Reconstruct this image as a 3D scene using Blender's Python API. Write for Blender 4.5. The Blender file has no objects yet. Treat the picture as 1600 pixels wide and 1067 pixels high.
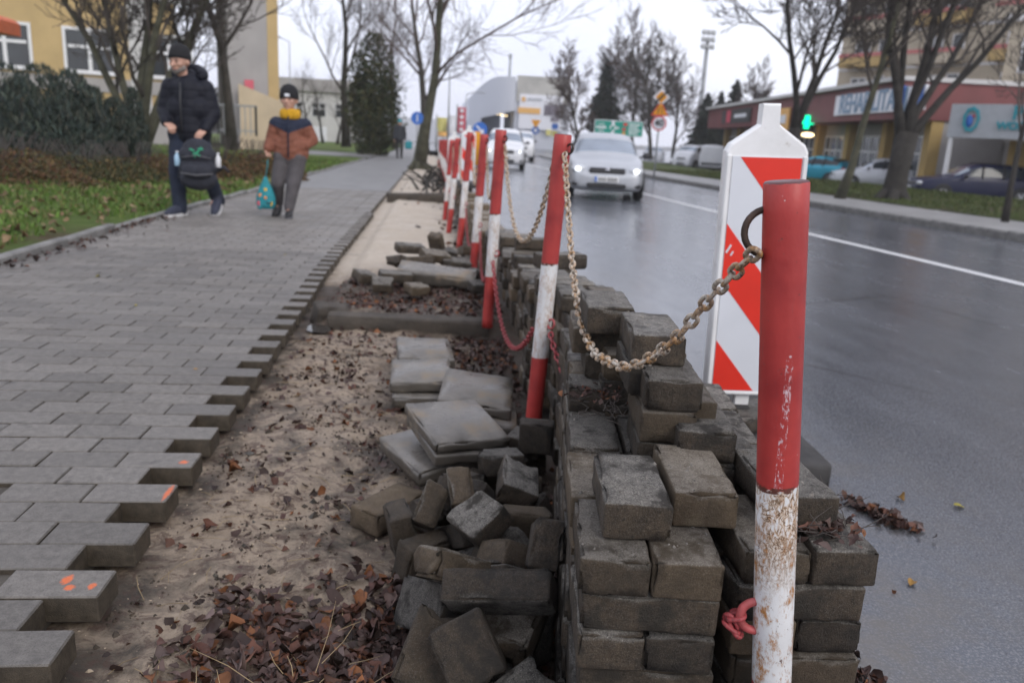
import bpy, bmesh, math, random
import numpy as np
from mathutils import Vector, Matrix, Euler, noise as mnoise

scene = bpy.context.scene
col = scene.collection

# ------------------------------------------------------------------ camera
LENS_PX = 1244.0            # focal length in pixels of a 1600 px wide frame (28 mm on full frame)
CAM_Z = 0.95
def _cam_ray(px, py):
    return Vector(((px - 800) / LENS_PX, (py - 533.5) / LENS_PX, 1.0))
_d = _cam_ray(676, 207).normalized()                    # where the street runs to
_q = _cam_ray(776, 207 + 100 * math.tan(math.radians(3.1)))
_u = _q.cross(_d).normalized()
if _u.y > 0: _u = -_u
_xv = _d.cross(_u)
ROWS = (_xv, _d, _u)                                    # camera axes (x right, y down, z forward) to world
def ray_world(px, py):
    r = _cam_ray(px, py)
    return Vector((ROWS[0].dot(r), ROWS[1].dot(r), ROWS[2].dot(r)))
def at(px, py, z=None, Y=None):
    """the place in the street that shows at a pixel of the photograph, on level z or at distance Y"""
    r = ray_world(px, py)
    t = (z - CAM_Z) / r.z if z is not None else Y / r.y
    return r * t + Vector((0, 0, CAM_Z))
cam_data = bpy.data.cameras.new('camera')
cam = bpy.data.objects.new('camera', cam_data); col.objects.link(cam)
cx_ = Vector((_xv.x, _d.x, _u.x)); cy_ = Vector((_xv.y, _d.y, _u.y)); cz_ = Vector((_xv.z, _d.z, _u.z))
cam.matrix_world = Matrix(((cx_.x, -cy_.x, -cz_.x, 0), (cx_.y, -cy_.y, -cz_.y, 0), (cx_.z, -cy_.z, -cz_.z, CAM_Z), (0, 0, 0, 1)))
cam_data.sensor_width = 36.0
cam_data.lens = LENS_PX * 36.0 / 1600.0
cam_data.clip_start = 0.05
cam_data.clip_end = 5000
cam_data.dof.use_dof = True
cam_data.dof.focus_distance = 1.32
cam_data.dof.aperture_fstop = 4.6
scene.camera = cam

# ------------------------------------------------------------------ sky, sun, exposure
SUN_EL, SUN_AZ = 34.0, 150.0
world = bpy.data.worlds.new('World'); scene.world = world
world.use_nodes = True
wn = world.node_tree; wn.nodes.clear()
wo = wn.nodes.new('ShaderNodeOutputWorld'); bg = wn.nodes.new('ShaderNodeBackground')
sky = wn.nodes.new('ShaderNodeTexSky'); sky.sky_type = 'NISHITA'; sky.sun_disc = False
sky.sun_elevation = math.radians(SUN_EL); sky.sun_rotation = math.radians(SUN_AZ)
sky.air_density = 1.0; sky.dust_density = 3.0
tcw = wn.nodes.new('ShaderNodeTexCoord')
mpw = wn.nodes.new('ShaderNodeMapping'); mpw.inputs['Scale'].default_value = (1.0, 1.0, 2.6)
nzw = wn.nodes.new('ShaderNodeTexNoise'); nzw.inputs['Scale'].default_value = 2.2; nzw.inputs['Detail'].default_value = 5
rmw = wn.nodes.new('ShaderNodeValToRGB')
rmw.color_ramp.elements[0].position = .36; rmw.color_ramp.elements[0].color = (7.5, 7.8, 9.4, 1)
rmw.color_ramp.elements[1].position = .66; rmw.color_ramp.elements[1].color = (9.2, 9.4, 10.4, 1)
mxw = wn.nodes.new('ShaderNodeMix'); mxw.data_type = 'RGBA'; mxw.inputs[0].default_value = .88
wn.links.new(tcw.outputs['Generated'], mpw.inputs['Vector']); wn.links.new(mpw.outputs[0], nzw.inputs['Vector'])
wn.links.new(nzw.outputs['Fac'], rmw.inputs['Fac'])
wn.links.new(sky.outputs['Color'], mxw.inputs[6]); wn.links.new(rmw.outputs['Color'], mxw.inputs[7])
wn.links.new(mxw.outputs[2], bg.inputs['Color']); bg.inputs['Strength'].default_value = 0.1
wn.links.new(bg.outputs[0], wo.inputs['Surface'])
sun_data = bpy.data.lights.new('sun', 'SUN'); sun_data.energy = 0.9; sun_data.angle = math.radians(25); sun_data.color = (1, .95, .87)
sun = bpy.data.objects.new('sun', sun_data); col.objects.link(sun)
sun.rotation_euler = (math.radians(90 - SUN_EL), 0, math.radians(180 - SUN_AZ))
scene.view_settings.view_transform = 'Standard'; scene.view_settings.look = 'None'
scene.view_settings.exposure = 0.5; scene.view_settings.gamma = 1.0; scene.view_settings.use_curve_mapping = False
scene.render.engine = 'CYCLES'
scene.cycles.use_denoising = True
scene.cycles.max_bounces = 6; scene.cycles.diffuse_bounces = 3; scene.cycles.glossy_bounces = 3
scene.cycles.transparent_max_bounces = 6; scene.cycles.caustics_reflective = False; scene.cycles.caustics_refractive = False

# ------------------------------------------------------------------ helpers: materials
def srgb(r, g, b):
    f = lambda c: (c / 255 / 12.92) if c <= 10 else ((c / 255 + .055) / 1.055) ** 2.4
    return (f(r), f(g), f(b))
class NT:
    def __init__(s, m): s.t = m.node_tree; s.n = s.t.nodes; s.l = s.t.links
    def new(s, k, **kw):
        n = s.n.new(k)
        for a, v in kw.items(): setattr(n, a, v)
        return n
    def link(s, a, b): s.l.new(a, b)
    def noise(s, vec, scale, detail=4, rough=.55, dist=0):
        n = s.new('ShaderNodeTexNoise'); n.inputs['Scale'].default_value = scale; n.inputs['Detail'].default_value = detail
        n.inputs['Roughness'].default_value = rough; n.inputs['Distortion'].default_value = dist
        s.link(vec, n.inputs['Vector']); return n.outputs['Fac']
    def ramp(s, fac, a, b, ca=(0, 0, 0), cb=(1, 1, 1)):
        n = s.new('ShaderNodeValToRGB'); e = n.color_ramp.elements
        e[0].position = a; e[1].position = b; e[0].color = (*ca, 1); e[1].color = (*cb, 1)
        s.link(fac, n.inputs['Fac']); return n.outputs['Color']
    def mix(s, fac, a, b, mode='MIX'):
        n = s.new('ShaderNodeMix', data_type='RGBA', blend_type=mode)
        for i, v in ((0, fac), (6, a), (7, b)):
            if isinstance(v, (int, float)): n.inputs[i].default_value = v
            elif isinstance(v, tuple): n.inputs[i].default_value = (*v, 1)
            else: s.link(v, n.inputs[i])
        return n.outputs[2]
    def math(s, op, a, b=None, c=None):
        n = s.new('ShaderNodeMath', operation=op)
        for i, v in enumerate((a, b, c)):
            if v is None: continue
            if isinstance(v, (int, float)): n.inputs[i].default_value = v
            else: s.link(v, n.inputs[i])
        return n.outputs[0]
    def sep(s, vec):
        n = s.new('ShaderNodeSeparateXYZ'); s.link(vec, n.inputs[0]); return n.outputs
    def mapping(s, vec, scale):
        n = s.new('ShaderNodeMapping'); n.inputs['Scale'].default_value = scale; s.link(vec, n.inputs['Vector']); return n.outputs[0]
    def vor(s, vec, scale, feature='F1', rnd=1):
        n = s.new('ShaderNodeTexVoronoi', feature=feature); n.inputs['Scale'].default_value = scale
        n.inputs['Randomness'].default_value = rnd
        s.link(vec, n.inputs['Vector']); return n.outputs
    def bump(s, h, strength=.5, dist=.01, normal=None):
        n = s.new('ShaderNodeBump'); n.inputs['Strength'].default_value = strength; n.inputs['Distance'].default_value = dist
        s.link(h, n.inputs['Height'])
        if normal is not None: s.link(normal, n.inputs['Normal'])
        return n.outputs[0]
MATS = {}
def new_mat(name):
    m = bpy.data.materials.new(name); m.use_nodes = True; MATS[name] = m
    t = NT(m); b = t.n['Principled BSDF']
    tc = t.new('ShaderNodeTexCoord')
    return m, t, b, tc
def simple(name, rgb, rough=.6, metal=0.0, var=.25, scale=6.0, bump=0.0, bscale=60.0, bdist=.004, spec=.5, emit=None, es=0, coat=0):
    m, t, b, tc = new_mat(name)
    v = tc.outputs['Object']
    if var:
        f = t.noise(v, scale, 5)
        c = t.ramp(f, .3, .72, tuple(x * (1 - var) for x in rgb), tuple(min(1, x * (1 + var)) for x in rgb))
        t.link(c, b.inputs['Base Color'])
    else: b.inputs['Base Color'].default_value = (*rgb, 1)
    b.inputs['Roughness'].default_value = rough; b.inputs['Metallic'].default_value = metal
    b.inputs['Specular IOR Level'].default_value = spec
    if coat: b.inputs['Coat Weight'].default_value = coat; b.inputs['Coat Roughness'].default_value = .06
    if bump:
        t.link(t.bump(t.noise(v, bscale, 5, .65), bump, bdist), b.inputs['Normal'])
    if emit: b.inputs['Emission Color'].default_value = (*emit, 1); b.inputs['Emission Strength'].default_value = es
    return m

# ------------------------------------------------------------------ helpers: geometry
class MB:
    def __init__(s): s.v = []; s.f = []; s.m = []; s.sm = []
    def add(s, vs, fs, mi=0, smooth=False):
        o = len(s.v); s.v.extend([tuple(p) for p in vs])
        for f in fs: s.f.append(tuple(o + i for i in f)); s.m.append(mi); s.sm.append(smooth)
        return s
    def box(s, c, size, rot=None, mi=0, bev=0.0):
        hx, hy, hz = size[0] / 2, size[1] / 2, size[2] / 2
        R = (Euler(rot).to_matrix() if rot is not None and not isinstance(rot, Matrix) else rot)
        if bev <= 0:
            vs = [Vector((x, y, z)) for x in (-hx, hx) for y in (-hy, hy) for z in (-hz, hz)]
            fs = [(0, 1, 3, 2), (4, 6, 7, 5), (0, 4, 5, 1), (2, 3, 7, 6), (0, 2, 6, 4), (1, 5, 7, 3)]
        else:
            b = min(bev, hx * .95, hy * .95, hz * .95); vs = []; fs = []
            idx = {}
            for sx in (-1, 1):
                for sy in (-1, 1):
                    for sz in (-1, 1):
                        for a in range(3):
                            p = [sx * (hx - b), sy * (hy - b), sz * (hz - b)]
                            p[a] += (sx, sy, sz)[a] * b
                            idx[(sx, sy, sz, a)] = len(vs); vs.append(Vector(p))
            def q(*k): fs.append(tuple(idx[i] for i in k))
            for sgn in (-1, 1):
                q(*[(sgn, y, z, 0) for y, z in ((-1, -1), (1, -1), (1, 1), (-1, 1))][::sgn])
                q(*[(x, sgn, z, 1) for x, z in ((-1, -1), (-1, 1), (1, 1), (1, -1))][::sgn])
                q(*[(x, y, sgn, 2) for x, y in ((-1, -1), (1, -1), (1, 1), (-1, 1))][::sgn])
            for a, b2 in ((-1, -1), (-1, 1), (1, -1), (1, 1)):
                q((a, b2, -1, 0), (a, b2, -1, 1), (a, b2, 1, 1), (a, b2, 1, 0))
                q((a, -1, b2, 0), (a, -1, b2, 2), (a, 1, b2, 2), (a, 1, b2, 0))
                q((-1, a, b2, 1), (-1, a, b2, 2), (1, a, b2, 2), (1, a, b2, 1))
            for x in (-1, 1):
                for y in (-1, 1):
                    for z in (-1, 1): q((x, y, z, 0), (x, y, z, 1), (x, y, z, 2))
        c = Vector(c)
        vs = [(R @ p if R is not None else p) + c for p in vs]
        return s.add(vs, fs, mi)
    def tube(s, pts, radii, n=6, mi=0, cap=True, smooth=True):
        pts = [Vector(p) for p in pts]
        if isinstance(radii, (int, float)): radii = [radii] * len(pts)
        t0 = (pts[1] - pts[0]).normalized()
        a = t0.orthogonal().normalized(); vs = []; fs = []
        for i, p in enumerate(pts):
            t = (pts[min(i + 1, len(pts) - 1)] - pts[max(i - 1, 0)])
            t = t.normalized() if t.length > 1e-9 else t0
            a = (a - t * a.dot(t))
            a = a.normalized() if a.length > 1e-6 else t.orthogonal().normalized()
            b = t.cross(a)
            for k in range(n):
                w = 2 * math.pi * k / n
                vs.append(p + (a * math.cos(w) + b * math.sin(w)) * radii[i])
        for i in range(len(pts) - 1):
            for k in range(n):
                k2 = (k + 1) % n
                fs.append((i * n + k, i * n + k2, (i + 1) * n + k2, (i + 1) * n + k))
        s.add(vs, fs, mi, smooth)
        if cap:
            o = len(s.v) - len(vs)
            s.f.append(tuple(o + k for k in range(n - 1, -1, -1))); s.m.append(mi); s.sm.append(False)
            s.f.append(tuple(o + (len(pts) - 1) * n + k for k in range(n))); s.m.append(mi); s.sm.append(False)
        return s
    def lathe(s, prof, n=16, c=(0, 0, 0), mi=0, smooth=True, sx=1, sy=1):
        vs = []; fs = []
        for r, z in prof:
            for k in range(n):
                w = 2 * math.pi * k / n; vs.append((c[0] + r * math.cos(w) * sx, c[1] + r * math.sin(w) * sy, c[2] + z))
        for i in range(len(prof) - 1):
            for k in range(n):
                k2 = (k + 1) % n; fs.append((i * n + k, i * n + k2, (i + 1) * n + k2, (i + 1) * n + k))
        fs.append(tuple(range(n - 1, -1, -1))); fs.append(tuple((len(prof) - 1) * n + k for k in range(n)))
        return s.add(vs, fs, mi, smooth)
    def prism(s, poly, y0, y1, M=None, mi=0):
        """poly in (x, z), extruded along y"""
        n = len(poly); vs = [Vector((x, y0, z)) for x, z in poly] + [Vector((x, y1, z)) for x, z in poly]
        if M is not None: vs = [M @ p for p in vs]
        fs = [tuple(range(n)), tuple(range(2 * n - 1, n - 1, -1))] + [(i, i + n, (i + 1) % n + n, (i + 1) % n) for i in range(n)]
        return s.add(vs, fs, mi)
    def ball(s, c, r, seg=10, rings=7, mi=0):
        r = r if isinstance(r, (tuple, list)) else (r, r, r)
        vs = [(c[0], c[1], c[2] - r[2])]; fs = []
        for i in range(1, rings):
            a = -math.pi / 2 + math.pi * i / rings
            for k in range(seg):
                w = 2 * math.pi * k / seg
                vs.append((c[0] + r[0] * math.cos(a) * math.cos(w), c[1] + r[1] * math.cos(a) * math.sin(w), c[2] + r[2] * math.sin(a)))
        vs.append((c[0], c[1], c[2] + r[2])); L = len(vs) - 1
        for k in range(seg):
            k2 = (k + 1) % seg
            fs.append((0, 1 + k2, 1 + k))
            for i in range(rings - 2): fs.append((1 + i * seg + k, 1 + i * seg + k2, 1 + (i + 1) * seg + k2, 1 + (i + 1) * seg + k))
            fs.append((L, 1 + (rings - 2) * seg + k, 1 + (rings - 2) * seg + k2))
        return s.add(vs, fs, mi, True)
    def mesh(s, name, mats):
        me = bpy.data.meshes.new(name); me.from_pydata(s.v, [], s.f)
        for m in (mats if isinstance(mats, (list, tuple)) else [mats]): me.materials.append(MATS[m] if isinstance(m, str) else m)
        me.polygons.foreach_set('material_index', s.m); me.polygons.foreach_set('use_smooth', s.sm)
        me.update(); return me
    def build(s, name, mats, parent=None, loc=(0, 0, 0), rot=(0, 0, 0)):
        return link(name, s.mesh(name, mats), parent, loc, rot)
def link(name, me, parent=None, loc=(0, 0, 0), rot=(0, 0, 0)):
    o = bpy.data.objects.new(name, me); col.objects.link(o)
    o.location = loc; o.rotation_euler = rot
    if parent is not None: o.parent = parent
    return o
def tag(o, label=None, cat=None, group=None, kind=None):
    if label: o['label'] = label
    if cat: o['category'] = cat
    if group: o['group'] = group
    if kind: o['kind'] = kind
    return o
def empty(name, loc, rz=0.0, label=None, cat=None, group=None):
    o = bpy.data.objects.new(name, None); col.objects.link(o); o.empty_display_size = .1
    o.location = loc; o.rotation_euler = (0, 0, rz)
    return tag(o, label, cat, group)
def kids(o): return [c for c in KIDS.get(o.name, ())]
KIDS = {}
def copy_tree(o, parent=None):
    c = o.copy(); col.objects.link(c)
    if parent is not None: c.parent = parent
    for ch in list(o.children): copy_tree(ch, c)
    return c
def np_mesh(name, verts, faces, mats, smooth=False, colors=None):
    """verts (N,3), faces (M,k) arrays"""
    me = bpy.data.meshes.new(name); n = len(verts); m, k = faces.shape
    me.vertices.add(n); me.vertices.foreach_set('co', np.ascontiguousarray(verts, dtype=np.float32).ravel())
    me.loops.add(m * k); me.loops.foreach_set('vertex_index', np.ascontiguousarray(faces, dtype=np.int32).ravel())
    me.polygons.add(m); me.polygons.foreach_set('loop_start', np.arange(0, m * k, k, dtype=np.int32))
    me.polygons.foreach_set('use_smooth', np.full(m, smooth))
    for q in (mats if isinstance(mats, (list, tuple)) else [mats]): me.materials.append(q)
    if colors is not None:
        a = me.color_attributes.new('Col', 'FLOAT_COLOR', 'POINT')
        a.data.foreach_set('color', np.ascontiguousarray(np.c_[colors, np.ones(n)], dtype=np.float32).ravel())
    me.update(calc_edges=True); me.validate(); return me
def text_mesh(txt, size, mat, extrude=.004, bold=0.0):
    cu = bpy.data.curves.new('lettering', 'FONT'); cu.body = txt; cu.size = size; cu.extrude = extrude; cu.offset = bold
    cu.resolution_u = 3; cu.align_x = 'CENTER'; cu.align_y = 'CENTER'
    o = bpy.data.objects.new('lettering', cu); col.objects.link(o)
    bpy.context.view_layer.update()
    me = bpy.data.meshes.new_from_object(o.evaluated_get(bpy.context.evaluated_depsgraph_get()))
    bpy.data.objects.remove(o); bpy.data.curves.remove(cu)
    me.materials.clear(); me.materials.append(mat); return me
def n3(x, y, z=0.0): return mnoise.noise(Vector((x, y, z)))
def fbm(x, y, z=0.0, o=4):
    s = 0; a = 1.0; t = 0
    for i in range(o):
        s += a * n3(x, y, z + i * 7.3); t += a; a *= .5; x *= 2.07; y *= 2.07
    return s / t
def sstep(a, b, x):
    t = max(0.0, min(1.0, (x - a) / (b - a))); return t * t * (3 - 2 * t)
def g(y):                       # the whole street sinks gently with distance
    return -0.009 * max(0.0, min(y, 54.0) - 4.0)
def road_z(y): return -.13 + g(y) - .06 * sstep(4, 18, y)
def copy_plain(o, me=None): c = o.copy(); col.objects.link(c); return c

# ------------------------------------------------------------------ materials
def mat_asphalt():
    m, t, b, tc = new_mat('wet_asphalt'); v = tc.outputs['Object']
    big = t.noise(t.mapping(v, (1, .3, 1)), .8, 6, .65); grit = t.noise(v, 160, 3, .7); mid = t.noise(t.mapping(v, (1, .25, 1)), 7, 6, .65)
    c = t.ramp(big, .3, .7, (.050, .057, .072), (.074, .082, .099))
    c = t.mix(t.ramp(grit, .48, .7), c, (.20, .20, .205)); c = t.mix(t.ramp(t.noise(v, 90, 4, .8), .56, .7), c, (.018, .018, .02)); ck = t.vor(v, .42, 'DISTANCE_TO_EDGE')['Distance']; ckm = t.math('MULTIPLY', t.ramp(ck, .0025, .008, (1, 1, 1), (0, 0, 0)), t.ramp(t.noise(v, .8, 3), .5, .6)); c = t.mix(t.math('MULTIPLY', ckm, .7), c, (.015, .015, .017)); xx = t.sep(v)['X']; gut = t.new('ShaderNodeMapRange'); gut.inputs[1].default_value = 1.9; gut.inputs[2].default_value = .8; t.link(xx, gut.inputs[0]); c = t.mix(t.math('MULTIPLY', gut.outputs[0], t.ramp(t.noise(v, 3.5, 6, .7), .42, .62)), c, (.10, .083, .062)); t.link(c, b.inputs['Base Color'])
    wet = t.math('ADD', t.math('MULTIPLY', big, .35), t.math('MULTIPLY', mid, .3))
    r = t.new('ShaderNodeMapRange'); r.inputs[1].default_value = .2; r.inputs[2].default_value = .46
    r.inputs[3].default_value = .12; r.inputs[4].default_value = .34; b.inputs['Specular IOR Level'].default_value = 1.0; t.link(wet, r.inputs[0]); t.link(r.outputs[0], b.inputs['Roughness'])
    t.link(t.bump(t.noise(v, 260, 5, .75), .16, .002), b.inputs['Normal'])
mat_asphalt()
def mat_paver(name, dark, light, rough=.72):
    m, t, b, tc = new_mat(name); v = tc.outputs['Object']
    oi = t.new('ShaderNodeObjectInfo'); geo = t.new('ShaderNodeNewGeometry'); gp = geo.outputs['Position']
    big = t.noise(gp, 2.3, 4); f = t.noise(gp, 40, 6, .7); grit = t.vor(gp, 420)['Distance']
    c = t.ramp(f, .28, .74, dark, light)
    hs = t.new('ShaderNodeHueSaturation'); t.link(c, hs.inputs['Color'])
    at_ = t.new('ShaderNodeAttribute'); at_.attribute_name = 'tone'
    val = t.math('ADD', .66, t.math('MULTIPLY', t.math('ADD', oi.outputs['Random'], at_.outputs['Fac']), .42))
    val = t.math('ADD', val, t.math('MULTIPLY', big, .22)); t.link(val, hs.inputs['Value'])
    c2 = t.mix(t.ramp(grit, .0, .35, (1, 1, 1), (0, 0, 0)), hs.outputs[0], tuple(x * 1.5 for x in light))
    c2 = t.mix(.35, hs.outputs[0], c2)
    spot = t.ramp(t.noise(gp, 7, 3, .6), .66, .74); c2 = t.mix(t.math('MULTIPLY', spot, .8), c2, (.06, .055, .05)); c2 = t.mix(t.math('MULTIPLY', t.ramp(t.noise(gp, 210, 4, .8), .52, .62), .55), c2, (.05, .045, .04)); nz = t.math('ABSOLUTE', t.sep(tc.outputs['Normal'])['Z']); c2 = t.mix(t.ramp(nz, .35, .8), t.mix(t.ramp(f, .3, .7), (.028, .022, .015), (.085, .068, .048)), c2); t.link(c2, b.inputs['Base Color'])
    rr = t.ramp(big, .35, .65, (.42,) * 3, (rough,) * 3); t.link(rr, b.inputs['Roughness'])
    t.link(t.bump(t.math('ADD', f, t.math('MULTIPLY', grit, .5)), .45, .004), b.inputs['Normal'])
mat_paver('paver', (.092, .084, .075), (.205, .188, .169))
def mat_brick():
    m, t, b, tc = new_mat('worn_brick'); v = tc.outputs['Object']
    oi = t.new('ShaderNodeObjectInfo'); geo = t.new('ShaderNodeNewGeometry'); gp = geo.outputs['Position']
    sh = t.new('ShaderNodeVectorMath', operation='ADD'); t.link(v, sh.inputs[0])
    rv = t.new('ShaderNodeCombineXYZ'); t.link(t.math('MULTIPLY', oi.outputs['Random'], 37.0), rv.inputs[0]); t.link(t.math('MULTIPLY', oi.outputs['Random'], 91.0), rv.inputs[1])
    t.link(rv.outputs[0], sh.inputs[1]); w = sh.outputs[0]
    f = t.noise(w, 34, 7, .72); big = t.noise(w, 9, 4, .6); grit = t.noise(w, 420, 4, .8); pit = t.noise(w, 150, 6, .78)
    side = t.ramp(f, .25, .75, (.017, .012, .008), (.085, .061, .038))            # soiled flanks, colour darkened further to paint in their shade
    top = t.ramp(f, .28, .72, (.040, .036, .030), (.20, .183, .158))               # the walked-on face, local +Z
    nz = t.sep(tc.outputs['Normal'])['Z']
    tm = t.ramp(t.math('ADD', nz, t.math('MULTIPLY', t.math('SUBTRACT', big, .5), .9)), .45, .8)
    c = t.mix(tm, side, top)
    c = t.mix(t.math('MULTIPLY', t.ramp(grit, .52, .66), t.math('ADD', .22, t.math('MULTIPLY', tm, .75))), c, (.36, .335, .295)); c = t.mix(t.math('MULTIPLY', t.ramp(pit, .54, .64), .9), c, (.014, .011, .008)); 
    c = t.mix(t.ramp(t.noise(w, 15, 5, .65), .52, .64), c, (.026, .021, .015))    # damp and soil
    c = t.mix(t.ramp(t.noise(w, 6, 4, .7), .62, .75), c, (.15, .125, .085))      # sand that stuck
    r2 = t.math('FRACT', t.math('MULTIPLY', oi.outputs['Random'], 7.31)); c = t.mix(t.ramp(r2, .62, 1.0, (0, 0, 0), (.6,) * 3), c, t.mix(.5, c, (.22, .155, .085)))
    hs = t.new('ShaderNodeHueSaturation'); t.link(c, hs.inputs['Color']); t.link(t.math('ADD', .72, t.math('MULTIPLY', oi.outputs['Random'], .85)), hs.inputs['Value'])
    t.link(hs.outputs[0], b.inputs['Base Color'])
    t.link(t.ramp(big, .3, .7, (.5,) * 3, (.85,) * 3), b.inputs['Roughness'])
    h = t.math('ADD', t.math('ADD', f, t.math('MULTIPLY', pit, .9)), t.math('MULTIPLY', grit, .45))
    t.link(t.bump(h, 1.0, .008), b.inputs['Normal'])
mat_brick()
def mat_slab():
    m, t, b, tc = new_mat('wet_slab'); v = tc.outputs['Object']
    f = t.noise(v, 14, 6, .65); big = t.noise(v, 4, 4, .6)
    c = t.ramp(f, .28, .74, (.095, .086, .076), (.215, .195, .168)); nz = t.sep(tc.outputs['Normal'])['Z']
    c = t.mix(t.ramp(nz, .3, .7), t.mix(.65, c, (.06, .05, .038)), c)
    c = t.mix(t.ramp(t.noise(v, 9, 4), .55, .68), c, (.21, .165, .115)); t.link(c, b.inputs['Base Color'])
    t.link(t.ramp(big, .4, .62, (.22,) * 3, (.7,) * 3), b.inputs['Roughness'])
    t.link(t.bump(f, .35, .004), b.inputs['Normal'])
mat_slab()
def mat_dirt():
    m, t, b, tc = new_mat('sandy_dirt'); v = tc.outputs['Object']
    y = t.sep(v)['Y']; f = t.noise(v, 18, 8, .72); big = t.noise(v, 2.6, 5, .62, .4); fine = t.noise(v, 190, 4, .7); mid = t.noise(v, 6.5, 6, .7, .6)
    sand = t.ramp(f, .25, .75, (.20, .15, .105), (.40, .318, .235))
    pale = t.ramp(f, .25, .75, (.40, .335, .26), (.56, .485, .395))
    pm = t.new('ShaderNodeMapRange'); pm.inputs[1].default_value = 5.3; pm.inputs[2].default_value = 6.3; t.link(y, pm.inputs[0])
    sand = t.mix(pm.outputs[0], sand, pale)
    soil = t.ramp(f, .25, .75, (.028, .022, .016), (.10, .078, .056))
    a = t.new('ShaderNodeAttribute'); a.attribute_name = 'Col'
    soilm = t.math('ADD', t.math('MULTIPLY', mid, .85), t.sep(a.outputs['Color'])['X'])
    k = t.ramp(soilm, .40, .56)
    c = t.mix(k, sand, soil)
    rb = t.math('MULTIPLY', t.ramp(t.noise(v, 19, 8, .78, 1.2), .50, .58), .8); c = t.mix(t.math('MULTIPLY', rb, t.math('SUBTRACT', 1.0, pm.outputs[0])), c, (.075, .042, .03)); c = t.mix(t.ramp(fine, .60, .78), c, (.05, .038, .028)); t.link(c, b.inputs['Base Color'])
    t.link(t.ramp(big, .35, .62, (.45,) * 3, (.9,) * 3), b.inputs['Roughness'])
    t.link(t.bump(t.math('ADD', f, t.math('MULTIPLY', fine, .4)), .9, .016), b.inputs['Normal'])
mat_dirt()
def mat_vcol(name, rough=.6, spec=.4, transl=0.0, bump=0):
    m, t, b, tc = new_mat(name)
    a = t.new('ShaderNodeAttribute'); a.attribute_name = 'Col'
    f = t.noise(tc.outputs['Object'], 60, 3); c = t.mix(t.ramp(f, .3, .7, (.0,) * 3, (.35,) * 3), a.outputs['Color'], (.02, .015, .012))
    t.link(c, b.inputs['Base Color']); b.inputs['Roughness'].default_value = rough; b.inputs['Specular IOR Level'].default_value = spec
    if transl:
        b.inputs['Subsurface Weight'].default_value = 0
mat_vcol('leaf_litter', .6, .25); mat_vcol('foliage', .7, .2)
def mat_grass(name, ca, cb, soil):
    m, t, b, tc = new_mat(name); v = tc.outputs['Object']
    f = t.noise(v, 5, 7, .7); big = t.noise(v, .55, 5, .6)
    c = t.ramp(f, .3, .7, ca, cb); c = t.mix(t.ramp(big, .52, .68), c, soil); t.link(c, b.inputs['Base Color'])
    b.inputs['Roughness'].default_value = .9; b.inputs['Specular IOR Level'].default_value = .15
    t.link(t.bump(t.noise(v, 30, 6, .75), 1, .05), b.inputs['Normal'])
mat_grass('lawn_soil', (.07, .11, .022), (.14, .20, .05), (.11, .085, .05))
mat_grass('bank_soil', (.05, .068, .022), (.095, .12, .042), (.075, .06, .04))
simple('far_ground', (.10, .10, .10), .9, var=.3, scale=.05)
simple('parking_asphalt', (.07, .07, .075), .55, var=.3, scale=.4, bump=.3, bscale=80)
simple('far_paving', (.24, .235, .23), .6, var=.25, scale=1.5, bump=.3, bscale=40)
simple('kerb_concrete', (.17, .165, .155), .7, var=.4, scale=7, bump=.5, bscale=60)
simple('old_kerb', (.058, .047, .036), .75, var=.45, scale=9, bump=.8, bscale=50, bdist=.01)
simple('bed_sand', (.075, .066, .055), .95, var=.4, scale=20, bump=.6, bscale=90)
simple('road_paint', (.62, .62, .62), .5, var=.15, scale=8)
simple('orange_spray', (.75, .16, .03), .6, var=.25, scale=40)
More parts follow.
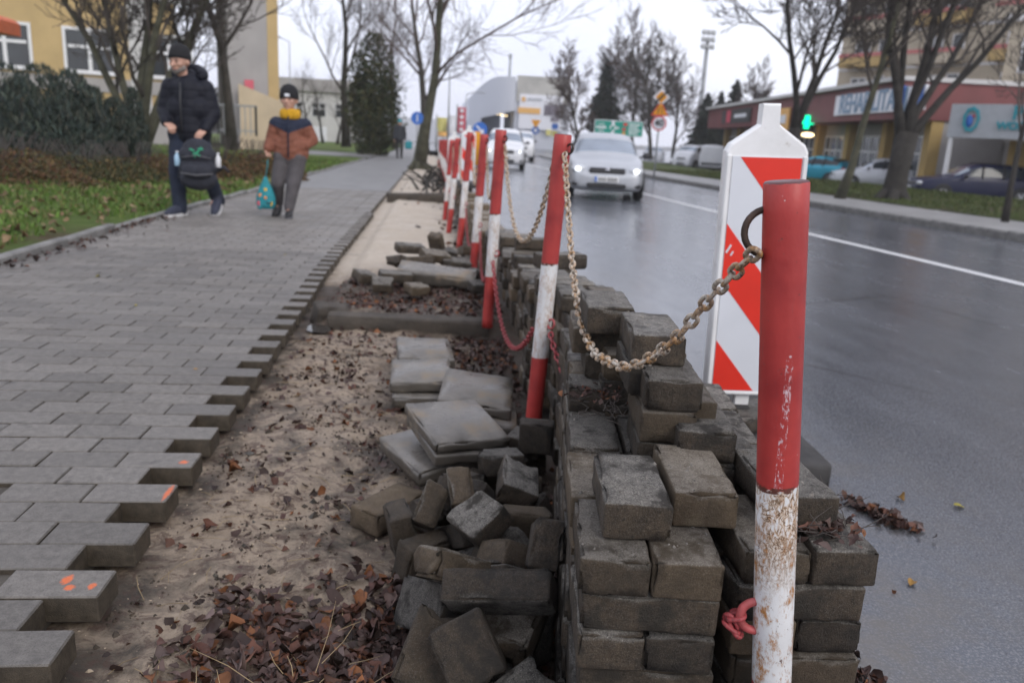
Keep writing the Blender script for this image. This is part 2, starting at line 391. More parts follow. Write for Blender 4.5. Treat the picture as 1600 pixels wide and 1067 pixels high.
def mat_pole(name, near):
    """red and white painted pipe; local z = 0 at the top of the pipe, the pipe hangs below"""
    m, t, b, tc = new_mat(name); v = tc.outputs['Object']
    z = t.sep(v)['Z']; wob = t.math('MULTIPLY', t.math('SUBTRACT', t.noise(v, 35, 3), .5), .012)
    zz = t.math('ADD', z, wob)
    a = t.math('LESS_THAN', zz, -.42); bnd = t.math('GREATER_THAN', zz, -.745)
    w = t.math('MULTIPLY', a, bnd)
    big = t.noise(v, 9, 5, .6); fine = t.noise(v, 70, 6, .7)
    red = t.ramp(big, .3, .72, (.27, .022, .022), (.47, .05, .042))
    st = t.noise(t.mapping(v, (60, 60, 7)), 1, 6, .72)
    red = t.mix(t.ramp(st, .60, .72, (0, 0, 0), (.6,) * 3), red, (.17, .06, .06))
    chips = t.math('MULTIPLY', t.ramp(t.noise(v, 95, 4, .7), .665, .70), 1.0)
    red = t.mix(chips, red, (.05, .025, .02))
    if near:
        xx = t.sep(v)['X']; yy = t.sep(v)['Y']
        lean = t.math('ADD', xx, t.math('MULTIPLY', z, -.055))
        band = t.math('LESS_THAN', t.math('ABSOLUTE', t.math('ADD', lean, -.0125)), .0052)
        zb = t.math('MULTIPLY', t.math('LESS_THAN', z, -.225), t.math('LESS_THAN', yy, 0))
        scr = t.ramp(t.noise(t.mapping(v, (260, 260, 90)), 1, 5, .75), .54, .60)
        red = t.mix(t.math('MULTIPLY', t.math('MULTIPLY', band, zb), scr), red, (.55, .42, .45))
        dots = t.ramp(t.vor(v, 55)['Distance'], .045, .065, (1, 1, 1), (0, 0, 0))
        red = t.mix(t.math('MULTIPLY', dots, t.ramp(big, .52, .56)), red, (.6, .5, .48))
    wht = t.ramp(big, .3, .7, (.60, .60, .60), (.78, .78, .78))
    vw = t.new('ShaderNodeVectorMath', operation='ADD'); t.link(v, vw.inputs[0])
    nn = t.new('ShaderNodeTexNoise'); nn.inputs['Scale'].default_value = 45; t.link(v, nn.inputs['Vector'])
    vs = t.new('ShaderNodeVectorMath', operation='SCALE'); t.link(nn.outputs['Color'], vs.inputs[0]); vs.inputs['Scale'].default_value = .016; t.link(vs.outputs[0], vw.inputs[1])
    edge = t.vor(t.mapping(vw.outputs[0], (1, 1, .8)), 105 if near else 60, 'DISTANCE_TO_EDGE')['Distance']
    area = t.ramp(t.noise(t.mapping(v, (22, 22, 9)), 1, 4, .6), .44, .56)
    if near: area = t.math('MULTIPLY', t.ramp(t.noise(t.mapping(v, (24, 24, 14)), 1, 4, .6), .38, .50), t.ramp(t.math('MULTIPLY_ADD', z, 8.0, 4.8), .0, .9))
    r1 = t.math('ABSOLUTE', t.math('SUBTRACT', t.noise(t.mapping(v, (46, 46, 30)), 1, 3, .6, 1.6), .5)); r2 = t.math('ABSOLUTE', t.math('SUBTRACT', t.noise(t.mapping(v, (85, 85, 34)), 1, 3, .6, .8), .5))
    line = t.math('MAXIMUM', t.ramp(r1, .006, .022, (1, 1, 1), (0, 0, 0)), t.math('MULTIPLY', t.ramp(r2, .004, .014, (1, 1, 1), (0, 0, 0)), .8))
    edge = t.math('MULTIPLY', t.math('MINIMUM', r1, r2), 4.0)
    crack = t.math('MULTIPLY', line, area)
    halo = t.math('MULTIPLY', t.ramp(edge, .03, .32, (.75,) * 3, (0, 0, 0)), area)
    stain = t.ramp(t.noise(t.mapping(v, (60, 60, 30)), 1, 7, .8), .50, .62)
    k = 1.0 if near else .45
    wht = t.mix(t.math('MULTIPLY', halo, k), wht, (.50, .27, .08)); wht = t.mix(t.math('MULTIPLY', stain, k), wht, (.40, .17, .035))
    wht = t.mix(t.math('MULTIPLY', crack, k), wht, (.075, .035, .015))
    wht = t.mix(t.math('MULTIPLY', t.ramp(t.noise(t.mapping(v, (80, 80, 50)), 1, 6, .8), .60, .66), k), wht, (.10, .035, .015))
    c = t.mix(w, red, wht)
    lim = t.math('MULTIPLY', t.math('LESS_THAN', t.math('ABSOLUTE', t.math('ADD', zz, .42)), .0045), t.ramp(fine, .42, .52)); c = t.mix(lim, c, (.10, .03, .02))
    capm = t.math('GREATER_THAN', t.math('ADD', z, t.math('MULTIPLY', fine, .007)), .0015); c = t.mix(capm, c, (.10, .03, .03))
    t.link(c, b.inputs['Base Color']); b.inputs['Roughness'].default_value = .42
    h = t.math('ADD', t.math('MULTIPLY', fine, .5), t.math('ADD', t.math('MULTIPLY', chips, -.7), t.math('MULTIPLY', t.math('MULTIPLY', crack, w), -1.2)))
    h = t.math('ADD', h, t.math('MULTIPLY', t.math('MULTIPLY', stain, w), .5))
    t.link(t.bump(h, .5, .0025), b.inputs['Normal'])
mat_pole('post_paint_near', True); mat_pole('post_paint', False)
def mat_chain(name, c1, c2, c3):
    m, t, b, tc = new_mat(name); geo = t.new('ShaderNodeNewGeometry'); v = geo.outputs['Position']
    f = t.noise(v, 55, 5, .7); r = t.noise(v, 160, 5, .7)
    c = t.mix(t.ramp(f, .42, .6), c1, c2); c = t.mix(t.ramp(r, .5, .64), c, c3); t.link(c, b.inputs['Base Color'])
    b.inputs['Roughness'].default_value = .55; t.link(t.bump(r, .5, .002), b.inputs['Normal'])
mat_chain('rusty_chain', (.50, .45, .38), (.36, .20, .08), (.06, .032, .018))
mat_chain('red_chain', (.36, .055, .06), (.28, .04, .045), (.12, .03, .03))
simple('rusty_steel', (.05, .032, .024), .6, .4, var=.5, scale=60, bump=.5, bscale=200, bdist=.002)
simple('rust_red_eye', (.36, .07, .07), .5, var=.3, scale=60)
def mat_plastic():
    m, t, b, tc = new_mat('beacon_plastic'); v = tc.outputs['Object']
    c = t.ramp(t.noise(v, 9, 6, .65), .3, .7, (.70, .70, .69), (.84, .84, .84)); c = t.mix(t.ramp(t.noise(v, 22, 6, .75), .62, .75), c, (.42, .38, .33))
    t.link(c, b.inputs['Base Color']); b.inputs['Roughness'].default_value = .45
mat_plastic()
simple('reflective_white', (.66, .68, .72), .35, var=.05, scale=5); simple('reflective_red', (.72, .028, .012), .33, var=.12, scale=4)
simple('dark_rubber', (.045, .043, .042), .8, var=.3, scale=14, bump=.5, bscale=60)
simple('tree_bark', (.060, .052, .042), .9, var=.45, scale=5, bump=1, bscale=22, bdist=.03)
simple('mossy_bark', (.068, .066, .042), .9, var=.45, scale=4, bump=1, bscale=22, bdist=.03)
simple('bark_dark', (.034, .030, .026), .9, var=.45, scale=5, bump=1, bscale=22, bdist=.03)
simple('twigs', (.07, .058, .05), .9, var=.3, scale=2); simple('twigs_reddish', (.11, .078, .068), .9, var=.3, scale=2)
simple('side_glass', (.035, .042, .05), .1, 0, var=.3, scale=.9, spec=.35)
simple('glass', (.33, .37, .42), .08, .62, var=.25, scale=.9)
simple('window_glass', (.035, .04, .046), .08, var=.5, scale=.45, spec=.6)
simple('shop_glass', (.10, .11, .125), .08, var=.5, scale=.7, spec=.6)
simple('white_frame', (.72, .72, .73), .5, var=.06)
simple('yellow_render', (.50, .36, .17), .85, var=.12, scale=.8, bump=.2, bscale=30)
simple('cream_render', (.55, .44, .30), .85, var=.12, scale=.8); simple('grey_render', (.36, .34, .33), .85, var=.12, scale=.6)
simple('pale_render', (.55, .54, .53), .85, var=.1, scale=.6)
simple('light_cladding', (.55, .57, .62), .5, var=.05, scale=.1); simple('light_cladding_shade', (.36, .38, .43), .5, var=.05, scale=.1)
simple('concrete_pale', (.42, .41, .38), .85, var=.25, scale=.4)
simple('maroon_fascia', (.17, .045, .045), .6, var=.15, scale=.8); simple('maroon_low', (.14, .045, .04), .7, var=.2)
simple('red_panel', (.42, .13, .12), .7, var=.15, scale=.7); simple('ochre_panel', (.42, .29, .11), .8, var=.15, scale=.7)
simple('apt_cream', (.42, .36, .27), .85, var=.12, scale=.5)
simple('sign_white', (.75, .76, .80), .5, var=.05); simple('sign_grey', (.40, .42, .45), .55, var=.08)
simple('teal_letter', (.025, .29, .36), .5, var=.05); simple('blue_letter', (.20, .30, .42), .5, var=.05)
simple('sign_green', (.0, .27, .20), .4, var=.06); simple('sign_yellow', (.80, .33, .0), .4, var=.05); simple('sign_red', (.62, .03, .03), .4, var=.05)
simple('sign_blue', (.03, .14, .5), .4, var=.05); simple('sign_black', (.02, .02, .02), .5, var=0); simple('pole_grey', (.32, .33, .34), .5, .3, var=.15)
simple('flag_red', (.55, .05, .09), .6, var=.1); simple('flag_yellow', (.68, .62, .2), .6, var=.1); simple('flag_magenta', (.5, .12, .38), .6, var=.1)
simple('banner_orange', (.75, .42, .12), .6, var=.1); simple('poster_dark', (.16, .14, .17), .6, var=.7, scale=1.1)
simple('green_cross', (.0, .5, .22), .5, var=0, emit=(.0, 1, .45), es=1.4)
simple('warm_lamp', (.9, .7, .4), .5, var=0, emit=(1, .75, .4), es=3)
simple('orange_cloth', (.65, .14, .04), .6, var=.1)
simple('tyre', (.022, .022, .023), .8, var=.2, scale=20); simple('rim', (.42, .43, .45), .35, .8, var=.1)
simple('black_plastic', (.02, .02, .022), .5, var=.15); simple('chrome', (.6, .6, .62), .15, 1, var=0)
def mat_paint(name, rgb, metal=.3):
    m = simple(name, rgb, .38, metal, var=.05, scale=2, coat=.35); return m
mat_paint('paint_silver', (.43, .445, .47), .4); mat_paint('paint_white', (.72, .73, .75), 0); mat_paint('paint_cyan', (.02, .33, .46)); mat_paint('paint_pale_silver', (.56, .58, .62))
mat_paint('paint_navy', (.008, .011, .040), 0); MATS['paint_navy'].node_tree.nodes['Principled BSDF'].inputs['Coat Weight'].default_value = .1; MATS['paint_navy'].node_tree.nodes['Principled BSDF'].inputs['Specular IOR Level'].default_value = .25; mat_paint('paint_black', (.02, .02, .022))
simple('headlamp', (1, 1, 1), .3, var=0, emit=(.93, .97, 1), es=1.1); simple('headlamp_off', (.55, .57, .6), .15, var=0)
simple('tail_lamp', (.45, .02, .03), .25, var=.1); simple('plate', (.75, .75, .74), .5, var=.05)
simple('skin', (.50, .29, .215), .55, var=.12, scale=30); simple('beard', (.19, .165, .15), .9, var=.4, scale=90)
simple('eye_dark', (.02, .015, .012), .4, var=0); simple('lips', (.36, .15, .12), .5, var=0)
simple('black_knit', (.012, .012, .014), .95, var=.3, scale=60, bump=.6, bscale=160, bdist=.004)
def mat_quilt(name, rgb, pitch, chevron=0.0, rough=.75):
    m, t, b, tc = new_mat(name); v = tc.outputs['Object']; s = t.sep(v)
    zz = t.math('ADD', s['Z'], t.math('MULTIPLY', t.math('ABSOLUTE', s['X']), -chevron))
    w = t.math('ABSOLUTE', t.math('SINE', t.math('MULTIPLY', zz, math.pi / pitch)))
    f = t.noise(v, 25, 5, .65); c = t.ramp(f, .3, .7, tuple(x * .8 for x in rgb), tuple(x * 1.2 for x in rgb)); t.link(c, b.inputs['Base Color'])
    b.inputs['Roughness'].default_value = rough; b.inputs['Specular IOR Level'].default_value = .2
    h = t.math('ADD', t.math('POWER', w, .6), t.math('MULTIPLY', f, .6)); t.link(t.bump(h, .55, .009), b.inputs['Normal'])
mat_quilt('navy_puffer', (.010, .011, .018), .085, 0, .6); mat_quilt('brown_puffer', (.215, .085, .055), .065, .35); mat_quilt('navy_yoke', (.022, .028, .05), .065, .35)
simple('dark_denim', (.012, .018, .036), .9, var=.3, scale=12, bump=.5, bscale=60, bdist=.006); simple('grey_trouser', (.085, .078, .082), .9, var=.3, scale=8, bump=.5, bscale=40, bdist=.008)
simple('shoe_navy', (.03, .035, .06), .7, var=.2); simple('shoe_white', (.62, .62, .62), .6, var=.1); simple('shoe_black', (.018, .018, .02), .6, var=.2)
simple('mustard_knit', (.55, .30, .015), .95, var=.25, scale=40, bump=.6, bscale=120, bdist=.006)
simple('bag_fabric', (.018, .02, .03), .8, var=.3, scale=20, bump=.4, bscale=120); simple('bag_trim', (.10, .10, .11), .7, var=.1)
simple('bag_green', (.03, .30, .16), .6, var=.1); simple('bottle_blue', (.32, .48, .62), .2, var=.15); simple('bottle_white', (.65, .66, .68), .3, var=.1)
simple('teal_cloth', (.02, .23, .27), .8, var=.2, scale=30); simple('print_yellow', (.75, .48, .05), .7, var=.1); simple('print_pink', (.62, .12, .16), .7, var=.3, scale=25); simple('print_orange', (.7, .26, .08), .7, var=.2, scale=25)
simple('soil_crumb', (.045, .034, .024), .9, var=.4, scale=40); simple('sand_grain', (.42, .34, .25), .9, var=.2, scale=40); simple('twig_straw', (.30, .22, .12), .8, var=.5, scale=8); simple('grit_grey', (.17, .155, .135), .9, var=.5, scale=90)
simple('puddle_water', (.05, .045, .04), .04, var=0, spec=.6)
simple('coat_dark', (.025, .028, .035), .8, var=.2)

# ================================================================== THE SETTING
rng = random.Random(7); nr = np.random.default_rng(7)
def sheet(name, xs, ys, zf, mat, smooth=True, colf=None):
    nx, ny = len(xs), len(ys)
    V = np.array([(x, y, zf(x, y)) for y in ys for x in xs]); i = np.arange(nx - 1); j = np.arange(ny - 1)
    a = (j[:, None] * nx + i[None]).ravel(); F = np.c_[a, a + 1, a + 1 + nx, a + nx]
    cols = np.array([colf(x, y) for y in ys for x in xs]) if colf else None
    return link(name, np_mesh(name, V, F, mat, smooth, cols))
def gspace(a, b, d0, k):
    out = [a]; d = d0
    while out[-1] < b: out.append(out[-1] + d); d *= k
    return out
# far ground to the horizon
def far_z(x, y): return -1.25 - .0 * y
tag(sheet('ground', [-900, -300, -60, 0, 60, 300, 900], [-100, -30, 30, 120, 400, 1200], lambda x, y: -1.6, MATS['far_ground']), kind='structure')
# road
RX0, RX1 = .5, 9.2
ys_road = gspace(-3, 75, .8, 1.04)
def road_sz(x, y): return road_z(y) if y < 60 else road_z(60) - (y - 60) * .0
road = tag(sheet('road', [RX0, 2, 4, 6, 8, RX1 + .1], ys_road, road_sz, MATS['wet_asphalt']), kind='structure')
tag(sheet('far_road', [-60, -10, 0, 10, 16, 70], [74, 90, 120, 150, 220], lambda x, y: road_z(60) - .012, MATS['wet_asphalt']), kind='structure')
mb = MB()
yy = gspace(-2, 74, .9, 1.05)
for a, b_ in zip(yy[:-1], yy[1:]):
    o = lambda x, y: (x, y, road_sz(x, y) + .004)
    mb.add([o(5.58, a), o(5.74, a), o(5.74, b_), o(5.58, b_)], [(0, 1, 2, 3)])
mb.build('lane_marking', MATS['road_paint'], road)
# far pavement, kerb, grass bank, car park
def fp_z(x, y): return road_sz(x, y) + .13
tag(sheet('far_pavement', [RX1 + .16, 10, 11.6], ys_road, fp_z, MATS['far_paving']), kind='structure')
fk = tag(MB().box((RX1 + .08, -2.5, -.18), (.15, .9, .3), bev=.02).build('far_kerb', MATS['kerb_concrete']), kind='structure')
kst = MB().box((0, 0, 0), (.15, .988, .30), bev=.02).mesh('kerb_stone', MATS['kerb_concrete'])
for i in range(70):
    y = -1.5 + i
    o = link('kerb_stone', kst, fk, (RX1 + .08 + rng.uniform(-.006, .006), y, fp_z(0, y) - .143 + rng.uniform(-.004, .008)))
def park_z(x, y): return -.55 - max(0, y - 34) * .014 - max(0, x - 30) * .004
def bank_z(x, y):
    u = (x - 11.6) / 9.0; base = fp_z(x, y) + .02; top = base + .13 * math.sin(math.pi * min(1, max(0, u) * 1.15)) * sstep(4, 14, y) * (1 - sstep(30, 48, y))
    z = top * (1 - sstep(.72, 1.0, u)) + (park_z(x, y) - .12) * sstep(.72, 1.0, u)
    return z + .03 * fbm(x * .7, y * .7)
bank = tag(sheet('grass_bank', np.linspace(11.6, 21.0, 34), gspace(2, 80, .4, 1.025), bank_z, MATS['bank_soil']), kind='structure')
tag(sheet('car_park', [20.4, 26, 34, 60], gspace(8, 130, 3, 1.1), park_z, MATS['parking_asphalt']), kind='structure')
# lawn
def lawn_z(x, y):
    return g(y) + .015 + .05 * fbm(x * .5, y * .5, 3) + .02 * sstep(0, 6, -2.9 - x)
LX1 = -2.80
lawn = tag(sheet('lawn', [-70, -50, -35, -25, -18] + list(np.linspace(-14, LX1, 46)), gspace(.5, 90, .25, 1.035), lawn_z, MATS['lawn_soil']), kind='structure')

# ------------------------------------------------------------------ pavement of single blocks
ROW, BL = .1085, .211
PX0, TOOTH = -2.715, -.652
bedv = MB()
ys = gspace(.6, 75, .6, 1.06)
for a, b_ in zip(ys[:-1], ys[1:]):
    za, zb = g(a) - .014, g(b_) - .014; x1 = TOOTH - .112
    bedv.add([(PX0, a, za), (x1, a, za), (x1, b_, zb), (PX0, b_, zb), (x1, a, za - .12), (x1, b_, zb - .12)], [(0, 1, 2, 3), (1, 4, 5, 2)])
pavement = tag(bedv.build('pavement', MATS['bed_sand']), kind='structure')
def block_mesh(i):
    b_ = MB().box((0, 0, -.03), (BL - .0035, ROW - .0035, .06), bev=.0032)
    r = random.Random(i)
    b_.v = [(x + r.uniform(-.0006, .0006), y + r.uniform(-.0006, .0006), z + r.uniform(-.0005, .0005)) for x, y, z in b_.v]
    return b_.mesh('paving_block', MATS['paver'])
blocks = [block_mesh(i) for i in range(6)]
cells = []
r0 = 10
for k in range(r0, 132):
    y = k * ROW + .045
    tip = TOOTH - (.106 if k % 2 else 0) - .05 * sstep(3.2, 6.5, y) + rng.uniform(-.004, .004)
    if y > 10.2: tip = TOOTH - .1
    x = tip - BL / 2
    while x > PX0 - BL / 2 + .01:
        cells.append((x, y, k, x == tip - BL / 2)); x -= BL
# the near blocks singly, the rest as one mesh
def shows(x, y):
    r = Vector((x, y, 0)) - Vector((0, 0, CAM_Z)); v = Vector((cx_.dot(r), cy_.dot(r), cz_.dot(r)))
    px, py = v.x / v.z * LENS_PX + 800, v.y / v.z * LENS_PX + 533.5
    return v.z > .2 and px > -60 and py < 1130
vis = [c for c in cells if shows(c[0], c[1])]
near = vis[:300]; rest = vis[300:]
spray = []
for i, (x, y, k, edge) in enumerate(near):
    o = link('paving_block', blocks[rng.randrange(6)], pavement, (x, y, g(y) + rng.uniform(-.0016, .0016)),
             (rng.uniform(-.006, .006), rng.uniform(-.004, .004), rng.uniform(-.007, .007)))
    if edge and k % 2 == 0: spray.append(o)
mb = MB(); tones = []
for x, y, k, edge in rest:
    z = g(y) + rng.uniform(-.002, .002); hx, hy, c = BL / 2 - .002, ROW / 2 - .002, .004
    mb.add([(x - hx, y - hy, z - .06), (x + hx, y - hy, z - .06), (x + hx, y + hy, z - .06), (x - hx, y + hy, z - .06),
            (x - hx, y - hy, z - c), (x + hx, y - hy, z - c), (x + hx, y + hy, z - c), (x - hx, y + hy, z - c),
            (x - hx + c, y - hy + c, z), (x + hx - c, y - hy + c, z), (x + hx - c, y + hy - c, z), (x - hx + c, y + hy - c, z)],
           [(0, 1, 5, 4), (1, 2, 6, 5), (3, 0, 4, 7), (4, 5, 9, 8), (5, 6, 10, 9), (6, 7, 11, 10), (7, 4, 8, 11), (8, 9, 10, 11)])
    tones += [rng.uniform(0, 1)] * 12
me = mb.mesh('paving_blocks_beyond', MATS['paver']); a_ = me.attributes.new('tone', 'FLOAT', 'POINT'); a_.data.foreach_set('value', tones)
tag(link('paving_blocks_beyond', me, pavement), kind='stuff')
# beyond that the joints are too fine to see
def mat_far_paver():
    m, t, b, tc = new_mat('paver_far'); v = tc.outputs['Object']
    br = t.new('ShaderNodeTexBrick'); br.inputs['Scale'].default_value = 1; br.inputs['Brick Width'].default_value = BL; br.inputs['Row Height'].default_value = ROW
    br.inputs['Mortar Size'].default_value = .004; br.inputs['Color1'].default_value = (.15, .145, .142, 1); br.inputs['Color2'].default_value = (.23, .225, .22, 1); br.inputs['Mortar'].default_value = (.06, .055, .05, 1)
    t.link(v, br.inputs['Vector']); c = t.mix(.35, br.outputs[0], t.ramp(t.noise(v, 1.2, 5), .3, .7, (.12, .12, .118), (.24, .235, .23))); t.link(c, b.inputs['Base Color']); b.inputs['Roughness'].default_value = .55
mat_far_paver()
yl = cells[-1][1] + ROW / 2
mb = MB(); ys = gspace(yl, 75, 1.2, 1.08)
for a, b_ in zip(ys[:-1], ys[1:]):
    x1 = TOOTH - .1
    mb.add([(PX0, a, g(a)), (x1, a, g(a)), (x1, b_, g(b_)), (PX0, b_, g(b_)), (x1, a, g(a) - .1), (x1, b_, g(b_) - .1)], [(0, 1, 2, 3), (1, 4, 5, 2)])
mb.add([(-30, 40, g(40) + .03), (PX0, 36, g(36) + .03), (PX0, 44, g(44) + .03), (-30, 52, g(52) + .03)], [(0, 1, 2, 3)])
mb.build('paving_beyond', MATS['paver_far'], pavement)
# orange survey paint sprayed on three of the end blocks: colour on the block itself
def mat_sprayed(name, marks):
    m = MATS['paver'].copy(); m.name = name; MATS[name] = m; t = NT(m); b = t.n['Principled BSDF']; old = b.inputs['Base Color'].links[0].from_socket
    tc = t.new('ShaderNodeTexCoord'); v = tc.outputs['Object']; xyz = t.sep(v); tot = None
    rough = t.noise(v, 110, 5, .75)
    for cx, cy, rx, ry in marks:
        dx = t.math('DIVIDE', t.math('SUBTRACT', xyz['X'], cx), rx); dy = t.math('DIVIDE', t.math('SUBTRACT', xyz['Y'], cy), ry)
        d = t.math('ADD', t.math('MULTIPLY', dx, dx), t.math('MULTIPLY', dy, dy)); q = t.math('SUBTRACT', 1.25, t.math('ADD', d, t.math('MULTIPLY', t.math('SUBTRACT', rough, .5), 3.2)))
        tot = q if tot is None else t.math('MAXIMUM', tot, q)
    c = t.mix(t.math('MULTIPLY', t.ramp(tot, .1, 1.0), .8), old, (.72, .14, .03)); t.link(c, b.inputs['Base Color'])
def spray_on(target_y, marks, i):
    o = min(spray, key=lambda q: abs(q.location.y - target_y)); mat_sprayed('paver_sprayed_%d' % i, marks)
    o.data = o.data.copy(); o.data.materials.clear(); o.data.materials.append(MATS['paver_sprayed_%d' % i]); o['label'] = 'paving block with an orange paint mark on its end'
spray_on(1.53, [(.018, .012, .012, .020), (.035, -.018, .012, .012), (.078, -.012, .008, .014)], 1)
spray_on(1.965, [(.094, .0, .008, .046)], 2)
spray_on(2.18, [(.072, -.018, .014, .014)], 3)

# left kerb of edging stones
kerb = tag(MB().box((LX1 + .04, .9, -.05), (.07, .8, .16), bev=.01).build('lawn_kerb', MATS['kerb_concrete']), kind='structure')
kst2 = MB().box((0, 0, 0), (.075, .992, .20), bev=.012).mesh('kerb_stone', MATS['kerb_concrete'])
for i in range(33):
    y = 1.8 + i
    link('kerb_stone', kst2, kerb, (LX1 + .045 + rng.uniform(-.012, .012) + .03 * math.sin(i * .7), y, g(y) - .055 + rng.uniform(-.012, .014)), (rng.uniform(-.008, .008), rng.uniform(-.05, .05), rng.uniform(-.012, .012)))

# ------------------------------------------------------------------ the dug-up strip
def dirt_base(x, y):
    z = -.082 - .025 * sstep(-.5, .2, x)
    bankm = sstep(4.16, 4.3, y + .05 * n3(x * 3, 1.7)) * sstep(-.62, -.5, x)
    z += (.085 + .02 * n3(x * 4, y * 3)) * bankm * (1 - .45 * sstep(5.0, 5.8, y))
    z += .03 * sstep(1.55, 1.15, y) * sstep(-.45, -.1, x) * (1 - sstep(.15, .3, x))
    z -= .16 * sstep(.70, .92, x + .05 * n3(y * 2.5, 9.1))
    return z + g(y)
def dirt_z(x, y):
    amp = .022 if y < 5.3 else .019
    e = sstep(-.66, -.5, x)
    return dirt_base(x, y) + amp * (.35 + .65 * e) * fbm(x * 5.5, y * 5.5, 1, 5) * 1.6 + .006 * fbm(x * 26, y * 26, 5, 2) * (1 if y < 6 else .3)
def dirt_soil(x, y):
    k = .01 + .10 * sstep(-.45, .1, x) if y < 4 else 0
    k += .07 * sstep(-.575, -.64, x) * sstep(4.5, 3.5, y)
    k += .22 * sstep(1.75, 1.2, y) * sstep(-.5, -.15, x) + .05 * sstep(-.5, -.66, x) + .2 * (sstep(4.0, 4.25, y) - sstep(5.2, 5.7, y))
    k += .25 * sstep(.15, .45, x) - .04
    k += .07 * fbm(x * 2.2, y * 2.2, 31, 3) * 2.2
    if y > 5.6: k -= .12 * (1 - sstep(.0, .3, x)) + .3 * (math.exp(-((y - 15) / 1.2) ** 2) + math.exp(-((y - 24) / 3.5) ** 2))
    return (k, 0, 0)
ysd = list(np.arange(.7, 5.6, .02)) + gspace(5.62, 50, .05, 1.05)
dirt = tag(sheet('dirt_strip', list(np.linspace(-.92, 1.06, 100)), ysd, dirt_z, MATS['sandy_dirt'], True, dirt_soil), kind='structure')

# ================================================================== STRIPED POSTS AND CHAINS
POST_R = .0288
posts = []
spec = [((1229, 283), (1205, 1067), 1.0), ((880, 210), (830, 690), 2.62), ((783, 203), (761, 515), 4.12), ((757, 210), (740, 418), 5.65),
        ((735, 207), (719, 375), 7.2), ((716, 216), (703, 345), 8.7), ((706, 220), (696, 330), 10.2)]
plabels = ['rust-flaked red and white post nearest to the viewer, standing before the brick stack',
           'second striped post, gold chain on its top and red chain on its white middle',
           'third striped post, standing at the end of the concrete edge across the strip',
           'fourth striped post, just beyond the heap of broken bricks and slab',
           'fifth striped post, beside the pale sand', 'sixth striped post, beside the pale sand beyond the brick heap', 'seventh striped post, before the tall leaf-strewn roots']
def pole_mesh(n, mat, L=1.02):
    mb = MB(); r = POST_R
    mb.lathe([(r, -L)] + [(r, -L + L * i / 24) for i in range(1, 24)] + [(r, -.003), (r - .002, 0)], n)
    return mb.mesh('pole', mat)
near_pole = pole_mesh(48, MATS['post_paint_near']); far_pole = pole_mesh(16, MATS['post_paint'])
def eye_mesh(r, w, n=14, a0=0, a1=2 * math.pi, seg=10):
    mb = MB(); pts = [(0, r * math.cos(a0 + (a1 - a0) * k / n), r * math.sin(a0 + (a1 - a0) * k / n)) for k in range(n + 1)]
    mb.tube(pts, w, seg); return mb
def make_post(top, bot, label, mesh, group='striped barrier posts along the verge'):
    d = (Vector(top) - Vector(bot)).normalized()
    r = empty('barrier_post', bot, 0, label, 'post', group)
    ax = Vector((0, 0, 1)).rotation_difference(d)
    p = link('pole', mesh, r); L = (Vector(top) - Vector(bot)).length
    p.location = d * L; p.rotation_mode = 'QUATERNION'; p.rotation_quaternion = ax
    p.rotation_mode = 'XYZ'
    return r, p
for (t_, b_, Y), lab in zip(spec, plabels):
    T = at(*t_, Y=Y); B = at(*b_, Y=Y)
    zb = -.16 + g(Y); B = T + (B - T) * ((T.z - zb) / (T.z - B.z))
    posts.append((T, B) + make_post(T, B, lab, near_pole if Y < 2 else far_pole))
ORD = ['eighth', 'ninth', 'tenth', 'eleventh', 'twelfth', 'thirteenth', 'fourteenth', 'fifteenth', 'sixteenth', 'seventeenth', 'eighteenth', 'nineteenth', 'twentieth', 'twenty-first', 'twenty-second']
for k in range(15):
    Y = 11.7 + 1.52 * k; X = .30 + .012 * math.sin(k * 1.7) - .002 * k
    zb = -.16 + g(Y); B = Vector((X, Y, zb)); T = B + Vector((.02 + .02 * math.sin(k * 2.3), .01, 1.09 + .02 * math.sin(k * 3.1)))
    posts.append((T, B) + make_post(T, B, 'striped post, %s from the viewer in the long row, small in the distance' % ORD[k], far_pole))
# the welded eyes the chains hang from
e = eye_mesh(.030, .0046, 16, math.radians(-105), math.radians(115), 10)
o = e.build('chain_eye', MATS['rusty_steel'], posts[0][2]); T0, B0 = posts[0][0], posts[0][1]
ring_c = at(1199, 363, Y=1.004); o.location = ring_c - B0; o.rotation_euler = (0, math.radians(3), math.radians(84))
for i, (T, B, r, p) in enumerate(posts[1:], 1):
    for hz, m in ((.045, 'rusty_steel'), (.62, 'rust_red_eye')):
        if i > 6 and hz > .5: continue
        q = eye_mesh(.016, .004, 10, 0, 2 * math.pi, 6).build('chain_eye', MATS[m], r)
        d = (T - B).normalized(); q.location = (T - B) - d * hz + Vector((.020, -.034, 0)); q.rotation_euler = (0, .2, math.radians(35))
q = eye_mesh(.024, .0065, 14, math.radians(-115), math.radians(115), 10).build('chain_eye', MATS['rust_red_eye'], posts[0][2])
q.location = at(1163, 962, Y=1.0) - B0 + Vector((.018, .0, 0)); q.rotation_euler = (.1, 0, math.radians(82))

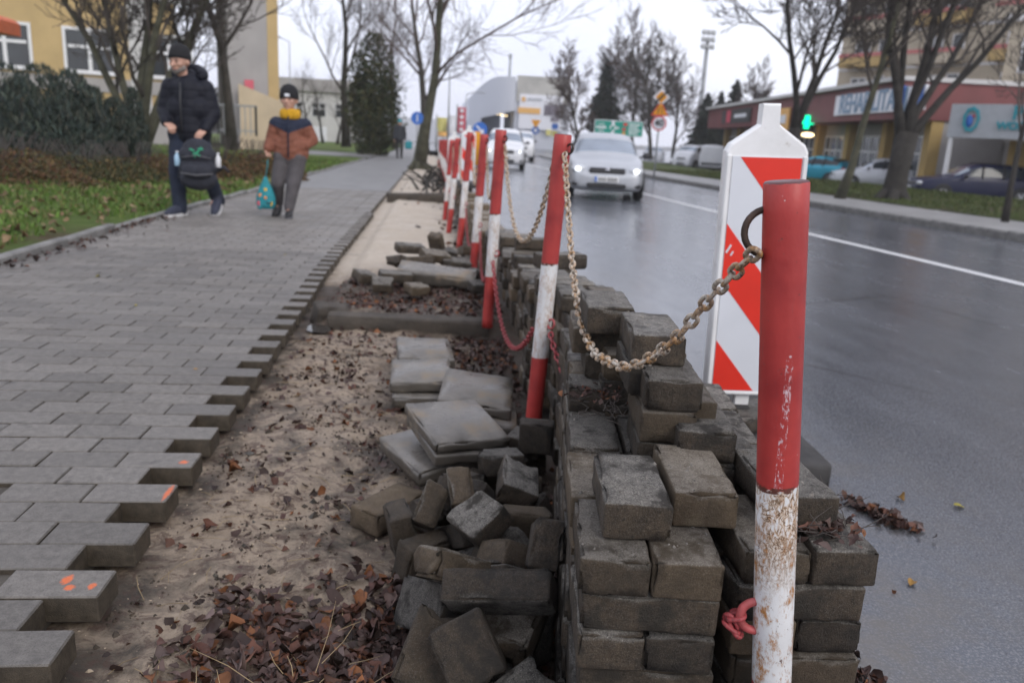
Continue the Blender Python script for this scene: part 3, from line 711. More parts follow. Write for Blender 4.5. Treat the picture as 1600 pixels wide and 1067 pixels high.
# links
def link_mesh(L, W, w, n=7, seg=20, mat=None):
    pts = []; a = (W - 2 * w) / 2 + w * .0; r = W / 2 - w; h = L / 2 - w - r
    k = seg // 2
    for i in range(k + 1): t = -math.pi / 2 + math.pi * i / k; pts.append((h + r * math.cos(t), r * math.sin(t), 0))
    for i in range(k + 1): t = math.pi / 2 + math.pi * i / k; pts.append((-h + r * math.cos(t), r * math.sin(t), 0))
    N = len(pts); vs = []; fs = []
    for i, p in enumerate(pts):
        t = (Vector(pts[(i + 1) % N]) - Vector(pts[i - 1])).normalized(); nrm = t.cross(Vector((0, 0, 1)))
        for j in range(n):
            wv = 2 * math.pi * j / n; vs.append(Vector(p) + (nrm * math.cos(wv) + Vector((0, 0, 1)) * math.sin(wv)) * w)
    for i in range(N):
        for j in range(n): fs.append((i * n + j, i * n + (j + 1) % n, ((i + 1) % N) * n + (j + 1) % n, ((i + 1) % N) * n + j))
    return MB().add(vs, fs, 0, True)
LNK, LW, LR = .0335, .0225, .0037; PITCH = LNK - 2 * LR - .0006
def catenary(P, Q, sag, n=400):
    """points along a hanging chain from P to Q whose lowest point is about `sag` below the lower end"""
    P, Q = Vector(P), Vector(Q); D = math.hypot(Q.x - P.x, Q.y - P.y); dz = Q.z - P.z
    lo, hi = .02, 50
    def curve(a):
        m = dz / D; # solve x0 so that a*cosh((D-x0)/a)-a*cosh(-x0/a)=dz
        l2, h2 = -3 * D, 4 * D
        for _ in range(70):
            x0 = (l2 + h2) / 2
            try: v = a * math.cosh((D - x0) / a) - a * math.cosh(x0 / a)
            except OverflowError: v = 1e9 if (D - x0) > x0 else -1e9
            if v > dz: l2 = x0
            else: h2 = x0
        return x0
    for _ in range(60):
        a = (lo + hi) / 2; x0 = curve(a); low = P.z - (a * math.cosh(x0 / a) - a) if 0 < x0 < D else min(P.z, Q.z)
        if min(P.z, Q.z) - low > sag: lo = a
        else: hi = a
    x0 = curve(a); out = []
    for i in range(n + 1):
        x = D * i / n; z = P.z + a * math.cosh((x - x0) / a) - a * math.cosh(x0 / a)
        out.append(Vector((P.x + (Q.x - P.x) * x / D, P.y + (Q.y - P.y) * x / D, z)))
    return out
def spline(P, n=24):
    P = [P[0] * 2 - P[1]] + P + [P[-1] * 2 - P[-2]]; out = []
    for i in range(1, len(P) - 2):
        a, b_, c, d = P[i - 1:i + 3]
        for k in range(n):
            t = k / n; out.append(.5 * (2 * b_ + (c - a) * t + (2 * a - 5 * b_ + 4 * c - d) * t * t + (3 * b_ - a - 3 * c + d) * t ** 3))
    return out + [P[-2]]
def resample(pts, step):
    out = [pts[0]]; acc = 0
    for a, b_ in zip(pts[:-1], pts[1:]):
        d = (b_ - a).length; s = step - acc
        while s <= d:
            out.append(a + (b_ - a) * (s / d)); s += step
        acc = (acc + d) % step
    return out
def frame(t, roll):
    up = Vector((1, 0, 0)) if abs(t.x) < .9 else Vector((0, 1, 0))
    y = up - t * up.dot(t); y.normalize(); z = t.cross(y)
    c, s = math.cos(roll), math.sin(roll); y2 = y * c + z * s; z2 = -y * s + z * c
    return Matrix(((t.x, y2.x, z2.x), (t.y, y2.y, z2.y), (t.z, y2.z, z2.z)))
def chain(pts, mat, label, group, single=True, seed=0, maxn=10**6):
    r = random.Random(seed); P = resample(pts, PITCH)[:maxn]; root = empty('barrier_chain', P[0], 0, label, 'chain', group)
    hi = link_mesh(LNK, LW, LR, 9, 22); hi_me = hi.mesh('link', mat); lo = link_mesh(LNK, LW, LR, 4, 8); allmb = MB()
    for i in range(len(P) - 1):
        t = (P[i + 1] - P[i]).normalized(); M = frame(t, math.pi / 4 + (i % 2) * math.pi / 2 + r.uniform(-.22, .22)); c = (P[i] + P[i + 1]) / 2
        if single:
            o = link('link', hi_me, root); o.matrix_local = Matrix.Translation(c - P[0]) @ M.to_4x4()
        else: allmb.add([M @ Vector(v) + c - P[0] for v in lo.v], lo.f, 0, True)
    if not single: tag(allmb.build('links', mat, root), kind='stuff')
    return root
GC, RC = 'gold rusty chains hung between post tops', 'red chains hung between post middles'
def head(i, dz=.05): T, B = posts[i][0], posts[i][1]; d = (T - B).normalized(); return T - d * dz + Vector((.022, -.036, -.018))
def headb(i, dz=.05): T, B = posts[i][0], posts[i][1]; d = (T - B).normalized(); return T - d * dz + Vector((-.012, .036, -.018))
def waist(i): T, B = posts[i][0], posts[i][1]; d = (T - B).normalized(); return T - d * .635 + Vector((.02, -.036, -.014))
P1 = at(1183, 391, Y=.985)
chain(spline([at(px, py, Y=Y) for px, py, Y in ((1183, 391, .988), (1110, 465, 1.109), (1060, 525, 1.19), (1010, 562, 1.285), (975, 573, 1.373), (945, 562, 1.496), (925, 545, 1.623), (905, 490, 1.835), (893, 400, 2.131), (886, 300, 2.423), (882, 238, 2.585))]), MATS['rusty_chain'], 'long gold rusty chain drooping from the nearest post over the brick stack', GC, True, 1)
chain(catenary(headb(1), head(2), .37), MATS['rusty_chain'], 'gold rusty chain drooping between the second and third posts', GC, True, 2)
chain(catenary(waist(1) + Vector((-.052, .045, .0)), waist(2) + Vector((-.02, 0, 0)), .22), MATS['red_chain'], 'red chain sagging from the second post to the third post', RC, True, 3)
dang = spline([waist(1), at(866, 545, Y=2.52), at(878, 578, Y=2.44), at(886, 606, Y=2.38), at(892, 640, Y=2.34)])
chain(dang, MATS['red_chain'], 'red chain running from the second post down into the brick wall', RC, True, 4, 17)
lump = at(1150, 972, Y=1.0)
rc = chain([lump + Vector((.012 * math.sin(k * 1.9), .012 * math.cos(k * 2.3) + .01, .012 * math.sin(k * 1.1) - .002 * k)) for k in range(7)], MATS['red_chain'], 'bunched end of red chain at the foot of the nearest post', RC, True, 5)
for i in range(2, 6):
    chain(catenary(headb(i), head(i + 1), .33 + .03 * math.sin(i * 2)), MATS['rusty_chain'], 'gold rusty chain from the %s post to the next one, beside the pale sand' % ('third', 'fourth', 'fifth', 'sixth')[i - 2], GC, False, 10 + i)
    if i < 4: chain(catenary(waist(i) + Vector((-.03, .07, 0)), waist(i + 1), .22), MATS['red_chain'], ['', '', 'red chain on the white middle of the third post, running to the fourth', 'red chain from the fourth post to the fifth post'][i], RC, False, 20 + i)
for i in range(6, len(posts) - 1, 1):
    if i < 12: chain(catenary(headb(i), head(i + 1), .33), MATS['rusty_chain'], 'small gold chain running from the %s post to the next' % (['seventh'] + ORD)[i - 6], GC, False, 30 + i)

# ================================================================== BRICKS
BX, BY, BZ = .205, .104, .0605
def worn_box(sx, sy, sz, seed, r=.006, rough_end=False, slab=False):
    """a box with rounded, chipped edges"""
    def ticks(n, h):
        e = min(r * 1.0, h * .5); inner = [(-h + e) + (2 * h - 2 * e) * i / n for i in range(n + 1)]
        return [-h, -h + e * .45] + inner + [h - e * .45, h]
    hx, hy, hz = sx / 2, sy / 2, sz / 2
    T = [ticks(9 if sx > .15 else 5, hx), ticks(5, hy), ticks(3, hz)]; idx = {}; vs = []; fs = []
    def vert(p):
        k = tuple(round(c, 6) for c in p)
        if k not in idx: idx[k] = len(vs); vs.append(Vector(p))
        return idx[k]
    for a in range(3):
        b_, c = (a + 1) % 3, (a + 2) % 3
        for sg in (-1, 1):
            for i in range(len(T[b_]) - 1):
                for j in range(len(T[c]) - 1):
                    q = []
                    for u, w in ((i, j), (i + 1, j), (i + 1, j + 1), (i, j + 1)):
                        p = [0, 0, 0]; p[a] = sg * (hx, hy, hz)[a]; p[b_] = T[b_][u]; p[c] = T[c][w]; q.append(vert(p))
                    fs.append(tuple(q if sg > 0 else q[::-1]))
    out = []; h = (hx, hy, hz); off = seed * 13.7
    for p in vs:
        inn = Vector([max(-h[k] + r, min(h[k] - r, p[k])) for k in range(3)]); d = p - inn
        cnt = sum(1 for k in range(3) if abs(d[k]) > 1e-6)
        n = d.normalized(); q = inn + n * r
        edge = cnt >= 2
        dn = .0016 * mnoise.noise(q * 38 + Vector((off, 0, 0))) + .0012 * mnoise.noise(q * 95 + Vector((0, off, 0)))
        ch = mnoise.noise(q * 24 + Vector((off, off, 1.3)))
        if edge and ch > .06: dn -= (ch - .06) * (.030 + .022 * (seed % 3))
        if rough_end and p.x > hx - .03: dn += .0; q.x -= .022 * (mnoise.noise(q * 30 + Vector((off, 3, 0))) + .5) * sstep(hx - .03, hx, p.x)
        out.append(q + n * dn)
    return MB().add(out, fs, 0, True)
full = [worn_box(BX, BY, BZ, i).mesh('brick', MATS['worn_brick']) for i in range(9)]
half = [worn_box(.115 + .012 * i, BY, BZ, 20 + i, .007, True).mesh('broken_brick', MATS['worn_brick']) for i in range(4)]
brng = random.Random(11)
BRICKS_BUILT = [0]
STACK = {}
def stack_of(group):
    if group not in STACK:
        lab, loc = {GA: ('tall stepped stack of soiled grey bricks left of the nearest post', (.34, 1.2, Z0)), GB: ('lower brick stack right of the nearest post, on the road edge', (.6, 1.15, Z0)), GC2: ('long dry-stacked wall of grey bricks running behind the second and third posts', (.5, 3.0, Z0))}[group]
        STACK[group] = empty('brick_stack', loc, 0, lab, 'brick stack', 'dry stacks of lifted bricks')
    return STACK[group]
def brick(c, yaw=0.0, pitch=0.0, roll=0.0, label=None, group=None, me=None, flip=True, name='paving_brick'):
    """pitch/roll tip the brick about its own long and cross axes"""
    o = link(name, me or full[brng.randrange(len(full))], None, c)
    o.rotation_mode = 'XYZ'
    M = Matrix.Rotation(yaw, 3, 'Z') @ Matrix.Rotation(pitch, 3, 'Y') @ Matrix.Rotation(roll, 3, 'X')
    if flip and brng.random() < .5: M = M @ Matrix.Rotation(math.pi, 3, 'Z')
    o.rotation_euler = M.to_euler(); BRICKS_BUILT[0] += 1
    if label in (LA, LBk, LC):                       # laid courses are parts of their stack
        st = stack_of(group); o.name = 'brick'; o.parent = st; o.location = Vector(c) - st.location; return o
    return tag(o, label, 'brick', group)
PZ = .0618; Z0 = -.135
GA, GB, GC2 = 'bricks of the front stack', 'bricks of the stack right of the nearest post', 'bricks of the long wall beyond the second post'
LA, LBk, LC = ('soiled grey brick laid in the front stack left of the nearest post', 'soiled grey brick laid in the stack right of the nearest post', 'grey brick laid in the long dry-stacked wall behind the second post')
YAW = -math.radians(7.5)
def col_cells(org, yaw, n_cells, tops, label, group, lowest=None, jit=.006, parity=0, zb=None, front_only=None):
    """dry stacked cells, two bricks a layer laid crosswise by turns; front_only hides the cores nobody can see"""
    u = Vector((math.cos(yaw), math.sin(yaw), 0)); v = Vector((-math.sin(yaw), math.cos(yaw), 0))
    for j in range(n_cells):
        c0 = Vector(org) + v * (.2125 * j + .105) + u * .105
        cj = Vector((brng.uniform(-jit, jit), brng.uniform(-jit, jit), 0)) * (1.5 if j else .4)
        zz = (zb(c0.y) if zb else Z0)
        lo = lowest[j] if lowest else 1
        for n in range(lo, tops[j] + 1):
            z = zz + PZ * n - BZ / 2
            along = (n + parity) % 2 == 0            # even layers: long sides run with the wall
            for s in (-1, 1):
                d = Vector((brng.uniform(-jit, jit), brng.uniform(-jit, jit), brng.uniform(-.0006, .0006)))
                a = brng.uniform(-.02, .02)
                if along: brick(c0 + cj + d + u * s * .0535 + Vector((0, 0, z)), yaw + math.pi / 2 + a, 0, 0, label, group)
                else: brick(c0 + cj + d + v * s * .0535 + Vector((0, 0, z)), yaw + a, 0, 0, label, group)
# --- front stack, left column of cells (layer 8 = the two headers under the topmost front brick)
org = (.238, 1.032, 0)
col_cells(org, YAW, 5, [8, 8, 8, 9, 9], LA, GA)
# --- its second column, right behind post 1's left edge (lower layers are buried from view)
col_cells((.462, 1.30, 0), YAW, 3, [8, 8, 8], LA, GA, [4, 6, 6], .01)
# --- stack right of the nearest post
col_cells((.492, 1.052, 0), YAW * .35, 3, [8, 7, 7], LBk, GB, [1, 4, 5])
# --- hand-set bricks on top, by the front left upper corner
def hero(px, py, n_z, label, yaw=YAW, me=None, under=0, group=GA, w=.104, dl=0):
    p = at(px, py, z=n_z); f = Vector((-math.sin(yaw), math.cos(yaw), 0)); r = Vector((math.cos(yaw), math.sin(yaw), 0))
    c = p + r * w / 2 + f * (BX / 2 + dl); c.z = n_z - BZ / 2
    o = brick(c, yaw + math.pi / 2, brng.uniform(-.008, .008), brng.uniform(-.008, .008), label, group, me)
    for k in range(1, under + 1):
        brick(c - Vector((brng.uniform(-.008, .008), brng.uniform(-.008, .008), PZ * k)), yaw + math.pi / 2 + brng.uniform(-.03, .03) + (math.pi / 2 if False else 0), 0, 0, LA, GA)
    return o
zt = lambda n: Z0 + PZ * n
hero(946, 786, zt(9) + .001, 'gritty-topped brick, front left topmost, its near edge crumbling', YAW + .02, full[2])
hero(1055, 768, zt(9) + .001, 'brick set back beside the crumbling front one, left of the nearest post', YAW + .03, full[4])
hero(1062, 672, .4575, 'squarish brick end behind the pair of top front bricks, below the drooping chain', YAW - .02, full[1], 1)
hero(1035, 624, .490, 'flat brick under the lowest sag of the gold chain, stepped behind the squarish one', YAW, full[3], 2)
hero(1012, 592, .535, 'grit-covered brick carrying the brick behind the chain', YAW, full[5], 3)
hero(990, 522, .597, 'brick standing high just behind the sagging chain, right of the summit brick', YAW + .02, full[0], 1)
hero(919, 479, .602, 'summit brick, the highest of the front stack, left of the chain', YAW + .03, full[6], 0)
hero(921, 513, .540, 'brick directly under the summit brick of the front stack', YAW - .02, full[7], 3)
hero(946, 553, .500, 'low-set brick with mossy top in front of the summit brick', YAW + .01, full[8], 2)
brick((.400, 1.86, .50), YAW + math.pi / 2, 0, 0, LA, GA); pass
hero(1120, 722, .372, 'half-hidden brick right behind the nearest post with dark front', YAW * .3, full[2], 0, GB)
hero(1216, 776, zt(9) + .001, 'single brick topping the right stack, showing right of the red part of the post', YAW * .2, full[3], 0, GB)
# --- the long wall beyond: cells along the row of posts
zb2 = lambda y: -.125 + g(y)
wall_top = [8, 8, 8, 9, 9, 8, 8, 8, 7, 8, 7, 7, 7, 8, 7, 6, 7, 7, 6, 6]
for j, n in enumerate(wall_top):
    y = 2.02 + .214 * j; x = (.405 if y < 2.4 else .462 if y < 2.78 else .405 if y < 3.85 else .42) + .010 * math.sin(j * 2.1)
    col_cells((x, y, 0), YAW * .3, 1, [n], LC, GC2, [2 if j < 6 else 4 if j < 12 else 5], .010, j % 2, zb2)
for y, x, zz in ((2.25, .66, .33), (2.9, .66, .30), (3.4, .68, .30), (4.15, .66, .27)):
    for k in range(3): brick((x + .02 * k, y, zz - PZ * k), .1 * k, 0, 0, LC, GC2)
wt = lambda Y, n: zb2(Y) + PZ * n - BZ / 2
brick((.50, 2.33, wt(2.33, 9)), 1.5, 0, 0, 'brick lying loose on top of the wall close behind the second post', GC2)
brick((.56, 4.25, wt(4.25, 8)), .05, 0, 0, 'upper of the two bricks laid crosswise on the far wall top', GC2); brick((.56, 4.25, wt(4.25, 9)), .02, 0, 0, 'top brick laid crosswise at the far end of the wall', GC2)
brick((.54, 3.25, wt(3.25, 10)), .3, 0, 0, 'pale brick on the wall between second and third posts', GC2)
# beyond 6.3 m the wall is too small to pick apart
mb = MB(); r = random.Random(5)
for j in range(34):
    y = 6.35 + .215 * j
    for n in range(1, r.choice((6, 7, 7, 8)) - (j > 20)):
        for s in (-1, 1):
            M = Matrix.Rotation(r.uniform(-.05, .05), 3, 'Z'); z = zb2(y) + PZ * n - .03
            al = n % 2
            mb.box((.50 + (s * .0535 if al else 0) + r.uniform(-.012, .012), y + (0 if al else s * .0535), z), (.103, .205, .06) if al else (.205, .103, .06), M, bev=.005)
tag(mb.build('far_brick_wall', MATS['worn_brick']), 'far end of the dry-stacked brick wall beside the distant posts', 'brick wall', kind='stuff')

# --- the tumbled heap left of the stack
def loose(px, py, z, yaw, pitch, roll, label, me=None, Y=None):
    c = at(px, py, z=z) if Y is None else at(px, py, Y=Y)
    return brick(c, math.radians(yaw), math.radians(pitch), math.radians(roll), label, 'tumbled bricks', me, False)
loose(628, 832, -.03, 20, 79, 6, 'brick standing on end in the sand, leftmost of the heap', half[2])
def heap(x, y, z, rx, ry, rz, me, label):
    o = link('paving_brick', me, None, (x, y, z), (rx, ry, rz)); return tag(o, label, 'brick', 'tumbled bricks')
loose(838, 686, .07, 80, 88, 0, 'small brick standing upright at the foot of the second post', half[0])
heap(0.2351, 1.7916, -0.0742, 0.023, -0.025, 3.077, half[3], 'half brick lying flat against the stack, bottom layer at the middle of the heap')
heap(0.2813, 1.995, -0.0563, -0.043, 0.417, 2.755, half[1], 'half brick lying flat against the stack, bottom layer at the rear of the heap')
heap(0.2769, 2.0932, -0.0418, 1.062, 0.026, 2.965, half[1], 'half brick tipped askew against the stack, bottom layer at the rear of the heap')
heap(0.1035, 1.691, -0.0565, 0.94, -0.032, 0.404, half[2], 'half brick tipped askew on the sand side, bottom layer at the middle of the heap')
heap(0.1369, 1.2866, -0.0422, 0.154, -0.067, 2.951, half[0], 'half brick lying flat in the centre, bottom layer at the front of the heap')
heap(0.1443, 1.5543, -0.074, 0.214, -3.082, 1.071, half[0], 'half brick lying flat in the centre, bottom layer at the middle of the heap')
heap(0.2377, 2.1825, -0.0457, 1.485, 0.007, -2.973, half[2], 'half brick on edge in the centre, bottom layer at the rear of the heap')
heap(0.2254, 1.415, -0.0459, 1.455, 0.159, 0.912, half[0], 'half brick on edge against the stack, bottom layer at the front of the heap')
heap(0.0058, 1.7505, -0.0492, -1.414, 0.1, 0.699, half[2], 'half brick flat on the sand in front of the upright one')
heap(0.1196, 1.4453, -0.04, 1.472, -0.204, -0.817, half[2], 'half brick on edge in the centre, bottom layer at the front of the heap')
heap(0.1774, 1.3376, 0.0345, 0.075, 0.313, -2.021, half[2], 'half brick under the topmost whole brick in the front of the heap')
heap(0.1243, 2.1188, -0.048, 2.407, -1.527, -0.082, half[1], 'half brick close under the front corner of the wet slabs')
heap(0.1058, 1.8222, -0.0257, -0.006, -0.529, -1.156, full[2], 'whole brick lying low in the left middle of the heap')
heap(0.1796, 1.1824, -0.0073, 0.676, -0.251, 0.589, half[2], 'half brick tipped askew against the stack, second layer at the front of the heap')
heap(0.2164, 2.1188, 0.0444, 0.173, 0.015, -3.04, half[1], 'half brick lying highest right in front of the second post')
heap(-0.0925, 2.0364, -0.0609, -0.05, -3.128, 0.912, full[8], 'whole brick flat on the sand behind the upright one')
heap(0.2719, 1.6544, -0.0263, -0.615, 1.838, -0.731, half[3], 'half brick on edge against the stack, second layer at the middle of the heap')
heap(0.0263, 2.009, -0.0685, -0.275, -2.991, 0.906, half[1], 'half brick flat on the sand between the upright one and the slabs')
heap(0.1926, 1.4943, 0.0288, -0.547, 0.49, 0.499, half[3], 'half brick tipped askew in the centre, second layer at the middle of the heap')
heap(0.1038, 1.5675, -0.0004, -0.216, 0.579, 0.656, half[0], 'half brick tipped askew on the sand side, second layer at the middle of the heap')
heap(0.183, 1.6893, 0.0038, 0.805, -0.574, 1.074, half[2], 'half brick tipped askew just under the one topmost in the middle of the heap')
heap(0.3264, 2.4036, -0.07, 0.08, 0.019, 0.65, half[1], 'half brick lying flat at the very foot of the second post')
heap(0.0969, 1.8754, 0.0653, -1.76, -0.631, 1.737, half[0], 'half brick on top of the rear of the heap, below the wet slabs')
heap(0.1521, 1.9539, -0.0159, -1.235, -2.294, 0.461, half[1], 'half brick on edge on the sand side, second layer at the rear of the heap')
heap(0.0947, 1.9998, 0.0034, -1.45, -0.211, -2.423, half[2], 'half brick on edge on the sand side, the one closest to the wet slabs')
heap(0.1909, 1.587, 0.0414, 0.557, 2.694, -0.947, half[0], 'half brick in mid heap, the one just before the side of the stack')
heap(0.0214, 1.836, 0.0501, -1.051, -0.903, 0.961, half[0], 'half brick resting on another just right of the upright leftmost one')
heap(0.0247, 1.3067, 0.0109, -2.596, -0.86, 0.969, half[3], 'half brick nearest to the leaf litter at the bottom edge')
heap(0.263, 1.8886, -0.0491, -0.767, -1.484, -0.986, half[0], 'half brick on edge against the stack, bottom layer at the rear of the heap')
heap(0.0219, 1.4629, -0.0002, 1.114, -0.388, -1.087, full[1], 'whole brick at the left front edge of the heap, in the leaves')
heap(0.2554, 1.9909, 0.0379, 0.36, -0.142, 1.46, half[3], 'half brick tilted below the second post, touching the stack')
heap(0.0565, 1.4589, 0.0954, 0.431, -0.441, -2.801, half[2], 'half brick perched on the front left shoulder of the heap')
heap(0.1497, 1.3254, 0.121, 2.332, -0.147, -0.268, full[0], 'whole brick lying topmost in the front of the heap, close to the stack')
heap(0.2584, 1.7811, 0.0102, -1.596, 0.037, -0.061, half[1], 'half brick on edge beside the stack in mid heap, behind the one lodged high')
heap(0.3342, 2.3932, -0.0072, 0.021, 0.082, -0.451, half[1], 'half brick lying flat against the stack, second layer at the rear of the heap')
heap(0.2577, 1.5082, 0.1148, 1.736, 0.578, 1.508, half[2], 'half brick lodged high against the side of the front stack')
heap(0.0898, 1.2415, 0.0506, -2.437, 0.768, -0.946, half[1], 'half brick lying on others at the bottom edge of the picture')
heap(0.1339, 1.69, 0.0845, -0.657, 0.021, 2.074, half[1], 'half brick lying topmost in the middle of the heap')

# --- concrete slabs
def slab(c, sx, sy, sz, rot, label, seed, split=False):
    me = worn_box(sx, sy, sz, seed, .008)
    me.v = [(x, y, z + .0) for x, y, z in me.v]
    o = link('concrete_slab', me.mesh('concrete_slab', MATS['wet_slab']), None, c, rot); return tag(o, label, 'slab', 'concrete slabs dropped on the strip')
R = math.radians
c1 = at(713, 664, z=.085)
slab(c1, .245, .27, .036, (R(8), R(3), R(22)), 'wet shiny slab on top of the pair in front of the second post', 41)
slab(c1 + Vector((.006, .004, -.0385)), .247, .274, .036, (R(8), R(3), R(20)), 'slab directly beneath the wet shiny one', 42)
slab(at(690, 702, z=-.01) , .30, .28, .05, (R(3), R(-5), R(28)), 'dark slab at the bottom of the front pile, sticking out left', 43)
c2 = at(662, 574, z=.0)
slab(c2 + Vector((0, .19, .012)), .24, .34, .045, (R(1), R(2), R(4)), 'far half of the cracked slab on the leafy sand', 44)
slab(c2 + Vector((-.01, -.13, .006)), .24, .28, .045, (R(3), R(-2), R(1)), 'near half of the cracked slab on the leafy sand', 45)
slab(c2 + Vector((-.005, -.02, -.05)), .24, .58, .045, (0, 0, R(2)), 'slab beneath the two halves of the cracked one', 46)
slab(at(745, 614, z=.0), .27, .36, .045, (R(2), R(6), R(-6)), 'grey slab between the cracked slab and the brick wall', 47)
slab(at(750, 648, z=-.05), .27, .26, .045, (R(2), R(6), R(-4)), 'slab under the grey one beside the brick wall', 48)

# --- the old kerb laid across the strip and the rubble on it
mb = worn_box(.86, .10, .17, 60, .012); o = link('crossing_kerb', mb.mesh('crossing_kerb', MATS['old_kerb']), None, (-.10, 4.22, -.098), (R(7), R(1.2), R(2)))
tag(o, 'dark earth-stained concrete kerb lying across the dug strip', 'kerb')
mb = worn_box(.20, .12, .14, 61, .02); tag(link('kerb_lump', mb.mesh('kerb_lump', MATS['old_kerb']), None, (-.52, 4.30, -.05), (R(10), R(8), R(25))), 'rough end lump of the old kerb beside a puddle', 'kerb stone')
def rub(px, py, z, yaw, pitch, roll, label, me=None): 
    o = brick(at(px, py, z=z), R(yaw), R(pitch), R(roll), label, 'bricks heaped behind the crossing kerb', me, False); return o
rub(598, 445, .055, 10, 3, 20, 'yellowish brick at the left front of the far heap', half[1])
rub(652, 452, .035, 35, 4, 8, 'dark brick lying on the leaves before the long slab', half[2])
rub(680, 400, .13, 30, 8, 20, 'brick on the crest of the far heap', full[2]); rub(683, 385, .16, 70, 60, 10, 'brick propped upright on the far heap', full[0])
rub(655, 408, .10, 170, 6, 12, 'brick lying lengthwise left on the far heap', full[4]); rub(640, 388, .12, 20, 4, 8, 'topmost left brick of the far heap', full[5])
rub(622, 408, .06, 140, 12, 20, 'brick half buried left in the far heap', half[3]); rub(712, 412, .08, 15, 6, 14, 'brick beside the third post on the far heap', full[1])
rub(745, 428, .06, 60, 8, 10, 'brick lying against the third post', half[0]); rub(618, 432, .06, 15, 4, 6, 'grey brick flat behind the yellowish one', full[3])
rub(570, 432, .05, 40, 10, 14, 'pale stone brick leftmost of the far heap', half[2]); rub(730, 392, .11, 100, 10, 5, 'brick under the fourth post', full[6])
rub(700, 396, .11, 35, 10, 15, 'small pale brick right on the far heap', half[1]); rub(752, 448, .04, 20, 0, 10, 'pale half brick at the third post', half[3])
slab(at(683, 430, z=.06), .50, .16, .08, (R(16), R(4), R(-8)), 'long tilted slab lying on the far heap', 49)

# ================================================================== STRIPED BEACON BOARDS
def beacon(origin, s, yaw, label, lean=0.0):
    """board 0.25 wide, 0.72 tall, shoulders and a grip above; origin at the middle of the lower edge of the board"""
    r = empty('beacon_board', origin, yaw, label, 'traffic beacon', 'red and white beacon boards on the road edge'); r.scale = (s, s, s); r.rotation_euler = (0, lean, yaw)
    w, h, d = .13, .80, .030
    prof = [(-w, 0), (w, 0), (w, h + .012), (w - .012, h + .035), (.046, h + .085), (.030, h + .097), (.028, h + .16), (-.028, h + .16), (-.030, h + .097), (-.046, h + .085), (-w + .012, h + .035), (-w, h + .012)]
    mb = MB(); n = len(prof); b = .006
    inner = [(x * (1 - b / w), z + (b if z < .01 else -b)) for x, z in prof]
    vs = [(x, -d + b, z) for x, z in prof] + [(x, d - b, z) for x, z in prof] + [(x, -d, z) for x, z in inner] + [(x, d, z) for x, z in inner]
    fs = [(i, (i + 1) % n, n + (i + 1) % n, n + i) for i in range(n)] + [(2 * n + i, 2 * n + (i + 1) % n, (i + 1) % n, i) for i in range(n)] + [(n + i, n + (i + 1) % n, 3 * n + (i + 1) % n, 3 * n + i) for i in range(n)]
    fs += [tuple(range(2 * n, 3 * n)), tuple(range(4 * n - 1, 3 * n - 1, -1))]
    mb.add(vs, fs); mb.build('body', MATS['beacon_plastic'], r)
    mb = MB(); e = .008; iw = w - .020
    mb.box((0, -d - .0015, .405), (2 * iw, .005, .782)); mb.build('sheet', MATS['reflective_white'], r)
    # the rim that frames the sheet
    mb = MB()
    mb.box((-w + .009, -d - .003, .40), (.015, .010, .80), bev=.003); mb.box((w - .009, -d - .003, .40), (.015, .010, .80), bev=.003)
    mb.box((0, -d - .003, .007), (2 * w - .034, .010, .012), bev=.003); mb.build('rim', MATS['beacon_plastic'], r)
    z0, z1 = .016, .794; k = 1.25      # falling from left to right
    def clip(zl, zh):
        """strip between two slanted edges z = z_edge - k*(x+iw) clipped to the sheet"""
        pts = [(-iw, zl), (iw, zl - 2 * iw * k), (iw, zh - 2 * iw * k), (-iw, zh)]
        def cut(p, zc, up):
            out = []
            for a, b_ in zip(p, p[1:] + p[:1]):
                ia, ib = ((a[1] >= zc) == up), ((b_[1] >= zc) == up)
                if ia: out.append(a)
                if ia != ib:
                    t = (zc - a[1]) / (b_[1] - a[1]); out.append((a[0] + (b_[0] - a[0]) * t, zc))
            return out
        p = cut(pts, z0, True); return cut(p, z1, False) if p else p
    for lo_, hi_ in ((.825, 1.6), (.392, .582), (-.3, .190)):
        p = clip(lo_, hi_)
        if len(p) > 2: MB().prism(p[::-1], -d - .0052, -d - .004).build('red_stripe', MATS['reflective_red'], r)
    mb = MB(); M_ = Matrix.Rotation(.5, 3, 'Y'); mb.box((-.098, -d - .0064, .50), (.006, .002, .030), M_); mb.box((-.086, -d - .0064, .485), (.005, .002, .016), M_); mb.build('white_scuff', MATS['reflective_white'], r)
    mb = MB(); mb.box((0, 0, -.02), (.05, .03, .05), bev=.004); mb.build('tenon', MATS['beacon_plastic'], r)
    return r
bo = at(1158, 612, Y=2.66)
bb = beacon(bo, 1.045, R(-7), 'tall red and white slanted-stripe board with white grip behind the nearest post', R(-1.6))
foot_z = road_z(2.66)
mb = worn_box(.40, .78, .11, 80, .02)
o = link('foot', mb.mesh('foot', MATS['dark_rubber'])); bpy.context.view_layer.update(); o.parent = bb; o.matrix_parent_inverse = bb.matrix_world.inverted(); o.location = (bo.x + .02, 2.68, foot_z + .056); o.rotation_euler = (0, 0, R(-6))
bz = bo.z - .04 - (foot_z + .111)
for k, (dx, dy, a) in enumerate(((-.10, -.1, .2), (.02, -.06, .6), (.12, .05, .1))):
    brick((bo.x + dx, 2.66 + dy, foot_z + .111 + BZ / 2), a, 0, 0, ['brick lying left on the rubber foot of the striped board', 'brick under the striped board, middle of its foot', 'brick at the right on the foot of the striped board'][k], None)
mb = MB(); mb.box((0, 0, bz / 2 - .002), (.06, .06, max(.02, bz)), bev=.008); mb.build('socket', MATS['dark_rubber'], bb, (0, 0, -.04 - bz + .0))
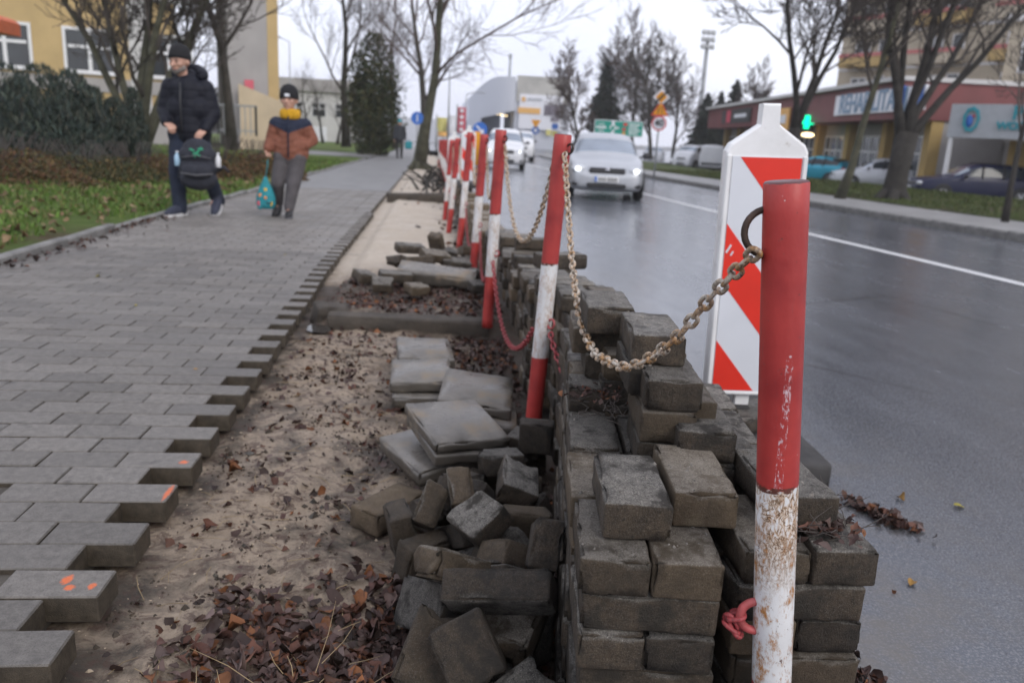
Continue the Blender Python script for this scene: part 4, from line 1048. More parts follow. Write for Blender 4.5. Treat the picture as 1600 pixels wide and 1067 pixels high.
for (px, py, Y, s, lab) in ((730, 281, 11.6, .78, 'smaller beacon board with slanted stripes glimpsed between the fourth and fifth posts'), (708, 280, 13.6, .8, 'farther beacon board showing between the sixth and fifth posts')):
    b2 = beacon(at(px, py, Y=Y), s, R(-4), lab)
    zb = b2.location.z - .05; rz = road_z(Y)
    mb = MB(); mb.box((0, 0, -.09), (.34, .6, .10), bev=.02); mb.box((0, 0, -.04), (.07, .07, .06)); mb.build('foot', MATS['dark_rubber'], b2, (0, 0, -.0))
    mb = MB(); hh = max(.05, (b2.location.z - rz) / s - .14); mb.box((0, 0, -.14 - hh / 2), (.2, .4, hh)); mb.build('pedestal', MATS['dark_rubber'], b2)

# ================================================================== BUILDINGS
def oriented(p0, p1):
    """frame along a facade from p0 (left seen from the street) to p1: x along, y into the building, z up"""
    p0 = Vector((p0[0], p0[1], 0)); p1 = Vector((p1[0], p1[1], 0)); u = (p1 - p0).normalized()
    return u, math.atan2(u.y, u.x), (p1 - p0).length
def part(root, name, boxes, mat, bev=0, label=None):
    mb = MB()
    for c, s in boxes: mb.box(c, s, bev=bev)
    o = mb.build(name, MATS[mat], root)
    if label: o['label'] = label
    return o
def window(root, x, z, w, h, y, glass='window_glass', mull=1, trans=1, fr=.07, sill=True, name='window'):
    """frame stands 4 cm proud of the wall at y (wall face towards -y), pane set back in it"""
    mb = MB(); f = fr
    mb.box((x - w / 2 + f / 2, y - .02, z), (f, .08, h)); mb.box((x + w / 2 - f / 2, y - .02, z), (f, .08, h))
    mb.box((x, y - .02, z + h / 2 - f / 2), (w - 2 * f, .08, f)); mb.box((x, y - .02, z - h / 2 + f / 2), (w - 2 * f, .08, f))
    for k in range(mull): mb.box((x - w / 2 + w * (k + 1) / (mull + 1), y - .018, z), (f * 1.2, .07, h - 2 * f))
    for k in range(trans):
        for q in range(mull + 1):
            seg = (w - 2 * f) / (mull + 1); mb.box((x - w / 2 + f + seg * (q + .5), y - .016, z - h * .0 + (h * .08 if trans == 1 else h * (-.5 + (k + 1) / (trans + 1)))), (seg - f * 1.2, .06, f))
    o = mb.build(name, MATS['white_frame'], root)
    MB().box((x, y - .004, z), (w - f, .02, h - f)).build('pane', MATS[glass], o)
    if sill: MB().box((x, y - .06, z - h / 2 - .03), (w + .1, .14, .05)).build('sill', MATS['pale_render'], o)
    return o
# --- school on the left, broad side to the viewer
SY = 42.0
xr = at(437, 150, Y=SY).x
school = empty('school_building', (xr, SY, -.4), R(16), 'yellow rendered school with white windows and grey gable strip behind the shrubs', 'building')
W_ = 34.0; FL = 3.35
zt_ = lambda py, px=180: at(px, py, Y=SY).z + .4
mb = MB(); mb.box((-W_ / 2 - 2.35, 7, 5.6), (W_ - 4.7, 14, 11.2)); mb.build('wall', MATS['yellow_render'], school)
part(school, 'gable_panel', [((-1.45, 6.9, 5.6), (1.85, 14.3, 11.2))], 'grey_render')
part(school, 'corner_strip', [((-.30, 6.9, 5.6), (.5, 14.36, 11.2))], 'yellow_render')
part(school, 'roof', [((-W_ / 2, 7, 11.35), (W_ + .4, 14.8, .3))], 'concrete_pale')
zs0 = zt_(122) - .0
for fl in range(3):
    zc = zs0 + 1.0 + fl * FL
    for i in range(9):
        x = -4.95 - 3.3 * i - (.5 if i > 2 else 0)
        window(school, x, zc, 2.1, 1.95, -.001, mull=1, trans=1, fr=.13)
    if fl < 2: pass
for i in range(3): part(school, 'pilaster', [((-6.2 - 10.2 * i - (.5 if i else 0), -.06, 5.6), (.85, .12, 11.1))], 'pale_render')
part(school, 'plinth', [((-W_ / 2 - 2.4, -.08, .6), (W_ - 4.9, .16, 1.2))], 'grey_render')
part(school, 'window_apron', [((-W_ / 2 - 2.4, -.05, zs0 - .45), (W_ - 5, .06, .6))], 'grey_render')
# sloping side wall of the ramp and its pink notice
mb = MB(); a = at(376, 132, Y=SY - 1); b_ = at(452, 165, Y=SY - 1); ramp = mb.prism([(a.x - xr, -1), (b_.x - xr + .3, -1), (b_.x - xr + .3, b_.z - .1 + .4), (a.x - xr, a.z + .4)], 0, .4).build('ramp_wall', MATS['cream_render'], None, (xr, SY - 1.5, -.4))
tag(ramp, 'cream wall with a sloping top below the grey gable', 'wall')
pn = at(388, 133, Y=SY - .2); tag(MB().box((0, 0, 0), (.42, .04, .42)).build('notice_board', MATS['print_pink'], school, (pn.x - xr, -.36, pn.z + .4)))
# the low railing beside it
fz = at(350, 210, Y=30); rail = empty('metal_railing', (at(342, 212, Y=30).x, 30, fz.z), 0, 'grey metal railing in front of the cream wall behind the man', 'railing')
part(rail, 'top_rail', [((.65, 0, 1.0), (1.4, .06, .06))], 'pole_grey'); part(rail, 'bottom_rail', [((.65, 0, .15), (1.4, .05, .05))], 'pole_grey')
for k in range(8): part(rail, 'post' if k in (0, 7) else 'bar', [((.0 + .185 * k, 0, .5), (.07 if k in (0, 7) else .03,) * 2 + (1.02,))], 'sign_black' if k in (0, 7) else 'pole_grey')
# orange awning at the left picture edge
aw = at(2, 40, Y=24); mb = MB(); mb.prism([(-1.2, -.2), (.20, -.22), (.2, .1), (.08, .2), (-.1, .26), (-1.2, .3)], -.6, .6); o = mb.build('canopy_cloth', MATS['orange_cloth'], None)
rt = empty('orange_parasol', (aw.x, 24, g(24)), 0, 'small orange cloth canopy at the left picture edge above the dark shrubs', 'parasol'); o.parent = rt; o.location = (0, 0, aw.z - g(24))
MB().tube([(-.5, 0, 0), (-.5, 0, aw.z - g(24))], .03, 8).build('pole', MATS['pole_grey'], rt)
# --- low white hall behind the child
b0 = at(468, 215, Y=78); h0 = at(468, 128, Y=78)
hall = empty('white_hall', (b0.x - 3, 78, -1.2), 0, 'low whitish hall with dark roof far behind the child', 'building')
part(hall, 'wall', [((3.6, 5, 2.6), (9.6, 10, 5.2))], 'pale_render'); part(hall, 'roof', [((3.6, 5, 5.75), (10.2, 10.6, 1.1))], 'grey_render')
for i in range(4): window(hall, .6 + 2.1 * i, 3.6, 1.3, 1.3, -.001, sill=False)
part(hall, 'graffiti_band', [((3, -.02, 1.4), (5, .04, 1.4))], 'sign_white')
# --- shopping hall in the middle distance
MY = 120.0
def mall_pt(px, py, Y=MY): return at(px, py, Y=Y)
mz = -1.4
A = mall_pt(735, 200); B = mall_pt(803, 200); C = mall_pt(888, 200)
top1 = mall_pt(803, 120).z - mz; mall = empty('shopping_hall', (A.x, MY, mz), 0, 'pale grey shopping hall with curved front and dark drive-through under it', 'building')
wA = B.x - A.x; 
def arc(n=14):
    pts = []
    for i in range(n + 1):
        t = i / n; x = wA * t; y = 9 * (1 - math.sin(t * math.pi / 2)) ; pts.append((x, y))
    return pts
pa = arc(); mb = MB(); hz0 = (mall_pt(803, 173).z - mz); hzl = (mall_pt(760, 182).z - mz)
zlow = [0 if i < 4 else hz0 - .12 * (14 - i) for i in range(15)]
ztop = [top1 - 3.0 + 3.0 * math.sin(min(1, i / 9) * math.pi / 2) for i in range(15)]
vs = [(x, y, zlow[i]) for i, (x, y) in enumerate(pa)] + [(x, y, ztop[i]) for i, (x, y) in enumerate(pa)] + [(x, y + 30, ztop[i]) for i, (x, y) in enumerate(pa)] + [(x, y + 30, zlow[i]) for i, (x, y) in enumerate(pa)]
fs = [(i, i + 1, 15 + i + 1, 15 + i) for i in range(14)] + [(15 + i, 16 + i, 31 + i, 30 + i) for i in range(14)] + [(46 + i, 45 + i, i, i + 1) for i in range(14)] + [(0, 15, 30, 45), (14, 29, 44, 59)]
mb.add(vs, fs); mb.build('curved_wall', MATS['light_cladding'], mall)
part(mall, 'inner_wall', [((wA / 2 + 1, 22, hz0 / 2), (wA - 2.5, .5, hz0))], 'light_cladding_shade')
part(mall, 'soffit_lamp', [((wA * (.5 + .06 * k), 4 + 1.5 * (k % 2), hz0 - .35 - .06 * k), (.3, .3, .12)) for k in range(7)], 'warm_lamp')
wC = C.x - B.x; part(mall, 'side_wall', [((wA + wC / 2 + .02, 9, (top1 - .6) / 2), (wC, 18, top1 - .6))], 'light_cladding')
part(mall, 'parapet', [((wA + wC / 2, -.1, top1 - 1.6), (wC - .3, .25, 3.6))], 'concrete_pale')
bw0, bw1 = mall_pt(812, 147), mall_pt(876, 205); bx = (bw0.x + bw1.x) / 2 - A.x
part(mall, 'billboard', [((bx, -.35, (bw0.z + bw1.z) / 2 - mz), (bw1.x - bw0.x, .2, bw0.z - bw1.z))], 'sign_white')
def patch(name, px0, py0, px1, py1, mat, y=-.5):
    p, q = mall_pt(px0, py0), mall_pt(px1, py1); part(mall, name, [(((p.x + q.x) / 2 - A.x, y, (p.z + q.z) / 2 - mz), (q.x - p.x, .1, p.z - q.z))], mat)
patch('orange_panel', 809, 168, 843, 179, 'banner_orange'); patch('poster', 850, 164, 873, 182, 'poster_dark'); patch('poster', 860, 183, 872, 191, 'poster_dark'); patch('logo_bar', 824, 154, 846, 158, 'sign_grey', -.52); patch('logo_spot', 815, 152, 820, 159, 'banner_orange', -.52)
patch('small_panel', 853, 203, 860, 212, 'flag_yellow', -.52); patch('blue_panel', 851, 208, 864, 213, 'sign_blue', -.53) if False else None
part(mall, 'long_wing', [((-11, 42, (top1 - 6.3) / 2), (22.2, 60, top1 - 6.3))], 'light_cladding')
tw = mall_pt(803, 98); tl = empty('roof_mast', (tw.x, MY + 6, top1 + mz), 0, 'thin mast on the shopping hall roof', 'mast'); MB().tube([(0, 0, -.3), (0, 0, 3.2)], .18, 8).build('pole', MATS['pole_grey'], tl); MB().box((0, 0, 3.3), (.5, .5, .6)).build('mast_head', MATS['pole_grey'], tl)
# tall banners before it
def banner(px, py0, py1, w, mat, label, Y=95, txt=None):
    p, q = at(px, py0, Y=Y), at(px, py1, Y=Y); r = empty('banner_flag', (p.x, Y, -1.3), 0, label, 'banner')
    MB().tube([(-w / 2 - .08, 0, 0), (-w / 2 - .08, 0, p.z + 1.6)], .07, 6).build('pole', MATS['pole_grey'], r)
    mb = MB(); n = 6
    vs = []; 
    for i in range(n + 1):
        z = p.z + 1.3 + (q.z - p.z) * i / n; vs += [(-w / 2, .06 * math.sin(i), z), (w / 2, .06 * math.sin(i + 1.2), z), (-w / 2, .06 * math.sin(i) + .03, z), (w / 2, .06 * math.sin(i + 1.2) + .03, z)]
    for i in range(n): a = 4 * i; mb.add([], []) ; mb.f += [(a, a + 4, a + 5, a + 1), (a + 2, a + 3, a + 7, a + 6), (a, a + 2, a + 6, a + 4), (a + 1, a + 5, a + 7, a + 3)]; mb.m += [0] * 4; mb.sm += [True] * 4
    mb.v = vs; mb.build('cloth', MATS[mat], r)
    if txt:
        for k, ch in enumerate(txt): link('letter', text_mesh(ch, w * .95, MATS['sign_white'], .02), r, (0, -.12, p.z + 1.3 + (q.z - p.z) * (k + .6) / (len(txt) + .2)), (math.pi / 2, 0, 0))
banner(722, 168, 208, .85, 'flag_red', 'tall red banner with white lettering before the shopping hall', 85, 'SALE' if False else None)
r_ = col.objects.get('banner_flag')
for k in range(4): MB().box((0, -.12, at(722, 168, Y=85).z + 1.3 - .62 * (k + .55)), (.36, .05, .34)).build('white_glyph', MATS['sign_white'], r_)
banner(691, 184, 212, 1.0, 'flag_yellow', 'yellow-green banner flag left of the red one', 85); banner(702, 192, 200, 1.0, 'flag_magenta', 'magenta banner flag between the yellow and the pale one', 88); banner(707, 181, 210, .7, 'sign_white', 'pale banner flag beside the magenta one', 84)
banner(693, 206, 214, 1.1, 'banner_orange', 'small orange banner below the yellow-green flag', 83)
# --- pharmacy row on the right
PL = Vector((25.0, 69.0)); PR = Vector((20.9, 33.0))
u_, az, LEN = oriented(PL, PR)
zb_ = -1.35
shop = empty('shop_row', (PL.x, PL.y, zb_), az, 'long low shop row with maroon fascia, ochre piers and big windows behind parked cars', 'building')
zf1 = at(1480, 130, Y=33).z - zb_; zf0 = at(1480, 190, Y=33).z - zb_
part(shop, 'wall', [((LEN / 2, 4.5, zf0 / 2), (LEN, 8, zf0))], 'grey_render')
part(shop, 'fascia', [((LEN / 2 - .1, 3.6, (zf0 + zf1) / 2), (LEN + .4, 10, zf1 - zf0))], 'maroon_fascia')
part(shop, 'roof_edge', [((LEN / 2 - .1, 3.5, zf1 + .09), (LEN + .6, 10.4, .18))], 'pale_render')
nb = 8; bw = LEN / nb
for i in range(nb):
    x = bw * (i + .5)
    window(shop, x, 2.35, bw - .9, zf0 - 2.0, .48, 'shop_glass', 3, 1, .09, False)
    part(shop, 'low_panel', [((x, .44, .55), (bw - .85, .1, 1.15))], ['far_paving', 'yellow_render', 'far_paving', 'ochre_panel', 'far_paving', 'yellow_render', 'maroon_low', 'maroon_low'][i])
for i in range(nb + 1): part(shop, 'pier', [((min(max(bw * i, .25), LEN - .25), .3, zf0 / 2), (.55, .5, zf0))], 'ochre_panel')
def on_facade(px, py):
    """where the line of sight through a pixel meets the fascia plane"""
    r = ray_world(px, py); n = Vector((-u_.y, u_.x, 0)); p0 = Vector((PL.x, PL.y, 0)) - n * 1.42
    t = (p0 - Vector((0, 0, CAM_Z))).dot(n) / r.dot(n); P = r * t + Vector((0, 0, CAM_Z)); return (P - Vector((PL.x, PL.y, 0))).dot(u_), P.z - zb_
def fpanel(name, px0, py0, px1, py1, mat, y=-1.46, d=.1, parent=shop):
    a, za = on_facade(px0, py0); b_, zb3 = on_facade(px1, py1); zc = (zf0 + zf1) / 2
    return a, b_, part(parent, name, [(((a + b_) / 2, y, zc), (abs(b_ - a), d, (zf1 - zf0) * .62))], mat)
a, b_, o = fpanel('rehab_sign', 1306, 175, 1447, 160, 'sign_white'); L = abs(b_ - a)
tm = text_mesh('REHABILITACJA', 1.0, MATS['blue_letter'], .01, .02); q = link('lettering', tm, o, ((a + b_) / 2, -1.53, (zf0 + zf1) / 2), (math.pi / 2, 0, 0))
xs = [v.co.x for v in tm.vertices]; sc = (L * .86) / (max(xs) - min(xs)); q.scale = (sc, min(sc * 1.35, 1.25), 1)
for px in (1414, 1442):
    a, za = on_facade(px, 155); part(shop, 'blue_emblem', [((a, -1.56, (zf0 + zf1) / 2 + .1), (.35, .06, .85))], 'sign_blue')
a, b_, o = fpanel('dark_sign', 1128, 200, 1172, 196, 'sign_black'); MB().box(((a + b_) / 2 + 1.5, -1.53, (zf0 + zf1) / 2), (abs(b_ - a) * .4, .03, .25)).build('lettering', MATS['sign_white'], o); MB().box((a + 2.2, -1.53, (zf0 + zf1) / 2), (1.2, .03, .9)).build('emblem', MATS['flag_red'], o)
a, za = on_facade(1226, 187); cx = MB().box((a, -1.5, za), (2.2, .1, 1.3)).build('orange_sign', MATS['banner_orange'], shop); MB().box((a, -1.57, za), (1.3, .03, .5)).build('lettering', MATS['sign_white'], cx)
gp = at(1261, 191, Y=44); gc = empty('pharmacy_cross', (gp.x, 44, gp.z), R(-4), 'lit green pharmacy cross hanging before the maroon fascia', 'sign')
mb = MB(); mb.box((0, 0, 0), (.72, .16, .24)); mb.box((0, 0, .24), (.24, .16, .238)); mb.box((0, 0, -.24), (.24, .16, .238)); mb.build('cross_face', MATS['green_cross'], gc)
MB().box((.0, .12, 0), (.8, .06, .8)).build('backing', MATS['sign_black'], gc); MB().tube([(.2, .15, .2), (1.2, 6.6, .3)], .04, 6).build('bracket', MATS['pole_grey'], gc)
lp = at(1262, 211, Y=46); lm = empty('shop_lamp', (lp.x, 46, lp.z), 0, 'warm glowing lamp under the fascia below the green cross', 'lamp'); MB().ball((0, 0, 0), (.4, .25, .13)).build('lamp_glow', MATS['warm_lamp'], lm); MB().tube([(0, 0, .1), (.2, 5, .6)], .03, 6).build('bracket', MATS['pole_grey'], lm)
# --- waterworks canopy
CY = 29.0; q0 = at(1472, 214, Y=CY); q1 = at(1490, 163, Y=CY); cz1 = at(1600, 152, Y=25.5)
can = empty('office_canopy', (q1.x, CY, -1.0), R(-52), 'white concrete canopy with blue ring logo and teal letters over a dark entrance', 'canopy')
ch0 = q0.z + 1.0; ch1 = q1.z + 1.0; CL = 14.0
part(can, 'front_panel', [((CL / 2, 0, (ch0 + ch1) / 2), (CL, .25, ch1 - ch0))], 'sign_grey')
part(can, 'roof_slab', [((CL / 2, 3.2, ch1 - .15), (CL, 6.1, .28))], 'concrete_pale')
part(can, 'support', [((.14, -.02, ch0 / 2), (.14, .14, ch0)), ], 'white_frame')
for k in range(3): part(can, 'pier', [((1.9 + 4.5 * k, 2.6, ch0 / 2), (.8, .8, ch0))], 'ochre_panel')
part(can, 'back_wall', [((CL / 2 + .3, 6.2, ch0 / 2), (CL, .3, ch0))], 'grey_render')
for k in range(4): window(can, 3.2 + 2.9 * k, 1.7, 2.2, 2.3, 6.04, 'shop_glass', 2, 1, .08, False)
cu = Vector((math.cos(R(-52)), math.sin(R(-52)), 0)); cn = Vector((-cu.y, cu.x, 0))
def on_can(px, py):
    r = ray_world(px, py); p0 = Vector((q1.x, CY, 0)) - cn * .13; t = (p0 - Vector((0, 0, CAM_Z))).dot(cn) / r.dot(cn); P = r * t + Vector((0, 0, CAM_Z))
    return (P - Vector((q1.x, CY, 0))).dot(cu), P.z + 1.0
lx, lz = on_can(1518, 187); rr = (ch1 - ch0) * .37
mb = MB(); n = 36
vs = []
for k in range(n):
    w = 2 * math.pi * k / n; rd = rr * (1.0 + .04 * (1 if k % 4 < 2 else -1))
    for q, y in ((rd, -.14), (rr * .72, -.14), (rd, -.20), (rr * .72, -.20)): vs.append((lx + q * math.cos(w) * .62, y, lz + q * math.sin(w)))
fs = []
for k in range(n):
    a = 4 * k; b_ = 4 * ((k + 1) % n); fs += [(a + 2, b_ + 2, b_ + 3, a + 3), (a, b_, b_ + 2, a + 2), (a + 1, a + 3, b_ + 3, b_ + 1)]
mb.add(vs, fs); mb.build('ring_logo', MATS['teal_letter'], can)
MB().ball((lx - .06, -.15, lz - .06), (.12, .04, .22), 8, 6).build('logo_figure', MATS['sign_blue'], can); MB().ball((lx + .06, -.15, lz + .12), (.05, .03, .05), 8, 6).build('logo_dot', MATS['flag_red'], can)
for txt, px, py, s in (('P', 1591, 178, .56), ('WODN', 1588, 198, .31)):
    x, z = on_can(px, py); tm = text_mesh(txt, (ch1 - ch0) * s, MATS['teal_letter'], .02, .012); q = link('lettering', tm, can, (x, -.16, z), (math.pi / 2, 0, 0))
    if txt != 'P': q.location.x = on_can(1558, 198)[0] + (max(v.co.x for v in tm.vertices))
# --- cream low block above the canopy and the apartment block
ap = at(1318, 140, Y=70); apt = empty('apartment_block', (ap.x + .3, 72, -1.4), R(-64), 'cream apartment block with red balcony bands behind the bare trees', 'building')
AL = 46.0; AH = 33.0; ST = 2.95
part(apt, 'wall', [((AL / 2, 7, AH / 2), (AL, 14, AH))], 'apt_cream')
for s in range(11):
    z = .9 + ST * s
    for k in range(7):
        x = 3.1 + 6.45 * k
        if s > 0:
            b_ = part(apt, 'balcony', [((x, -.75, z), (4.2, 1.5, .18)), ((x, -1.46, z + .5), (4.2, .08, .9)), ((x - 2.06, -.75, z + .5), (.08, 1.34, .9)), ((x + 2.06, -.75, z + .5), (.08, 1.34, .9))], 'ochre_panel' if (s + k) % 2 else 'apt_cream')
            MB().box((x, -1.53, z + .86), (4.24, .06, .30)).build('band', MATS['red_panel'], b_)
        window(apt, x - .9, z + 1.35, 1.5, 1.5, -.001, sill=False, trans=0, fr=.1); window(apt, x + 1.1, z + 1.2, 1.0, 2.0, -.001, sill=False, mull=0, trans=0, fr=.1)
    part(apt, 'storey_band', [((AL / 2, -.03, z - .15), (AL, .06, .22))], 'pale_render')
lb = at(1478, 130, Y=31); low = empty('cream_annex', (lb.x + 1.8, 33.0, -1.2), R(-52), 'cream flat-roofed annex above the white canopy, with dim glazed band', 'building')
part(low, 'wall', [((9, 9.5, 4.2), (18, 8, 8.4))], 'apt_cream'); part(low, 'roof_edge', [((9, 9.4, 8.55), (18.3, 8.4, .3))], 'pale_render')
for k in range(5): window(low, 2 + 3.4 * k, 6.9, 2.8, 1.5, 5.49, 'window_glass', 2, 0, .08, False)

# ================================================================== TREES AND SHRUBS
def bare_tree(name, base, height, r0, seed, label, bark='tree_bark', twig='twigs', cat='tree', group=None, stems=1, spread=.55, lean=(0, 0), clear=.3, dens=1.0, levels=4, forks=None, droop=0.0, twr=.006):
    r = random.Random(seed); root = empty(name, base, 0, label, cat, group); tr = MB(); cr = MB()
    def grow(p, d, L, rad, lev, target):
        n = 5 if lev == 0 else 4 if lev == 1 else 3; pts = [Vector(p)]; rr = [rad]; dd = Vector(d)
        seg = L / n
        for i in range(n):
            wob = .10 if lev == 0 else .2
            dd = (dd + Vector((r.gauss(0, wob), r.gauss(0, wob), r.gauss(0, wob * .6) + (.09 if lev else .05) - droop * lev * .05))).normalized()
            pts.append(pts[-1] + dd * seg); rr.append(max(rad * (1 - .62 * (i + 1) / n), twr))
        sides = 10 if lev == 0 else 6 if lev == 1 else 4 if lev == 2 else 3
        if lev == 0 and clear > .15: rr[0] *= 1.35
        (tr if lev == 0 else cr).tube(pts, rr, sides, cap=(lev < 2))
        if lev >= levels: return
        nk = int((7, 6, 6, 5)[min(lev, 3)] * dens + r.random())
        for k in range(nk):
            t = (clear if lev == 0 else .22) + (1 - (clear if lev == 0 else .22)) * (k + r.random()) / nk
            f = min(t * n, n - .001); i = int(f); q = pts[i].lerp(pts[i + 1], f - i); rad2 = rr[i] + (rr[i + 1] - rr[i]) * (f - i)
            dax = (pts[i + 1] - pts[i]).normalized(); side = dax.orthogonal().normalized(); side.rotate(Matrix.Rotation(r.uniform(0, 6.283), 3, dax))
            a = r.uniform(.6, 1.15) * spread * 1.5; nd = (dax * math.cos(a) + side * math.sin(a)).normalized()
            grow(q, nd, L * r.uniform(.42, .62) * (1.1 - .35 * t), max(rad2 * r.uniform(.42, .65), twr), lev + 1, target)
        if lev < levels: 
            grow(pts[-1], dd, L * .5, rr[-1], lev + 1, target)
    for s in range(stems):
        if forks: d = Vector(forks[s][:3]).normalized(); p = Vector((0, 0, 0)) if len(forks[s]) < 4 else Vector((0, 0, forks[s][3]))
        else: d = Vector((lean[0] + (r.uniform(-.3, .3) if stems > 1 else 0), lean[1] + (r.uniform(-.3, .3) if stems > 1 else 0), 1)).normalized(); p = Vector((0, 0, 0))
        grow(p, d, height * (.62 if stems == 1 else .55) * r.uniform(.92, 1.08), r0 * (1 if stems == 1 else .6 + .3 * r.random()), 0, tr)
    return root, tr, cr, bark, twig
def finish(t):
    root, tr, cr, bark, twig = t
    tr.build('trunk', MATS[bark], root); cr.build('crown', MATS[twig], root); return root
def tree(*a, **k): return finish(bare_tree(*a, **k))
def base(px, py, Y, dz=-.1): p = at(px, py, Y=Y); return (p.x, Y, p.z + dz)
# multi-stemmed tree behind the man
p = base(222, 205, 21.5, -.5)
t = bare_tree('bare_tree', p, 8.5, .16, 3, 'dark many-stemmed bare tree rising behind the man', 'mossy_bark', 'twigs', stems=6, spread=.5, clear=.28, levels=4, dens=.85, twr=.008,
              forks=[(-.22, 0, 1), (-.02, .1, 1), (.16, -.05, 1), (.30, .1, 1), (.46, 0, 1), (-.42, .05, 1)])
finish(t)
tree('bare_tree', base(362, 205, 24, -.5), 11, .13, 5, 'slim brownish bare tree before the grey gable', 'tree_bark', 'twigs', spread=.5, clear=.35, dens=.9)
tree('bare_tree', base(541, 222, 50, -.3), 13.5, .24, 9, 'airy bare tree left of the evergreen at the path end', 'bark_dark', 'twigs', spread=.45, clear=.2)
t = bare_tree('roadside_tree', (at(655, 250, Y=27).x, 27, g(27) - .2), 14, .165, 21, 'mossy roadside tree at the end of the dug strip with forked trunk', 'mossy_bark', 'twigs_reddish', spread=.55, clear=.3, lean=(.19, 0), dens=1.15)
root, tr, cr = t[0], t[1], t[2]
for k in range(7):                                       # root flare
    w = k * .9; tr.tube([(.0, 0, .55), (.26 * math.cos(w), .26 * math.sin(w), .22), (.62 * math.cos(w), .62 * math.sin(w), .02)], [.14, .10, .04], 6)
tr.tube([(0, 0, -.2), (.03, 0, .5), (.16, 0, 1.6)], [.29, .22, .16], 10)
finish(t)
tree('bare_tree', base(664, 225, 41, -.5), 11.5, .2, 14, 'reddish bare tree right behind the mossy roadside tree', 'tree_bark', 'twigs_reddish', spread=.5, clear=.25, lean=(.0, 0))
tree('bare_tree', base(618, 222, 62, -.5), 12, .2, 16, 'reddish bare tree over the evergreen', 'tree_bark', 'twigs_reddish', spread=.55, clear=.3)
for i, (px, Y, h) in enumerate(((484, 66, 6.2), (505, 70, 6.6), (527, 68, 6.0))):
    tree('bare_tree', base(px, 215, Y, -.6), h, .12, 60 + i, ['small dark bare tree right behind the child', 'small bare tree before the white hall', 'small bare tree next to the airy tall one'][i], 'bark_dark', 'twigs', spread=.5, dens=.8, levels=3)
# trees in the middle beyond the road
for i, (px, py, Y, h, r0, tw, lab) in enumerate(((905, 228, 78, 10, .2, 'twigs_reddish', 'bare reddish tree right of the shopping hall'), (990, 225, 80, 12.5, .22, 'twigs_reddish', 'tall bare tree behind the green road sign'), (1018, 228, 72, 11.5, .2, 'twigs', 'bare tree behind the pole of round and triangular signs'),
                                                  (1052, 230, 88, 11.5, .2, 'twigs_reddish', 'bare tree above the white vans'), (960, 225, 90, 12, .2, 'twigs', 'bare tree beside the dark conifer behind the silver car'), (1165, 235, 82, 10, .2, 'twigs_reddish', 'bare tree behind the grip of the tall striped board'))):
    tree('bare_tree', base(px, py, Y, -1.2), h, r0, 80 + i, lab, 'tree_bark', tw, spread=.5, clear=.15, dens=1.05, levels=4, twr=.022)
# trees on the grass bank, right
def bank_base(px, Y): x = at(px, 260, Y=Y).x; return (x, Y, bank_z(x, Y) - .15)
t = bare_tree('bank_tree', bank_base(1234, 27), 9.0, .15, 33, 'bare tree with forked limbs rising behind the tall striped board', 'bark_dark', 'twigs', stems=3, spread=.5, clear=.25, dens=.8, twr=.011,
              forks=[(-.12, 0, 1, 1.9), (.14, .1, 1, 1.9), (.42, 0, 1, 2.0)])
t[1].tube([(0, 0, -.2), (.02, 0, .7), (0, 0, 2.1)], [.25, .19, .18], 10); finish(t)
t = bare_tree('bank_tree', bank_base(1318, 21), 8.2, .12, 35, 'slim leaning tree in front of the pale silver parked car', 'mossy_bark', 'twigs', spread=.42, clear=.42, lean=(.17, 0), dens=1.0, twr=.009)
finish(t)
t = bare_tree('bank_tree', bank_base(1403, 21), 8.5, .165, 38, 'massive dark tree with many rising limbs between the silver and the navy parked car', 'bark_dark', 'twigs', stems=6, spread=.48, clear=.32, dens=.62, twr=.009,
              forks=[(-.28, 0, 1, 1.55), (-.10, .15, 1, 1.6), (.05, -.1, 1, 1.75), (.22, 0, 1, 1.7), (.42, .1, 1, 1.6), (.70, 0, .75, 1.55)])
t[1].tube([(-.02, 0, -.3), (0, 0, .1), (.03, 0, .9), (.10, 0, 1.9)], [.48, .33, .28, .32], 12)
for k in range(6): w = k * 1.05; t[1].tube([(0, 0, .5), (.4 * math.cos(w), .4 * math.sin(w), .1), (.75 * math.cos(w), .75 * math.sin(w), -.12)], [.2, .14, .05], 6)
finish(t)
t = bare_tree('bank_tree', bank_base(1588, 14.5), 6.5, .06, 44, 'thin sapling at the right picture edge before the navy estate car', 'bark_dark', 'twigs', spread=.5, clear=.35, dens=.7, lean=(.12, 0)); finish(t)

